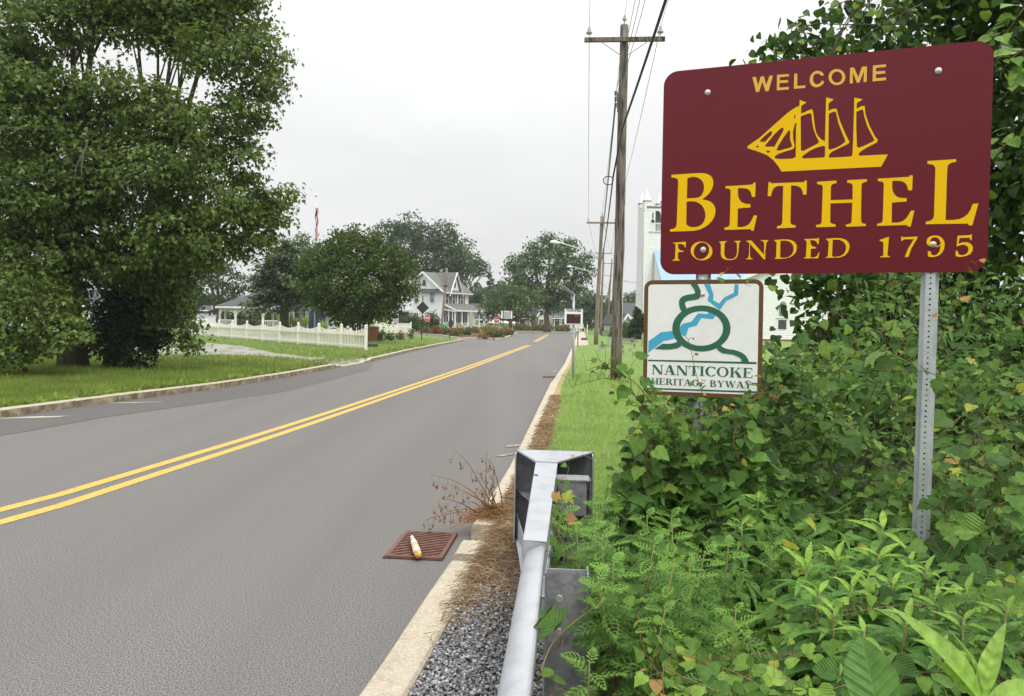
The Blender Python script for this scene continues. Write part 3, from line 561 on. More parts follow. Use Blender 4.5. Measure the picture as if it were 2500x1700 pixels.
# strut bar and cable under the chute
MB(rp(4, 0, .2)).tube([rp(3.1, -.05, .55), rp(3.3, -.075, .35), rp(3.6, -.08, .16)], .012, 8).build('anchor_cable', M['galv_dark'], et, smooth=True)
MB(rp(4, 0, .2)).prism([rp(4.55, -.12, .16), rp(4.9, -.16, .185), rp(hy1, hl, .20), rp(hy1, hl, .35), rp(4.62, -.07, .22)], RN*.01).build('lower_gusset', M['galv'], et)
SIGN = {"WELCOME":[[[[4523,697],[4704,698],[4812,1147],[4922,702],[5085,695],[5204,1155],[5356,699],[5523,704],[5330,1458],[5184,1462],[5010,969],[4869,1461],[4721,1465]]],[[[5717,690],[6289,706],[6286,823],[5849,825],[5852,981],[6259,998],[6256,1125],[5845,1114],[5850,1338],[6299,1340],[6302,1468],[5724,1466]]],[[[6538,714],[6686,718],[6691,1337],[7086,1341],[7078,1467],[6540,1462]]],[[[7933,916],[7890,830],[7816,746],[7711,692],[7607,676],[7493,698],[7401,755],[7320,862],[7281,990],[7274,1138],[7309,1273],[7369,1372],[7443,1434],[7533,1475],[7626,1484],[7740,1462],[7832,1410],[7913,1330],[7952,1235],[7842,1170],[7807,1243],[7752,1298],[7675,1335],[7597,1339],[7518,1298],[7464,1228],[7431,1131],[7423,1031],[7441,934],[7476,866],[7527,827],[7589,812],[7662,819],[7720,846],[7773,895],[7810,954]]],[[[8910,1109],[8903,1195],[8877,1275],[8833,1345],[8774,1401],[8703,1441],[8622,1462],[8537,1464],[8452,1447],[8370,1410],[8295,1356],[8233,1288],[8185,1209],[8154,1123],[8142,1035],[8150,948],[8176,868],[8221,798],[8280,741],[8352,702],[8433,681],[8518,680],[8603,698],[8685,735],[8759,789],[8821,857],[8868,935],[8898,1021]],[[8768,1100],[8763,1160],[8747,1216],[8720,1265],[8683,1305],[8638,1333],[8588,1348],[8534,1350],[8481,1338],[8429,1313],[8383,1276],[8344,1229],[8313,1175],[8294,1115],[8287,1054],[8291,994],[8308,938],[8335,889],[8372,850],[8417,822],[8467,806],[8521,805],[8575,817],[8626,842],[8672,879],[8711,926],[8741,980],[8760,1039]]],[[[9117,680],[9293,682],[9497,1176],[9654,680],[9874,686],[9878,1428],[9738,1436],[9750,905],[9553,1429],[9443,1441],[9238,897],[9262,1440],[9121,1443]]],[[[10142,676],[10718,671],[10712,803],[10274,802],[10278,973],[10692,982],[10695,1110],[10277,1112],[10281,1294],[10734,1295],[10733,1434],[10137,1436]]]],"BETHEL":[[[[501,5417],[1264,5405],[1908,5401],[2165,5414],[2357,5463],[2537,5563],[2641,5703],[2689,5885],[2681,6077],[2622,6267],[2505,6454],[2350,6621],[2130,6786],[2354,6821],[2579,6914],[2740,7075],[2821,7270],[2831,7463],[2785,7686],[2676,7895],[2490,8095],[2257,8250],[2003,8352],[1715,8396],[1132,8406],[490,8408],[487,8283],[671,8256],[768,8206],[818,8110],[835,7979],[854,7000],[869,5794],[840,5682],[774,5620],[681,5583],[510,5561]],[[1347,5643],[1494,5592],[1687,5583],[1881,5632],[2031,5723],[2142,5858],[2209,6022],[2220,6216],[2179,6407],[2093,6565],[1967,6656],[1775,6693],[1336,6694]],[[1327,6863],[1521,6845],[1747,6867],[1941,6940],[2104,7062],[2236,7248],[2311,7477],[2322,7703],[2263,7907],[2157,8066],[1999,8164],[1807,8211],[1614,8205],[1451,8142],[1338,8041]]],[[[3306,6145],[4002,6147],[4666,6122],[4688,6035],[4804,6041],[4796,6752],[4644,6758],[4584,6547],[4513,6418],[4407,6343],[4253,6298],[3943,6271],[3937,6550],[3966,6729],[4025,6871],[4133,7003],[4301,7085],[4578,7122],[4570,7292],[4275,7294],[3954,7319],[3951,8267],[4174,8274],[4358,8235],[4498,8157],[4629,7983],[4757,7697],[4916,7715],[4756,8481],[4640,8458],[4620,8394],[3305,8395],[3302,8280],[3458,8253],[3532,8204],[3567,8096],[3574,6406],[3541,6322],[3459,6280],[3308,6260]]],[[[5435,6040],[5544,6058],[5557,6109],[7147,6125],[7157,6052],[7262,6063],[7261,6753],[7097,6746],[7070,6578],[7008,6440],[6912,6348],[6752,6291],[6521,6262],[6529,8094],[6567,8195],[6639,8241],[6781,8264],[6784,8375],[5893,8393],[5890,8287],[6045,8254],[6115,8200],[6143,8095],[6147,6275],[5950,6253],[5801,6283],[5695,6359],[5615,6512],[5566,6760],[5409,6753]]],[[[7742,6141],[8639,6128],[8642,6250],[8493,6275],[8423,6322],[8389,6410],[8387,7077],[9388,7080],[9383,6426],[9339,6329],[9267,6281],[9118,6254],[9127,6128],[10014,6128],[10011,6248],[9878,6273],[9803,6320],[9776,6401],[9791,7933],[9810,8187],[9870,8259],[10023,8295],[10026,8396],[9125,8408],[9122,8293],[9299,8260],[9374,8192],[9386,7239],[8385,7237],[8396,8142],[8446,8221],[8651,8278],[8654,8387],[7748,8387],[7746,8270],[7921,8256],[7998,8162],[8015,6393],[7964,6307],[7745,6251]]],[[[10495,6128],[11132,6123],[11868,6111],[11878,6043],[12018,6051],[12009,6756],[11840,6755],[11790,6541],[11707,6407],[11580,6314],[11392,6273],[11141,6267],[11132,6541],[11166,6749],[11238,6908],[11338,7025],[11499,7094],[11788,7125],[11781,7286],[11447,7291],[11146,7316],[11160,8268],[11417,8276],[11642,8214],[11780,8088],[11888,7911],[11984,7722],[12136,7728],[11988,8486],[11852,8464],[11817,8400],[10520,8405],[10517,8304],[10684,8272],[10746,8217],[10766,8123],[10767,6398],[10736,6322],[10666,6274],[10504,6247]]],[[[12625,5406],[13824,5392],[13839,5514],[13649,5540],[13542,5601],[13485,5689],[13471,5981],[13468,8224],[13806,8223],[14049,8188],[14235,8103],[14392,7957],[14494,7760],[14573,7503],[14807,7494],[14580,8508],[14434,8486],[14394,8412],[12629,8388],[12636,8265],[12819,8233],[12927,8145],[12973,8011],[12972,5770],[12930,5657],[12846,5585],[12629,5542]]]],"FOUNDED":[[[[660,8997],[1241,8965],[1338,8954],[1332,9260],[1293,9259],[1244,9134],[1146,9080],[923,9062],[941,9272],[1022,9391],[1231,9447],[1219,9486],[945,9494],[933,9828],[1032,9908],[1033,9941],[646,9949],[646,9916],[756,9871],[787,9760],[800,9105],[752,9039],[660,9030]]],[[[2718,9554],[2691,9657],[2637,9751],[2559,9831],[2461,9892],[2349,9931],[2226,9947],[2100,9938],[1977,9905],[1862,9850],[1763,9774],[1684,9683],[1628,9581],[1600,9472],[1599,9362],[1627,9258],[1682,9163],[1761,9084],[1860,9023],[1974,8984],[2097,8970],[2223,8980],[2346,9013],[2459,9069],[2557,9144],[2635,9235],[2690,9337],[2718,9445]],[[2495,9644],[2441,9727],[2373,9796],[2293,9848],[2206,9880],[2117,9891],[2029,9879],[1948,9847],[1877,9794],[1820,9724],[1779,9640],[1758,9547],[1756,9449],[1775,9351],[1813,9258],[1867,9175],[1937,9107],[2017,9055],[2104,9023],[2193,9013],[2280,9025],[2361,9058],[2432,9111],[2488,9181],[2528,9264],[2549,9357],[2551,9454],[2533,9552]]],[[[3041,8993],[3430,8970],[3431,9008],[3332,9051],[3318,9576],[3354,9756],[3431,9860],[3558,9907],[3745,9903],[3868,9829],[3945,9683],[3967,9524],[3944,9077],[3818,9011],[3818,8979],[4128,8973],[4128,9005],[4056,9080],[4024,9589],[3973,9792],[3869,9905],[3715,9954],[3496,9951],[3307,9897],[3184,9779],[3144,9637],[3145,9124],[3099,9046],[3042,9025]]],[[[4418,8974],[4663,8973],[5296,9706],[5295,9139],[5263,9044],[5122,8990],[5121,8965],[5491,8974],[5492,8999],[5403,9078],[5353,9550],[5362,9947],[5302,9946],[4594,9142],[4608,9758],[4641,9866],[4764,9906],[4765,9931],[4403,9932],[4402,9907],[4518,9864],[4563,9662],[4562,9091],[4419,9005]]],[[[5786,8974],[6193,8953],[6491,8966],[6730,9065],[6852,9235],[6874,9422],[6814,9639],[6659,9804],[6453,9888],[6216,9928],[5808,9922],[5808,9891],[5885,9860],[5897,9090],[5787,9018]],[[6075,9012],[6373,9019],[6571,9111],[6693,9282],[6722,9481],[6656,9698],[6482,9845],[6274,9879],[6107,9870],[6082,9813]]],[[[7210,8965],[7827,8949],[7849,8918],[7895,8919],[7891,9227],[7833,9226],[7784,9089],[7637,9024],[7491,9021],[7525,9219],[7586,9331],[7779,9385],[7780,9434],[7531,9454],[7524,9886],[7716,9877],[7830,9805],[7902,9646],[7942,9647],[7874,9947],[7839,9928],[7209,9925],[7209,9894],[7307,9864],[7331,9153],[7305,9041],[7211,9002]]],[[[8230,8968],[8632,8946],[8931,8960],[9153,9048],[9288,9217],[9317,9422],[9257,9644],[9102,9821],[8865,9906],[8235,9916],[8234,9884],[8330,9840],[8360,9113],[8230,9007]],[[8538,9021],[8843,9028],[9043,9148],[9148,9323],[9154,9534],[9069,9724],[8894,9849],[8607,9877],[8522,9824]]]],"YEAR":[[[[10647,9084],[11063,8943],[11012,9833],[11128,9892],[11129,9923],[10692,9929],[10691,9891],[10829,9856],[10823,9201],[10648,9122]]],[[[11593,8938],[11639,8939],[11663,8983],[12309,8962],[12284,9060],[12044,9540],[11931,9930],[11773,9927],[11903,9537],[12145,9082],[11722,9084],[11644,9145],[11599,9169]]],[[[12690,9212],[12709,9108],[12773,9011],[12882,8952],[13031,8931],[13180,8947],[13326,9037],[13429,9186],[13466,9353],[13445,9567],[13357,9762],[13206,9889],[13031,9947],[12865,9945],[12770,9912],[12758,9665],[12869,9667],[12918,9835],[13029,9873],[13139,9838],[13245,9699],[13303,9411],[13173,9476],[12963,9484],[12784,9412],[12703,9305]],[[12850,9173],[12897,9063],[13006,9010],[13144,9038],[13241,9145],[13301,9331],[13182,9427],[12989,9423],[12876,9340]]],[[[13989,8968],[14501,8950],[14527,8921],[14581,8922],[14577,9189],[14534,9188],[14478,9071],[14074,9080],[14032,9347],[14214,9278],[14403,9282],[14550,9358],[14640,9518],[14624,9700],[14526,9844],[14340,9932],[14071,9964],[13934,9913],[13927,9668],[14009,9670],[14068,9854],[14231,9887],[14391,9817],[14467,9648],[14425,9483],[14299,9401],[14164,9399],[13960,9474]]]],"SHIP":[[[[4348,4212],[4383,4151],[4467,4094],[4948,3781],[5539,3261],[5833,3003],[6066,2804],[6269,2629],[6473,2497],[6647,2394],[6822,2322],[6826,2034],[7157,2197],[6904,2336],[6907,2717],[7064,2668],[7266,2580],[7398,2542],[7452,2608],[7486,2794],[7521,3072],[7577,3443],[7635,3692],[7732,3894],[7880,4057],[8055,4167],[8060,2019],[8411,2146],[8182,2321],[8179,2685],[8388,2605],[8559,2619],[8611,2853],[8746,3288],[8987,3880],[9177,4273],[9157,4344],[9001,4424],[8609,4599],[8412,4690],[8300,4786],[8246,4923],[8293,4987],[8789,4992],[9268,4985],[9329,4923],[9343,4176],[9348,2143],[9730,2260],[9466,2412],[9462,2693],[9682,2580],[9821,2591],[9858,2953],[10039,3506],[10301,4062],[10455,4264],[10403,4386],[9956,4607],[9738,4743],[9629,4845],[9603,4927],[9660,4979],[10298,4982],[10912,4990],[10631,5557],[6041,5547],[5917,5310],[5639,4951],[5332,4682],[4964,4503],[4534,4337],[4373,4270]],[[7001,4908],[7028,4830],[7114,4761],[7344,4604],[7573,4489],[7803,4419],[8003,4389],[8074,4443],[8073,4882],[8046,4959],[7585,4962],[7061,4955]],[[6951,2831],[7327,2726],[7398,2787],[7436,3126],[7503,3499],[7646,3907],[7779,4142],[7769,4221],[7627,4303],[7397,4411],[7052,4585],[6945,4535],[6893,2869]],[[8211,2821],[8449,2737],[8535,2799],[8662,3342],[8845,3839],[8983,4163],[8969,4271],[8775,4422],[8550,4528],[8295,4603],[8225,4525],[8201,2881]],[[9454,2831],[9714,2744],[9765,2796],[9818,3100],[9957,3559],[10133,3931],[10289,4241],[10253,4316],[9843,4510],[9594,4590],[9520,4519],[9468,3583]],[[6573,2968],[6598,2772],[6656,2758],[6636,2911]],[[6625,3187],[6713,3182],[6689,3377],[6706,4860],[6531,4929],[5967,4914],[5727,4875],[5694,4767],[5871,4653],[6285,4524],[6579,4456],[6646,4300],[6568,3986],[6541,3613]],[[6349,3494],[6409,3542],[6420,3976],[6528,4292],[6459,4368],[5927,4489],[5777,4461],[5862,4248],[6091,3860]],[[5990,3356],[6091,3351],[6083,3518],[5854,3937],[5683,4280],[5261,4253],[5212,4206],[5376,3998],[5668,3644]],[[5455,3492],[5557,3511],[5519,3664],[5225,4000],[4983,3990],[4981,3908],[5188,3704]],[[4775,4208],[4865,4158],[4928,4218],[4850,4288]],[[5266,4459],[5459,4459],[5461,4522],[5359,4578]]]],"RIVER":[[[[3122,235],[3440,237],[3629,779],[3611,1068],[3906,1237],[4159,925],[4645,687],[4670,248],[4870,249],[4865,807],[4266,1117],[3959,1574],[3322,1092],[3392,778]]],[[[3417,1673],[3751,1840],[3622,2049],[3017,1990],[2784,2396],[2375,2507],[2237,2949],[2140,2950],[1943,2831],[1914,2488],[2057,2300],[2515,2179],[2845,1748],[3323,1785]]],[[[1525,2679],[1654,3081],[1066,3238],[253,3874],[269,3242],[935,2755]]]],"BYWAY":[[[[4514,2517],[4482,2783],[4378,3036],[4207,3265],[3977,3459],[3699,3607],[3387,3703],[3055,3740],[2720,3717],[2399,3634],[2109,3495],[1865,3306],[1679,3078],[1561,2822],[1518,2551],[1553,2279],[1662,2020],[1841,1789],[2079,1595],[2364,1450],[2682,1360],[3015,1330],[3348,1359],[3663,1448],[3946,1589],[4182,1777],[4360,2002],[4473,2253]],[[4139,2522],[4115,2721],[4037,2912],[3910,3084],[3738,3229],[3530,3340],[3297,3411],[3050,3438],[2801,3420],[2563,3357],[2347,3253],[2166,3112],[2028,2941],[1941,2749],[1910,2547],[1935,2343],[2016,2150],[2148,1976],[2325,1831],[2536,1722],[2772,1654],[3020,1631],[3268,1652],[3503,1718],[3714,1824],[3891,1965],[4024,2134],[4109,2323]]],[[[2436,229],[2796,232],[2895,412],[2970,583],[2982,752],[2951,898],[2857,1000],[2690,1048],[2401,1086],[2232,1125],[2161,1213],[2187,1335],[2262,1482],[2119,1604],[1998,1678],[1913,1507],[1861,1311],[1849,1140],[1895,993],[2010,871],[2203,793],[2444,750],[2627,732],[2684,678],[2658,557]]],[[[1018,3363],[1216,3369],[1462,3355],[1658,3307],[1803,3236],[1927,3346],[2027,3467],[1882,3554],[1711,3611],[1467,3655],[1221,3670],[874,3667],[600,3653]]],[[[3803,3530],[3944,3470],[4051,3405],[4132,3485],[4251,3550],[4439,3585],[4672,3609],[4906,3667],[5116,3758],[5280,3883],[5403,4071],[5461,4261],[5101,4261],[5076,4103],[4981,3995],[4817,3918],[4630,3850],[4396,3831],[4138,3803],[3947,3697]]]],"BYBAND":[[[[248,4224],[5813,4213],[5838,4322],[249,4308]]],[[[215,5722],[5863,5702],[5864,5797],[231,5806]]]],"WHITE":[[[[349,222],[5742,228],[5858,338],[5878,5797],[216,5807],[251,320]]]]}
# ================================================================== SIGNS
def sign_frame(v):
    x0, y0, a, zt, roll = v
    dx = Vector((math.cos(a)*math.cos(roll), math.sin(a)*math.cos(roll), math.sin(roll))); n = Vector((math.sin(a), -math.cos(a), 0))
    dn = dx.cross(n); dn = dn if dn.z < 0 else -dn
    return Vector((x0, y0, zt)), dx, dn.normalized(), n
def rrect(w, h, r, x0=0, y0=0, n=6):
    pts = []
    for cx, cy, a0 in ((w-r, r, -90), (w-r, h-r, 0), (r, h-r, 90), (r, r, 180)):
        for k in range(n+1): a = math.radians(a0+90*k/n); pts.append((x0+cx+r*math.cos(a), y0+cy+r*math.sin(a)))
    return pts
class SignP:
    def __init__(s, v): s.T, s.dx, s.dn, s.n = sign_frame(v)
    def p(s, u, v, d=0): return s.T+s.dx*u+s.dn*v+s.n*d
    def poly(s, b, contours, d):
        cs = [[Vector((u, v, 0)) for u, v in c] for c in contours]; allp = [q for c in cs for q in c]
        i = len(b.v); b.v += [tuple(s.p(q.x, q.y, d)-b.o) for q in allp]
        for t in tessellate_polygon(cs): b.f.append(tuple(i+k for k in t))
    def panel(s, name, pts, d0, d1, m, par):
        b = MB(s.T); b.prism([s.p(u, v, d0) for u, v in pts], s.n*(d1-d0)); return b.build(name, m, par)
S1 = SignP((0.776, 4.379, -0.379, 2.927, 0.005)); W1, H1 = 1.524, 1.067
def upost(name, top, bot, xdir, n, par):
    """U-channel post with real holes every inch"""
    b = MB(bot); xd = Vector(xdir); zd = (Vector(top)-Vector(bot)); L = zd.length; zd.normalize(); bk = -Vector(n)
    wv = .019; pitch = .0254; nn = int(L/pitch); o_ = Vector(bot)
    for k in range(nn):
        c = o_+zd*(pitch*(k+.5)); i = len(b.v); hr_ = .0053
        cn = [(-wv, -pitch/2), (0, -pitch/2), (wv, -pitch/2), (wv, 0), (wv, pitch/2), (0, pitch/2), (-wv, pitch/2), (-wv, 0)]
        for (x, z) in cn: b.v.append(tuple(c+xd*x+zd*z-b.o))
        for (x, z) in cn: a = math.atan2(z, x); b.v.append(tuple(c+xd*math.cos(a)*hr_+zd*math.sin(a)*hr_-b.o))
        for j in range(8): j2 = (j+1) % 8; b.f.append((i+j, i+j2, i+8+j2, i+8+j))
    H_ = zd*(nn*pitch)
    for s_ in (-1, 1):
        a0 = o_+xd*s_*wv; a1 = o_+xd*s_*.027+bk*.028; a2 = o_+xd*s_*.039+bk*.030
        b.poly([a0, a1, a1+H_, a0+H_]); b.poly([a1, a2, a2+H_, a1+H_])
        b.poly([a2, a2+bk*.004, a2+bk*.004+H_, a2+H_])
    o2 = o_+bk*.02; b2 = MB(bot)
    o = b.build(name, M['galv_post'], par); sm = o.modifiers.new('thickness', 'SOLIDIFY'); sm.thickness = .0022; sm.offset = -1
    return o
ws = empty('welcome_sign', S1.p(W1/2, H1)*1.0, 'maroon town welcome sign reading WELCOME BETHEL FOUNDED 1795 with golden sailing ship, on two posts', 'sign')
ws.location.z = .1
S1.panel('sign_panel', rrect(W1, H1, .075, n=10), -.003, 0, M['maroon'], ws)
ro_ = rrect(W1, H1, .075, n=10); ri_ = rrect(W1-.003, H1-.003, .074, .0015, .0015, n=10)
for word, mt in (('WELCOME', 'gold_pale'), ('BETHEL', 'gold'), ('FOUNDED', 'gold'), ('YEAR', 'gold')):
    for L_ in SIGN[word]:
        b = MB(S1.T); S1.poly(b, [[(u/1e4, v/1e4) for u, v in c] for c in L_], .0008)
        o = b.build('letter' if word != 'YEAR' else 'numeral', M[mt], ws)
b = MB(S1.T); S1.poly(b, [[(u/1e4, v/1e4) for u, v in c] for c in SIGN['SHIP'][0]], .0008); b.build('ship_emblem', M['gold'], ws)
def bolt(S, u, v, par, r=.0115):
    q = S.p(u, v, .0012); MB(q).lathe(q, [(r*1.35, 0), (r*1.3, .002), (r*.8, .0035), (r*.75, .007), (r*.35, .0085)], 12, S.n).build('bolt', M['bolt'], par, smooth=False)
for u, v in ((.2303, .1259), (.2247, .9394), (1.2974, .1202), (1.2973, .9349)): bolt(S1, u, v, ws)
for u in (.228, 1.297):
    top = S1.p(u, .05, -.005); bt = Vector((top.x+(.0 if u > 1 else .0), top.y, .10)); upost('post', top, bt, S1.dx, S1.n, ws)
# byway sign
S2 = SignP((0.699, 4.378, -0.369, 1.828, 0.010)); S2.T = S2.T
bw = empty('byway_sign', S2.p(.305, .61), 'square NANTICOKE HERITAGE BYWAY sign, brown border, green road and blue river emblem', 'sign')
S2.panel('sign_panel', rrect(.61, .61, .045, n=8), -.003, 0, M['brown'], bw)
b = MB(S2.T); S2.poly(b, [rrect(.566, .566, .02, .022, .023)], .0007); b.build('white_field', M['signwhite'], bw)
sc_ = lambda L_: [[(u/1e4, v/1e4) for u, v in c] for c in L_]
for k, L_ in enumerate(SIGN['RIVER']): b = MB(S2.T); S2.poly(b, sc_(L_), .0012); b.build('river_emblem', M['river'], bw)
for k, L_ in enumerate(SIGN['BYWAY']): b = MB(S2.T); S2.poly(b, sc_(L_), .0016+.0003*k); b.build('road_emblem', M['forest'], bw)
for L_ in SIGN['BYBAND']: b = MB(S2.T); S2.poly(b, sc_(L_), .0013); b.build('green_band', M['forest'], bw)
bolt(S2, .3068, .0762, bw, .009); bolt(S2, .3023, .5339, bw, .009)
# --- a small bold serif alphabet (units of cap height)
def g_stem(x, w=.2, y0=0, y1=1, sl=.07, st=.1, top=True, botm=True):
    o = [[(x, y0), (x+w, y0), (x+w, y1), (x, y1)]]
    if botm: o.append([(x-st, y0), (x+w+st, y0), (x+w+st, y0+sl*.6), (x+w, y0+sl), (x, y0+sl), (x-st, y0+sl*.6)])
    if top: o.append([(x-st, y1), (x+w+st, y1), (x+w+st, y1-sl*.6), (x+w, y1-sl), (x, y1-sl), (x-st, y1-sl*.6)])
    return o
def g_diag(x0, x1, w, y0=0, y1=1): return [[(x0, y0), (x0+w, y0), (x1+w, y1), (x1, y1)]]
def g_ser(x, w, y, up_): s_ = -.05 if up_ else .05; return [[(x, y), (x+w, y), (x+w, y+s_), (x, y+s_)]]
def g_arc(cx, cy, rx, ry, ix, iy, a0, a1, n=18):
    o = [(cx+rx*math.cos(math.radians(a0+(a1-a0)*k/n)), cy+ry*math.sin(math.radians(a0+(a1-a0)*k/n))) for k in range(n+1)]
    i = [(cx+ix*math.cos(math.radians(a0+(a1-a0)*k/n)), cy+iy*math.sin(math.radians(a0+(a1-a0)*k/n))) for k in range(n+1)]
    return [o+i[::-1]]
GL = {
 'I': (.45, g_stem(.12)),
 'H': (1.02, g_stem(.12)+g_stem(.7)+[[(.3, .46), (.72, .46), (.72, .54), (.3, .54)]]),
 'N': (1.05, g_stem(.14, .07)+g_diag(.72, .08, .24)+g_stem(.84, .07, .0, 1, botm=False)),
 'A': (1.0, g_diag(.68, .38, .24)+g_diag(.12, .42, .07)+g_ser(.02, .28, 0, False)+g_ser(.56, .44, 0, False)+[[(.24, .3), (.78, .3), (.78, .37), (.24, .37)]]),
 'T': (.88, g_stem(.34, top=False)+[[(.02, 1), (.86, 1), (.86, .93), (.02, .93)], [(.02, 1), (.09, 1), (.06, .72), (.02, .72)], [(.79, 1), (.86, 1), (.86, .72), (.82, .72)]]),
 'C': (.92, g_arc(.5, .5, .46, .52, .24, .44, 50, 310)+[[(.80, 1.0), (.85, 1.0), (.85, .68), (.81, .68), (.72, .85)], [(.72, .1), (.84, .3), (.88, .28), (.8, .08)]]),
 'G': (1.0, g_arc(.5, .5, .46, .52, .24, .44, 50, 310)+[[(.78, 1.0), (.83, 1.0), (.83, .68), (.79, .68), (.7, .85)], [(.68, .06), (.88, .14), (.88, .45), (.68, .45)]]+g_ser(.58, .4, .42, False)),
 'O': (1.04, g_arc(.51, .5, .48, .52, .27, .45, 0, 360, 30)),
 'K': (1.02, g_stem(.12)+g_diag(.3, .74, .09, .42, 1)+g_diag(.72, .40, .26, 0, .6)+g_ser(.6, .4, 0, False)+g_ser(.62, .34, 1, True)),
 'E': (.86, g_stem(.12)+[[(.3, .93), (.74, .93), (.74, 1), (.3, 1)], [(.3, 0), (.76, 0), (.76, .07), (.3, .07)], [(.3, .47), (.6, .47), (.6, .54), (.3, .54)], [(.7, 1), (.76, 1), (.77, .72), (.73, .72)], [(.7, 0), (.78, 0), (.81, .3), (.77, .3)], [(.57, .38), (.61, .38), (.61, .64), (.57, .64)]]),
 'R': (1.0, g_stem(.12)+g_arc(.42, .74, .36, .26, .16, .19, -90, 90)+[[(.3, .93), (.44, .93), (.44, 1), (.3, 1)], [(.3, .48), (.44, .48), (.44, .55), (.3, .55)]]+g_diag(.72, .42, .24, 0, .5)+g_ser(.74, .28, 0, False)),
 'B': (.92, g_stem(.12)+g_arc(.42, .76, .34, .24, .14, .17, -90, 90)+g_arc(.44, .27, .40, .27, .18, .2, -90, 90)+[[(.3, .93), (.44, .93), (.44, 1), (.3, 1)], [(.3, .5), (.44, .5), (.44, .57), (.3, .57)], [(.3, 0), (.46, 0), (.46, .07), (.3, .07)]]),
 'Y': (.95, g_stem(.37, .2, 0, .5, top=False)+g_diag(.39, .08, .22, .42, 1)+g_diag(.47, .78, .07, .42, 1)+g_ser(.0, .42, 1, True)+g_ser(.64, .3, 1, True)),
 'W': (1.4, g_diag(.36, .08, .22)+g_diag(.42, .68, .07)+g_diag(.88, .6, .22)+g_diag(.95, 1.22, .07)+g_ser(.0, .42, 1, True)+g_ser(.52, .4, 1, True)+g_ser(1.1, .3, 1, True)),
 ' ': (.42, []),
}
def serif_text(S, txt, u0, u1, vb0, vb1, h, m, par, d=.0015, name='letter'):
    tot = sum(GL[c][0] for c in txt); k = (u1-u0)/tot; x = u0
    for c in txt:
        wd, ps = GL[c]
        b = MB(S.T)
        for j, p_ in enumerate(ps):
            S.poly(b, [[(x+px*k, (vb0+(vb1-vb0)*(x+px*k-u0)/(u1-u0))-py*h) for px, py in p_]], d+.00012*j)
        if ps: b.build(name, m, par)
        x += wd*k
serif_text(S2, 'NANTICOKE', .044, .568, .499, .503, .0505, M['forest'], bw)
serif_text(S2, 'HERITAGE BYWAY', .044, .563, .5535, .557, .034, M['forest'], bw)

FONT_CACHE = {}
def text_obj(txt, org, xd, yd, n, h, wid, m, par, name='lettering', off=.0, d=.002):
    """built-in font, sized to height h and width wid"""
    c = bpy.data.curves.new('t', 'FONT'); c.body = txt; c.offset = off; c.resolution_u = 3
    t = bpy.data.objects.new('t', c); col.objects.link(t); bpy.context.view_layer.update()
    me = bpy.data.meshes.new_from_object(t.evaluated_get(bpy.context.evaluated_depsgraph_get()))
    bpy.data.objects.remove(t); v = np.array([q.co[:] for q in me.vertices]); lo = v.min(0); hi = v.max(0)
    v = (v-lo)/np.maximum(hi-lo, 1e-6); org = Vector(org); pl = wl(par)
    for q, vv in zip(me.vertices, v): q.co = org+Vector(xd)*(vv[0]*wid)+Vector(yd)*(vv[1]*h)+Vector(n)*d-pl
    me.materials.clear(); me.materials.append(m); o = bpy.data.objects.new(name, me); col.objects.link(o); o.parent = par
    return o

# ------------------------------------------------------------------ utility poles and wires
def util_pole(base, top, r0, r1, label, arm=None, m='pole2', group=None, braces=True):
    base = Vector(base); top = Vector(top); r = empty('utility_pole', base, label, 'utility pole', group)
    n = 9; pts = [base+(top-base)*k/(n-1)+Vector((random.uniform(-.012, .012), random.uniform(-.012, .012), 0)) for k in range(n)]; pts[0].z -= .2
    MB(base).tube(pts, [r0+(r1-r0)*k/(n-1) for k in range(n)], 14).build('shaft', M[m], r, smooth=True)
    ins = []
    if arm:
        az, al, ang, pin = arm
        c = base+(top-base)*((az-base.z)/(top.z-base.z)); d = Vector((math.cos(ang), math.sin(ang), 0)); dn_ = Vector((d.y, -d.x, 0))
        c = c+dn_*(r1+.05)
        MB(base).box(c, (al, .09, .11), (d, -dn_, ZZ)).build('crossarm', M[m], r, bevel=.006)
        if braces:
            for s_ in (-1, 1): MB(base).bar(c+d*s_*al*.30+Vector((0, 0, -.055))+dn_*.05, c+d*s_*.05+Vector((0, 0, -.42)), .035, .008).build('brace', M['galv_dark'], r)
        for s_ in (-1, 1):
            q = c+d*s_*(al/2-.12)+Vector((0, 0, .055))
            MB(base).lathe(q, [(.012, 0), (.012, .1), (.075, .1), (.085, .13), (.05, .16), (.055, .19), (.03, .22), (.035, .25), (.0, .255)], 12).build('insulator', M['porcelain'], r, smooth=False)
            ins.append(q+Vector((0, 0, .235)))
        if pin:
            q = pts[-1]; MB(base).lathe(q, [(.02, -.05), (.02, .12), (.055, .13), (.06, .17), (.03, .19), (.035, .24), (.01, .26)], 10).build('insulator', M['porcelain'], r)
            ins.append(q+Vector((0, 0, .24)))
    return r, ins
ang0 = -.09
bA = G(1503, 930, .1); tA = P(1525, 62, bA.y); pA, iA = util_pole(bA, tA, .145, .105, 'brown timber utility pole nearest the welcome sign, with single crossarm', (P(1525, 102, bA.y).z, 2.02, ang0, True), 'pole')
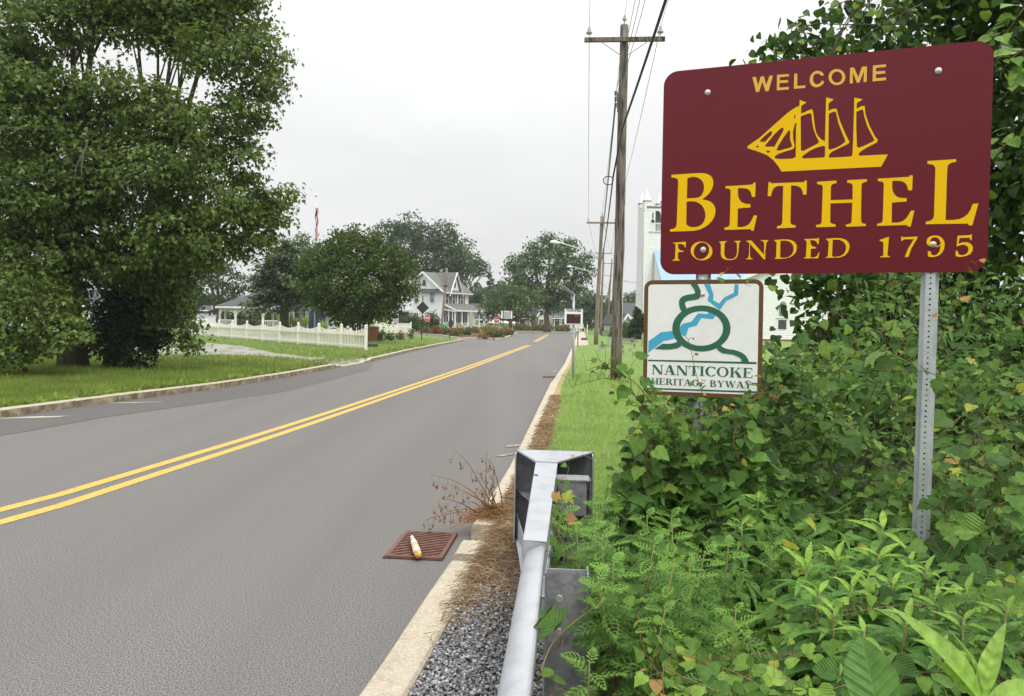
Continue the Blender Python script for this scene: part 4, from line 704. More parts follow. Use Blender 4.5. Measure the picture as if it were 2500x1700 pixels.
# bracket with three spools and guard strip on the near pole
for k in range(3):
    q = P(1503, 232+k*15, bA.y-.12); MB(bA).lathe(q, [(.035, 0), (.035, .03), (.02, .035), (.02, .055), (.035, .06), (.035, .09)], 8).build('spool_insulator', M['wire'], pA)
MB(bA).bar(P(1508, 226, bA.y-.13), P(1508, 274, bA.y-.13), .03, .03).build('spool_bracket', M['wire'], pA)
cg = P(1512.5, 850, bA.y-.06); MB(bA).tube([Vector((cg.x+.04, cg.y, .4)), Vector((cg.x+.05, cg.y, 4.6))], .012, 6).build('ground_wire', M['white'], pA)
bB = G(1454.5, 842.5, .1); tB = P(1470, 528, bB.y); pB, iB = util_pole(bB, tB, .15, .10, 'timber utility pole with street lamp arm behind the speed display sign', (P(1468, 545, bB.y).z, 2.0, ang0, True), 'pole2')
bC = G(1466, 820, .0); tC = P(1474, 606, bC.y); pC, iC = util_pole(bC, tC, .15, .10, 'grey utility pole with crossarm half hidden by the nearest pole', (P(1473, 619, bC.y).z, 2.0, ang0, False), 'pole2', braces=False)
bD = G(1482, 812, 0); tD = P(1494, 632, bD.y); pD, iD = util_pole(bD, tD, .16, .11, 'grey utility pole further down the row with a short crossarm', (P(1493, 644, bD.y).z, 2.6, ang0, False), 'pole2', braces=False)
bE = G(1478, 808, 0); tE = P(1492, 668, 165); pE, iE = util_pole((P(1472, 800, 165).x, 165, 0), tE, .16, .11, 'farthest leaning timber pole of the roadside row', (P(1491, 674, 165).z, 2.6, ang0, False), 'pole2', braces=False)
# poles on the left
pF, iF = util_pole(G(1077, 803, 0) if False else Vector((P(1077, 803, 92).x, 92, 0)), P(1091, 655, 92), .15, .11, 'thin leaning timber pole in front of the white gabled house', None, 'pole2')
q = P(1086.5, 698, 91.8); MB(pF.location).box(q, (.65, .14, .12)).build('bracket', M['signback'], pF)
pG, iG = util_pole(Vector((P(660, 800, 95).x, 95, 0)), P(657, 570, 95), .15, .12, 'timber utility pole rising between the large tree and the spruce', None, 'pole2')
# street lamps on arms
def lamp_arm(root, base, tip, Lh, label):
    base = Vector(base); tip = Vector(tip); r = empty('street_lamp', base, label, 'street lamp', 'street lamps on the roadside poles')
    n = 9; pts = []
    for k in range(n): t = k/(n-1); q = base.lerp(tip, t); q.z += math.sin(math.pi*t)*.22*(tip-base).length/3*.6; pts.append(q)
    MB(base).tube(pts, .035, 8).build('arm', M['alu'], r, smooth=True)
    d = (pts[-1]-pts[-2]).normalized(); d.z *= .3; d.normalize()
    MB(base).lathe(pts[-1], [(.03, 0), (.06, .05), (.10, .2), (.12, Lh*.55), (.10, Lh*.85), (.03, Lh)], 10, d).build('lamp_head', M['white'], r, smooth=True)
    MB(base).lathe(pts[-1]+d*Lh*.62+Vector((0, 0, -.09)), [(.09, 0), (.07, -.05), (.02, -.08)], 10).build('lens', M['glass_pale'], r, smooth=True)
lamp_arm(pB, P(1461, 633, bB.y), P(1368, 593.5, bB.y-.8), .72, 'street lamp with the longest curved arm, on the second pole behind the speed display')
lamp_arm(pC, P(1469, 678, bC.y), P(1399, 652, bC.y-.8), .75, 'middle street lamp of the row, over the road below the longest lamp arm')
lamp_arm(pD, P(1487, 697, bD.y), P(1439, 674, bD.y-1), .9, 'lowest and farthest street lamp arm in the row of poles')
# wires
def wire(a, b_, sag, r, label, cat='wire', m='wire', n=26, group='overhead wires', name='overhead_wire'):
    a = Vector(a); b_ = Vector(b_); pts = []
    for k in range(n+1): t = k/n; q = a.lerp(b_, t); q.z -= 4*sag*t*(1-t); pts.append(q)
    bb = MB(a); bb.tube(pts, r, 5); o = bb.build(name, M[m], None, smooth=True); return tag(o, label, cat, group)
def back(q, dz=0): return Vector((q.x-3.1, q.y-36, q.z+dz))
wire(iA[0], back(iA[0]), .25, .006, 'overhead wire from the left insulator of the nearest pole up out of the picture')
wire(iA[1], back(iA[1]), .25, .006, 'overhead wire from the right insulator of the nearest pole up out of the picture')
wire(iA[2], back(iA[2]), .25, .006, 'overhead wire from the top pin of the nearest pole up out of the picture')
sq = [P(1503, 232+k*15, bA.y-.12) for k in range(3)]
for k, q in enumerate(sq):
    wire(q, back(q, .3)+Vector((.5+.25*k, 0, 0)), .3, .006, ('upper', 'middle', 'lowest')[k]+' of three service wires rising from the spool bracket out of the picture', n=18)
    wire(q, P(1463, 615+k*9, bB.y), .5, .008, ('upper', 'middle', 'lowest')[k]+' of three service wires running from the spool bracket to the second pole')
cA = P(1497, 432, bA.y-.15); cM = P(1518, 318, bA.y-.2)
wire(cM, back(cM, .6)+Vector((1.0, 0, 0)), .35, .026, 'thick black bundled cable crossing the nearest pole towards the top edge', 'cable', 'cable', name='bundled_cable')
wire(cM, cA, 0, .022, 'lower end of the thick black cable down the face of the nearest pole', 'cable', 'cable', n=3, name='bundled_cable')
wire(cA, P(1466, 640, bB.y), .5, .02, 'thick black cable running on from the nearest to the second pole', 'cable', 'cable', name='bundled_cable')
MB(cA).tube([cA+Vector((.13*math.cos(t)-.12, -.02, .11*math.sin(t)-.1)) for t in np.linspace(0, 5.6, 12)], .012, 6).build('cable_loop', M['cable'], pA)
for i, nm in ((0, 'left'), (1, 'right'), (2, 'top')):
    wire(iA[i], iB[i], .3, .008, nm+' power wire between the nearest and the second pole')
    wire(iB[i], iC[min(i, 1)], .4, .011, nm+' power wire between the second and third pole')
for i, nm in ((0, 'left'), (1, 'right')):
    wire(iC[i], iD[i], .5, .014, nm+' power wire between the third and fourth pole')
    wire(iD[i], iE[i], .5, .016, nm+' power wire between the fourth and the farthest pole')
wire(P(1497, 675, bA.y), P(1572, 678, 80), .3, .01, 'service wire from behind the nearest pole to the church tower, upper one')
wire(P(1466, 690, bB.y), P(1568, 716, 80), .6, .012, 'slack service wire dipping from the second pole towards the church tower')
wire(P(1088, 665, 92), P(1165, 695, 130), .4, .016, 'service wire from the thin leaning pole to behind the white house')
wire(P(1088, 668, 92), P(1045, 735, 118), .5, .016, 'service wire from the thin leaning pole down to the white house wall')
wire(P(657, 648, 95), P(560, 646, 100), .1, .014, 'service wire leaving the pole beside the spruce to the left')

# ------------------------------------------------------------------ speed display sign
q = G(1399.5, 928, .12); sp_ = empty('speed_display', q, 'YOUR SPEED radar display sign with solar panel on a slim metal pole at the verge', 'sign')
MB(q).tube([q+Vector((0, 0, -.2)), P(1400.5, 722, q.y)], .033, 12).build('pole', M['galv'], sp_, smooth=True)
xd = Vector((math.cos(-.08), math.sin(-.08), 0)); nn_ = Vector((xd.y, -xd.x, 0))
c = P(1400.5, 773.5, q.y)+nn_*.07; kx = q.y/F
wb, hb = 46*kx, 40*kx
def face(cx, cz, w_, h_, d0, d1, m, name, par, r=.02, cc=None):
    cc = cc or c
    return MB(cc).prism([cc+xd*(u-w_/2+cx)+ZZ*(v-h_/2+cz)+nn_*d0 for u, v in rrect(w_, h_, r, n=4)], nn_*(d1-d0)).build(name, m, par)
face(0, 0, wb, hb, -.04, .0, M['signback'], 'housing', sp_, .03)
face(0, 0, wb-.014, hb-.014, 0, .004, M['signwhite'], 'white_face', sp_, .025)
face(0, -.055, 34*kx, 23*kx, .004, .008, M['led'], 'display_screen', sp_, .006)
text_obj('YOUR SPEED', c-xd*(38*kx/2)+ZZ*(.125), xd, ZZ, nn_, 7.2*kx, 38*kx, M['black_ink'], sp_, off=.035, d=.006)
for u in (5, 9.5): MB(c).box(c+xd*(u*kx)+ZZ*(.03)+nn_*.010, (2.6*kx, .0015, 5*kx), (xd, nn_, ZZ)).build('digit', M['ledoff'], sp_)
a_ = P(1366, 698, q.y); b__ = P(1400, 721, q.y)
d_ = (b__-a_); L_ = d_.length; d_.normalize(); y_ = Vector((0, 1, 0)); MB(a_).box((a_+b__)/2+Vector((0, 0, .02)), (L_, .42, .035), (d_, y_, d_.cross(y_).normalized())).build('solar_panel', M['solar'], sp_, bevel=.004)
MB(a_).box((a_+b__)/2+Vector((0, 0, .047)), (L_+.01, .43, .01), (d_, y_, d_.cross(y_).normalized())).build('panel_frame', M['alu'], sp_)
MB(q).box(P(1397, 728, q.y), (.07, .07, .10)).build('mount_bracket', M['galv'], sp_)

def post_sign(name, label, cat, base, ztop, shape, c, w_, h_, ang, mf, mpost, group=None, rp_=.03, edge=None):
    base = Vector(base); r = empty(name, base, label, cat, group)
    MB(base).tube([base-Vector((0, 0, .2)), Vector((c.x, base.y, ztop))], rp_, 8).build('post', M[mpost], r)
    x_ = Vector((math.cos(ang), math.sin(ang), 0)); n_ = Vector((x_.y, -x_.x, 0)); c = Vector(c)+n_*(rp_+.012)
    if shape == 'diamond': pts = [(0, -h_/2), (w_/2, 0), (0, h_/2), (-w_/2, 0)]
    elif shape == 'oct': pts = [(w_/2*math.cos(math.radians(22.5+45*k))/math.cos(math.radians(22.5)), h_/2*math.sin(math.radians(22.5+45*k))/math.cos(math.radians(22.5))) for k in range(8)]
    else: pts = [(u-w_/2, v-h_/2) for u, v in rrect(w_, h_, .03, n=3)]
    MB(base).prism([c+x_*u+ZZ*v for u, v in pts], n_*.006).build('sign_plate', M[edge or mf], r)
    if edge:
        k = .93; MB(base).prism([c+x_*u*k+ZZ*v*k+n_*.0065 for u, v in pts], n_*.002).build('sign_face', M[mf], r)
    return r, c, x_, n_
g = G(1029, 832, .125); k60 = g.y/F
post_sign('warning_sign', 'back of a black diamond-shaped sign on a post in the left lawn', 'sign', g, P(1031, 723, g.y).z, 'diamond', P(1032, 751.5, g.y), 31*k60, 31*k60, .1, 'signback', 'signback', rp_=.035)
g = G(1097.5, 828, .125); k = g.y/F
post_sign('stop_sign', 'dark back of an octagonal sign seen nearly edge on beside the side street', 'sign', g, P(1100, 777, g.y).z, 'oct', P(1099, 790.5, g.y), 21*k, 21*k, 1.08, 'signback', 'signback', rp_=.03)
def stop(px, py, ph, Y, label, basey):
    base = Vector((P(px-1, basey, Y).x, Y, .1)); k = Y/F
    r, c, x_, n_ = post_sign('stop_sign', label, 'sign', base, P(px+1, py-ph*.7, Y).z, 'oct', P(px, py, Y), ph*k*.82, ph*k, .2, 'red', 'signback', rp_=.035, edge='signwhite')
    text_obj('STOP', c-x_*(ph*k*.30)-ZZ*(ph*k*.15), x_, ZZ, n_, ph*k*.30, ph*k*.60, M['signwhite'], r, off=.02, d=.012)
stop(1043, 777, 17, 76, 'red STOP sign close behind the black diamond sign by the bushes', 803)
stop(1211, 781, 15, 99, 'red STOP sign at the right end of the flower island', 806)
# small speed limit sign
g = G(1410.5, 845.5, .13); k = g.y/F
r, c2, x_, n_ = post_sign('speed_limit_sign', 'small white speed limit 25 sign on a black post beside the pavement', 'sign', g, P(1411.5, 795, g.y).z, 'rect', P(1411.5, 801, g.y), 10*k, 15*k, -.05, 'signwhite', 'signback', rp_=.03)
text_obj('25', c2-x_*(3.2*k)-ZZ*(5.5*k), x_, ZZ, n_, 5.5*k, 6.4*k, M['black_ink'], r, off=.02, d=.009)
text_obj('SPEED', c2-x_*(3.6*k)+ZZ*(3.8*k), x_, ZZ, n_, 1.7*k, 7.2*k, M['black_ink'], r, d=.009)
text_obj('LIMIT', c2-x_*(3.6*k)+ZZ*(1.2*k), x_, ZZ, n_, 1.7*k, 7.2*k, M['black_ink'], r, d=.009)
# board on two posts at the far side of the island
Y = 104; k = Y/F; cb = P(1237, 769, Y)
r = empty('notice_board', (cb.x, Y, .1), 'pale rectangular board held by two dark posts behind the flower island', 'sign')
for px in (1228, 1245): MB(r.location).tube([Vector((P(px, 800, Y).x, Y+.05 if px < 1230 else Y-.08, .0)), P(px+.7, 751, Y)+Vector((0, -.1, 0))], .05, 8).build('post', M['signback'], r)
MB(r.location).box(cb, (27*k, .06, 19*k)).build('board', M['signwhite'], r, bevel=.01)
MB(r.location).box(cb+Vector((-.06, -.04, 0)), (13*k, .02, 16.5*k)).build('grey_panel', M['galv'], r)
# marker post, kerb-side box, mailboxes
g = G(1433.5, 822, 0); r = empty('marker_post', g, 'slim cream marker post on the grass beside the pavement end', 'post')
MB(g).box((g.x, g.y, .62), (.12, .12, 1.25)).build('shaft', M['cream'], r, bevel=.01)
MB(g).lathe((g.x, g.y, 1.24), [(.085, 0), (.085, .03), (.03, .1)], 4).build('cap', M['cream'], r)
g = G(1426, 832, .14); r = empty('metre_box', g, 'low dark box standing on the concrete pavement', 'box')
MB(g).box((g.x, g.y, .26), (.46, .3, .16)).build('box', M['rust'], r, bevel=.01); MB(g).box((g.x, g.y, .347), (.49, .33, .015)).build('lid', M['signback'], r)
for i, (px, lab) in enumerate(((1395, 'white roadside box left of the 25 sign, wider of the pair'), (1404, 'white roadside box directly behind the small 25 sign'), (1420, 'narrow pale box right of the small 25 sign'))):
    Y = 122; p0 = P(px, 800, Y); r = empty('mailbox', (p0.x, Y, 0), lab, 'mailbox', 'white boxes at the road end')
    MB(r.location).box((p0.x, Y, .95), (.5, .4, .75)).build('box', M['white'], r, bevel=.04); MB(r.location).box((p0.x, Y, .3), (.16, .12, .6)).build('post', M['cream'], r)
    MB(r.location).box((p0.x, Y-.21, .95), (.42, .015, .55)).build('door', M['vinyl'], r)

# ------------------------------------------------------------------ parked car
Y = 165; p0 = P(1456, 800, Y); cr_ = empty('parked_car', (p0.x, Y, 0), 'dark blue car parked beyond the junction, half behind the poles', 'car')
cx0 = p0.x; body = [(-2.2, .35), (-2.2, .75), (-2.05, .9), (-1.35, .98), (-.75, 1.38), (.55, 1.42), (1.35, 1.05), (2.1, .95), (2.2, .7), (2.2, .35)]
MB(cr_.location).prism([Vector((cx0+x, Y-.85, z)) for x, z in body], (0, 1.7, 0)).build('body', M['carpaint'], cr_, bevel=.05)
MB(cr_.location).prism([Vector((cx0+x, Y-.87, z)) for x, z in [(-1.15, 1.0), (-.68, 1.32), (-.15, 1.34), (-.15, 1.0)]], (0, 1.74, 0)).build('window', M['glass'], cr_)
MB(cr_.location).prism([Vector((cx0+x, Y-.87, z)) for x, z in [(-.05, 1.0), (-.05, 1.34), (.5, 1.34), (1.1, 1.02)]], (0, 1.74, 0)).build('window', M['glass'], cr_)
for x in (-1.35, 1.4):
    for y in (-.8, .62):
        wq = MB(cr_.location).lathe((cx0+x, Y+y, .32), [(.1, 0), (.32, .01), (.33, .1), (.32, .19), (.1, .2)], 16, (0, 1, 0)).build('wheel', M['tyre'], cr_)
        MB(cr_.location).lathe((cx0+x, Y+y-.01, .32), [(.18, 0), (.17, .015)], 12, (0, 1, 0)).build('rim', M['alu'], wq)
MB(cr_.location).box((cx0-2.21, Y-.6, .72), (.03, .3, .12)).build('headlight', M['glass_pale'], cr_); MB(cr_.location).box((cx0-2.21, Y+.6, .72), (.03, .3, .12)).build('headlight', M['glass_pale'], cr_)

# ------------------------------------------------------------------ flagpole with hanging flag
Y = 78; fb = P(768, 800, Y); r = empty('flagpole', (fb.x, Y, .1), 'tall thin flagpole rising behind the crepe myrtle', 'flagpole')
ft = P(772, 481, Y); MB(r.location).tube([Vector((fb.x, Y, 0)), ft], [.07, .03], 10).build('pole', M['alu'], r, smooth=True)
MB(r.location).lathe(ft, [(.02, 0), (.10, .04), (.13, .12), (.10, .2), (.0, .24)], 10).build('finial', M['alu'], r, smooth=True)
fl = empty('flag', P(771, 520, Y), 'limp red, white and blue flag hanging against the flagpole', 'flag')
zt_ = P(771, 508, Y).z; zb2 = P(771, 588, Y).z; nst = 9
def foldx(z, u): return .10+u*.36*(1-.35*abs(math.sin(3*z)))+.05*math.sin(z*5+u*4)
xp = lambda z: fb.x+(ft.x-fb.x)*(z/ft.z)
for i in range(nst):
    u0, u1 = i/nst, (i+1)/nst; b = MB(fl.location); K = 16
    for k in range(K):
        za = zt_+(zb2-zt_)*k/K; zc = zt_+(zb2-zt_)*(k+1)/K
        if i < 4 and k < 6: continue
        f = lambda z, u: Vector((xp(z)-.15+foldx(z, u), Y-.06+.09*math.sin(u*14+z*2), z))
        b.poly([f(za, u0), f(zc, u0), f(zc, u1), f(za, u1)])
    b.build('stripe', M['flagred' if i % 2 == 0 else 'signwhite'], fl)
b = MB(fl.location)
for k in range(6):
    za = zt_+(zb2-zt_)*k/16; zc = zt_+(zb2-zt_)*(k+1)/16
    for i in range(4):
        f = lambda z, u: Vector((xp(z)-.15+foldx(z, u), Y-.065+.09*math.sin(u*14+z*2), z)); b.poly([f(za, i/nst), f(zc, i/nst), f(zc, (i+1)/nst), f(za, (i+1)/nst)])
b.build('canton', M['flagblue'], fl)
# ================================================================== BUILDINGS
def gl(px, Y): return P(px, 800, Y).x
def zl(py, px, Y): return P(px, py, Y).z
class Loc:
    """local frame: a along a wall, outward normal n"""
    def __init__(s, o, a): s.o = Vector(o); s.a = Vector(a).normalized(); s.n = Vector((s.a.y, -s.a.x, 0))
    def p(s, u, z, d=0): return s.o+s.a*u+ZZ*z+s.n*d
def siding(L, pts, pitch, m, par, d0=0.0, d1=.025, name='siding', kind='stuff'):
    """lapped boards filling a convex polygon given in (u,z)"""
    zs = [p[1] for p in pts]; z = min(zs); b = MB(par.location if par.parent is None else wl(par)); zmax = max(zs)
    def span(zz):
        xs = []
        for i in range(len(pts)):
            (x0, z0), (x1, z1) = pts[i], pts[(i+1) % len(pts)]
            if (z0-zz)*(z1-zz) <= 0 and z0 != z1: xs.append(x0+(x1-x0)*(zz-z0)/(z1-z0))
        return (min(xs), max(xs)) if len(xs) > 1 else None
    while z < zmax-.01:
        z2 = min(z+pitch, zmax-.005); s0 = span(z+.002); s1 = span(z2-.002)
        if s0 and s1:
            b.poly([L.p(s0[0], z, d1), L.p(s0[1], z, d1), L.p(s1[1], z2, d0), L.p(s1[0], z2, d0)])
            b.poly([L.p(s0[0], z, d1), L.p(s0[1], z, d1), L.p(s0[1], z, d0-.002), L.p(s0[0], z, d0-.002)])
        z += pitch
    o = b.build(name, m, par)
    return o
def window(L, u, z, w_, h_, par, glass='glass', shutters=False, d=.03, frame='white', mullion=True):
    b = MB(wl(par)); t = .09
    for uu, zz, ww, hh in ((u-w_/2-t/2, z, t, h_+2*t), (u+w_/2+t/2, z, t, h_+2*t), (u, z+h_/2+t/2, w_, t), (u, z-h_/2-t/2, w_+.1, t*1.1)):
        b.box(L.p(uu, zz, d+.03), (ww, .08, hh), (L.a, L.n, ZZ))
    if mullion: b.box(L.p(u, z, d+.022), (w_, .05, .05), (L.a, L.n, ZZ)); b.box(L.p(u, z+h_*.25, d+.02), (.035, .04, h_*.5), (L.a, L.n, ZZ))
    f = b.build('window', M[frame], par)
    MB(wl(par)).box(L.p(u, z, d), (w_, .02, h_), (L.a, L.n, ZZ)).build('pane', M[glass], f)
    if shutters:
        for s_ in (-1, 1): MB(wl(par)).box(L.p(u+s_*(w_/2+t+.17), z, d+.02), (.3, .05, h_+.1), (L.a, L.n, ZZ)).build('shutter', M['shutter'], par)
    return f
def slab(pts, t, name, m, par):
    pts = [Vector(p) for p in pts]; n = (pts[1]-pts[0]).cross(pts[2]-pts[0]).normalized(); n = n if n.z > 0 else -n
    return MB(wl(par)).prism(pts, n*t).build(name, m, par)
def simple_house(px0, px1, Y, ang, depth, zeave, zridge, label, wall='white', roofm='roof_dark', wins=(), ridge='along', zb=0, door=None, chimney=None, over=.35, cat='house', pitch=.3):
    """gabled house: front wall from px0 to px1"""
    x0 = gl(px0, Y); wid = (gl(px1, Y)-x0)/math.cos(ang); o_ = Vector((x0, Y, 0)); L = Loc(o_, (math.cos(ang), math.sin(ang), 0)); bk = -L.n
    r = empty('house', o_, label, cat)
    B = lambda u, v, z: L.p(u, z, -v)
    zm = zridge if ridge == 'across' else zeave
    Ls = [(L, wid), (Loc(B(wid, 0, 0), bk), depth), (Loc(B(wid, depth, 0), -L.a), wid), (Loc(B(0, depth, 0), -bk), depth)]
    for i, (LL, W) in enumerate(Ls):
        gable = (i % 2 == 0) == (ridge == 'across')
        pts = [(0, zb), (W, zb), (W, zeave), (W/2, zridge-.05), (0, zeave)] if gable else [(0, zb), (W, zb), (W, zeave), (0, zeave)]
        siding(LL, pts, pitch, M[wall], r, name='wall')
    if ridge == 'across':
        for s_ in (-1, 1):
            e_ = (-over if s_ < 0 else wid+over); dz = (zridge-zeave)/(wid/2)*over
            slab([B(e_, -over, zeave-dz), B(wid/2, -over, zridge), B(wid/2, depth+over, zridge), B(e_, depth+over, zeave-dz)], .12, 'roof', M[roofm], r)
            MB(wl(r)).bar(B(e_, -over-.02, zeave-dz-.02), B(wid/2, -over-.02, zridge-.02), .1, .22).build('bargeboard', M['white'], r)
    else:
        for s_ in (0, 1):
            v = -over if s_ == 0 else depth+over; dz = (zridge-zeave)/(depth/2)*over
            slab([B(-over, v, zeave-dz), B(wid+over, v, zeave-dz), B(wid+over, depth/2, zridge), B(-over, depth/2, zridge)], .12, 'roof', M[roofm], r)
        MB(wl(r)).bar(B(-over, -over-.03, zeave-dz+.0), B(wid+over, -over-.03, zeave-dz+.0), .12, .16).build('fascia', M['white'], r)
    for (u, z, w_, h_, *k) in wins: window(L, u*wid, z, w_, h_, r, *(k or []))
    if door: window(L, door[0]*wid, door[1], .95, 2.0, r, door[2] if len(door) > 2 else 'shutter', mullion=False)
    if chimney: u, v, zt_ = chimney; q = B(u*wid, v*depth, (zridge+zt_)/2-.4); MB(wl(r)).box(q, (.7, .7, zt_-zridge+1.6)).build('chimney', M['brick'], r)
    return r, L, wid

# ------------------------------------------------------------------ white gabled house with porch
Y = 118; th = math.radians(34); C0 = Vector((gl(1081, Y), Y, 0)); aL = Vector((-math.cos(th), math.sin(th), 0)); bR = Vector((math.sin(th), math.cos(th), 0))
hs = empty('house', C0, 'white two-storey gabled house with dark shutters, steep cross gable and a columned front porch', 'house')
Lg = Loc(C0+aL*7.2, -aL); Lf = Loc(C0, bR)
ze = zl(709, 1081, Y); zr = zl(665, 1034, Y)+.1; W1h = 7.2; W2h = 6.0
siding(Lg, [(0, 0), (W1h, 0), (W1h, ze), (W1h/2, zr-.1), (0, ze)], .16, M['white'], hs, name='wall')
siding(Lf, [(0, 0), (W2h, 0), (W2h, ze), (0, ze)], .16, M['white'], hs, name='wall')
siding(Loc(C0+bR*W2h, aL), [(0, 0), (W1h, 0), (W1h, ze), (W1h/2, zr-.1), (0, ze)], .16, M['white'], hs, name='wall')
siding(Loc(C0+aL*W1h+bR*W2h, -bR), [(0, 0), (W2h, 0), (W2h, ze), (0, ze)], .16, M['white'], hs, name='wall')
def HB(u, v, z): return C0+aL*u+bR*v+ZZ*z       # u along gable wall, v along front
ov = .45; sl_ = (zr-ze)/(W1h/2)
slab([HB(-ov, -ov, ze-sl_*ov), HB(-ov, W2h+ov, ze-sl_*ov), HB(W1h/2, W2h+ov, zr), HB(W1h/2, -ov, zr)], .12, 'roof', M['roof'], hs)
slab([HB(W1h+ov, -ov, ze-sl_*ov), HB(W1h+ov, W2h+ov, ze-sl_*ov), HB(W1h/2, W2h+ov, zr), HB(W1h/2, -ov, zr)], .12, 'roof', M['roof'], hs)
for u_ in (-ov, W1h+ov): MB(C0).bar(HB(u_, -ov-.03, ze-sl_*ov), HB(W1h/2, -ov-.03, zr), .08, .26).build('bargeboard', M['white'], hs)
MB(C0).bar(HB(-ov-.03, -ov, ze-sl_*ov-.03), HB(-ov-.03, W2h+ov, ze-sl_*ov-.03), .1, .16).build('fascia', M['white'], hs)
slab([HB(-.35, -.55, ze-.35), HB(W1h*.62, -.55, ze-.35), HB(W1h*.62, 0, ze+.15), HB(-.35, 0, ze+.15)], .08, 'pent_roof', M['roof_dark'], hs)
# front cross gable
gw = 2.5; gz = zr-.05; v0 = 1.35
MB(C0).prism([HB(-.06, v0, ze-.3), HB(-.06, v0+gw, ze-.3), HB(-.06, v0+gw/2, gz)], aL*3.0).build('cross_gable', M['white'], hs)
for s_ in (0, 1):
    v_ = v0-.35 if s_ == 0 else v0+gw+.35; slab([HB(-.4, v_, ze-.75), HB(-.4, v0+gw/2, gz+.1), HB(W1h/2, v0+gw/2, gz+.1), HB(W1h/2, v_, ze-.75+.9)], .1, 'gable_roof', M['roof'], hs)
    MB(C0).bar(HB(-.44, v_, ze-.75), HB(-.44, v0+gw/2, gz+.1), .08, .2).build('bargeboard', M['white'], hs)
MB(C0).box(HB(-.08, v0+gw/2, ze+.9), (.3, .06, .8), (bR, aL, ZZ)).build('attic_window', M['glass'], hs)
for u in (2.0, 5.0): window(Lg, W1h-u+.0, zl(726, 1060, Y), .75, 1.5, hs, 'glass_pale')
for u in (2.0, 5.0): window(Lg, W1h-u, 1.75, .75, 1.4, hs, 'glass')
b = MB(C0); pts = [Lg.p(W1h/2+.34*math.cos(a), zl(694, 1032, Y)+.75*max(math.sin(a), 0)+(.0 if math.sin(a) > -.01 else -.35), .03) for a in np.linspace(0, math.pi, 9)]+[Lg.p(W1h/2-.34, zl(697, 1032, Y), .03), Lg.p(W1h/2+.34, zl(697, 1032, Y), .03)]
b.prism(pts, Lg.n*.05).build('arched_attic_window', M['glass'], hs)
for v in (.75, 2.35, 4.3): window(Lf, v, zl(730, 1110, Y), .62, 1.35, hs, 'glass', True)
# porch
pd = 2.0; pz0 = zl(797, 1120, Y)+.1; pz1 = zl(758, 1120, Y)
slab([HB(0, .2, zl(742, 1085, Y)), HB(0, W2h+.3, zl(742, 1085, Y)), HB(-pd-.3, W2h+1.6, pz1), HB(-pd-.3, .2, pz1)], .1, 'porch_roof', M['roof'], hs)
MB(C0).bar(HB(-pd-.32, .15, pz1-.06), HB(-pd-.32, W2h+1.65, pz1-.06), .1, .22).build('porch_fascia', M['white'], hs)
MB(C0).bar(HB(-.02, .17, zl(742, 1085, Y)-.06), HB(-pd-.3, .17, pz1-.06), .1, .22).build('porch_rake', M['white'], hs)
MB(C0).prism([HB(0, .05, .1), HB(0, W2h+1.4, .1), HB(-pd-.2, W2h+1.4, .1), HB(-pd-.2, .05, .1)], ZZ*(pz0-.1)).build('porch_floor', M['cream'], hs)
for v in (.3, 1.9, 3.3, 4.7, 6.1, 7.3): MB(C0).box(HB(-pd, v, (pz0+pz1)/2-.05), (.15, .15, pz1-pz0-.05), (bR, aL, ZZ)).build('porch_column', M['white'], hs)
for u in (-.8, -1.5): MB(C0).box(HB(u, .32, (pz0+pz1)/2+.2), (.12, .12, pz1-pz0+.2), (bR, aL, ZZ)).build('porch_column', M['white'], hs)
b = MB(C0)
for k in range(12): b.lathe(HB(-.1-pd*k/12, .19, pz1+.25*(1-k/12.)+.02-.3), [(.0, 0), (.09, .02), (.07, .16)], 6)
b.build('porch_trim', M['white'], hs)
for v, m_ in ((.9, 'glass'), (3.0, 'glass'), (4.2, 'glass'), (5.4, 'glass')): window(Lf, v, pz0+1.35, .55, 1.7, hs, m_, True)
window(Lf, 2.0, pz0+1.05, .85, 2.0, hs, 'shutter', mullion=False)
# side balcony at the left
bq = empty('balcony', (gl(990, 116), 116, 0), 'white balustraded upper balcony left of the gabled house, partly behind the crepe myrtle', 'balcony')
xa, xb = gl(960, 116), gl(1004, 116); zb0, zb1 = zl(754, 990, 116), zl(736, 990, 116)
MB(bq.location).box(((xa+xb)/2, 116.5, zb0-.1), (xb-xa, 1.6, .25)).build('deck', M['white'], bq)
MB(bq.location).box(((xa+xb)/2, 115.8, zb1), (xb-xa, .1, .1)).build('top_rail', M['white'], bq)
bm_ = MB((0, 0, 0)).box((0, 0, 0), (.07, .05, zb1-zb0)).mesh('baluster'); bm_.materials.append(M['white'])
for k in range(14): o = link('baluster', bm_, None, bq, (xa+(xb-xa)*(k+.5)/14-bq.location.x, 115.8-116, (zb0+zb1)/2-.05))
for x in (xa+.1, xb-.1): MB(bq.location).box((x, 115.8, zb0/2), (.18, .18, zb0)).build('post', M['white'], bq)
MB(bq.location).box(((xa+xb)/2-.5, 117.6, zb0/2), (xb-xa, .3, zb0)).build('wall', M['white'], bq)
MB(bq.location).box(((xa+xb)/2, 117.4, 1.4), (1.4, .1, 2.2)).build('screen', M['shutter'], bq)
# green round thing by the pole
g_ = Vector((gl(1086, 95), 95, .1)); r = empty('green_tank', g_, 'round bright green plastic lid or tank leaning near the leaning pole by the house', 'tank')
MB(g_).lathe((g_.x, g_.y, zl(797, 1086, 95)), [(.33, -.12), (.34, 0), (.28, .1), (.12, .16), (.0, .17)], 18, (0, -1, .1)).build('dome', M['green_plastic'], r, smooth=True)
MB(g_).box((g_.x, g_.y+.1, .45), (.5, .2, .7)).build('base', M['green_plastic'], r, bevel=.04)

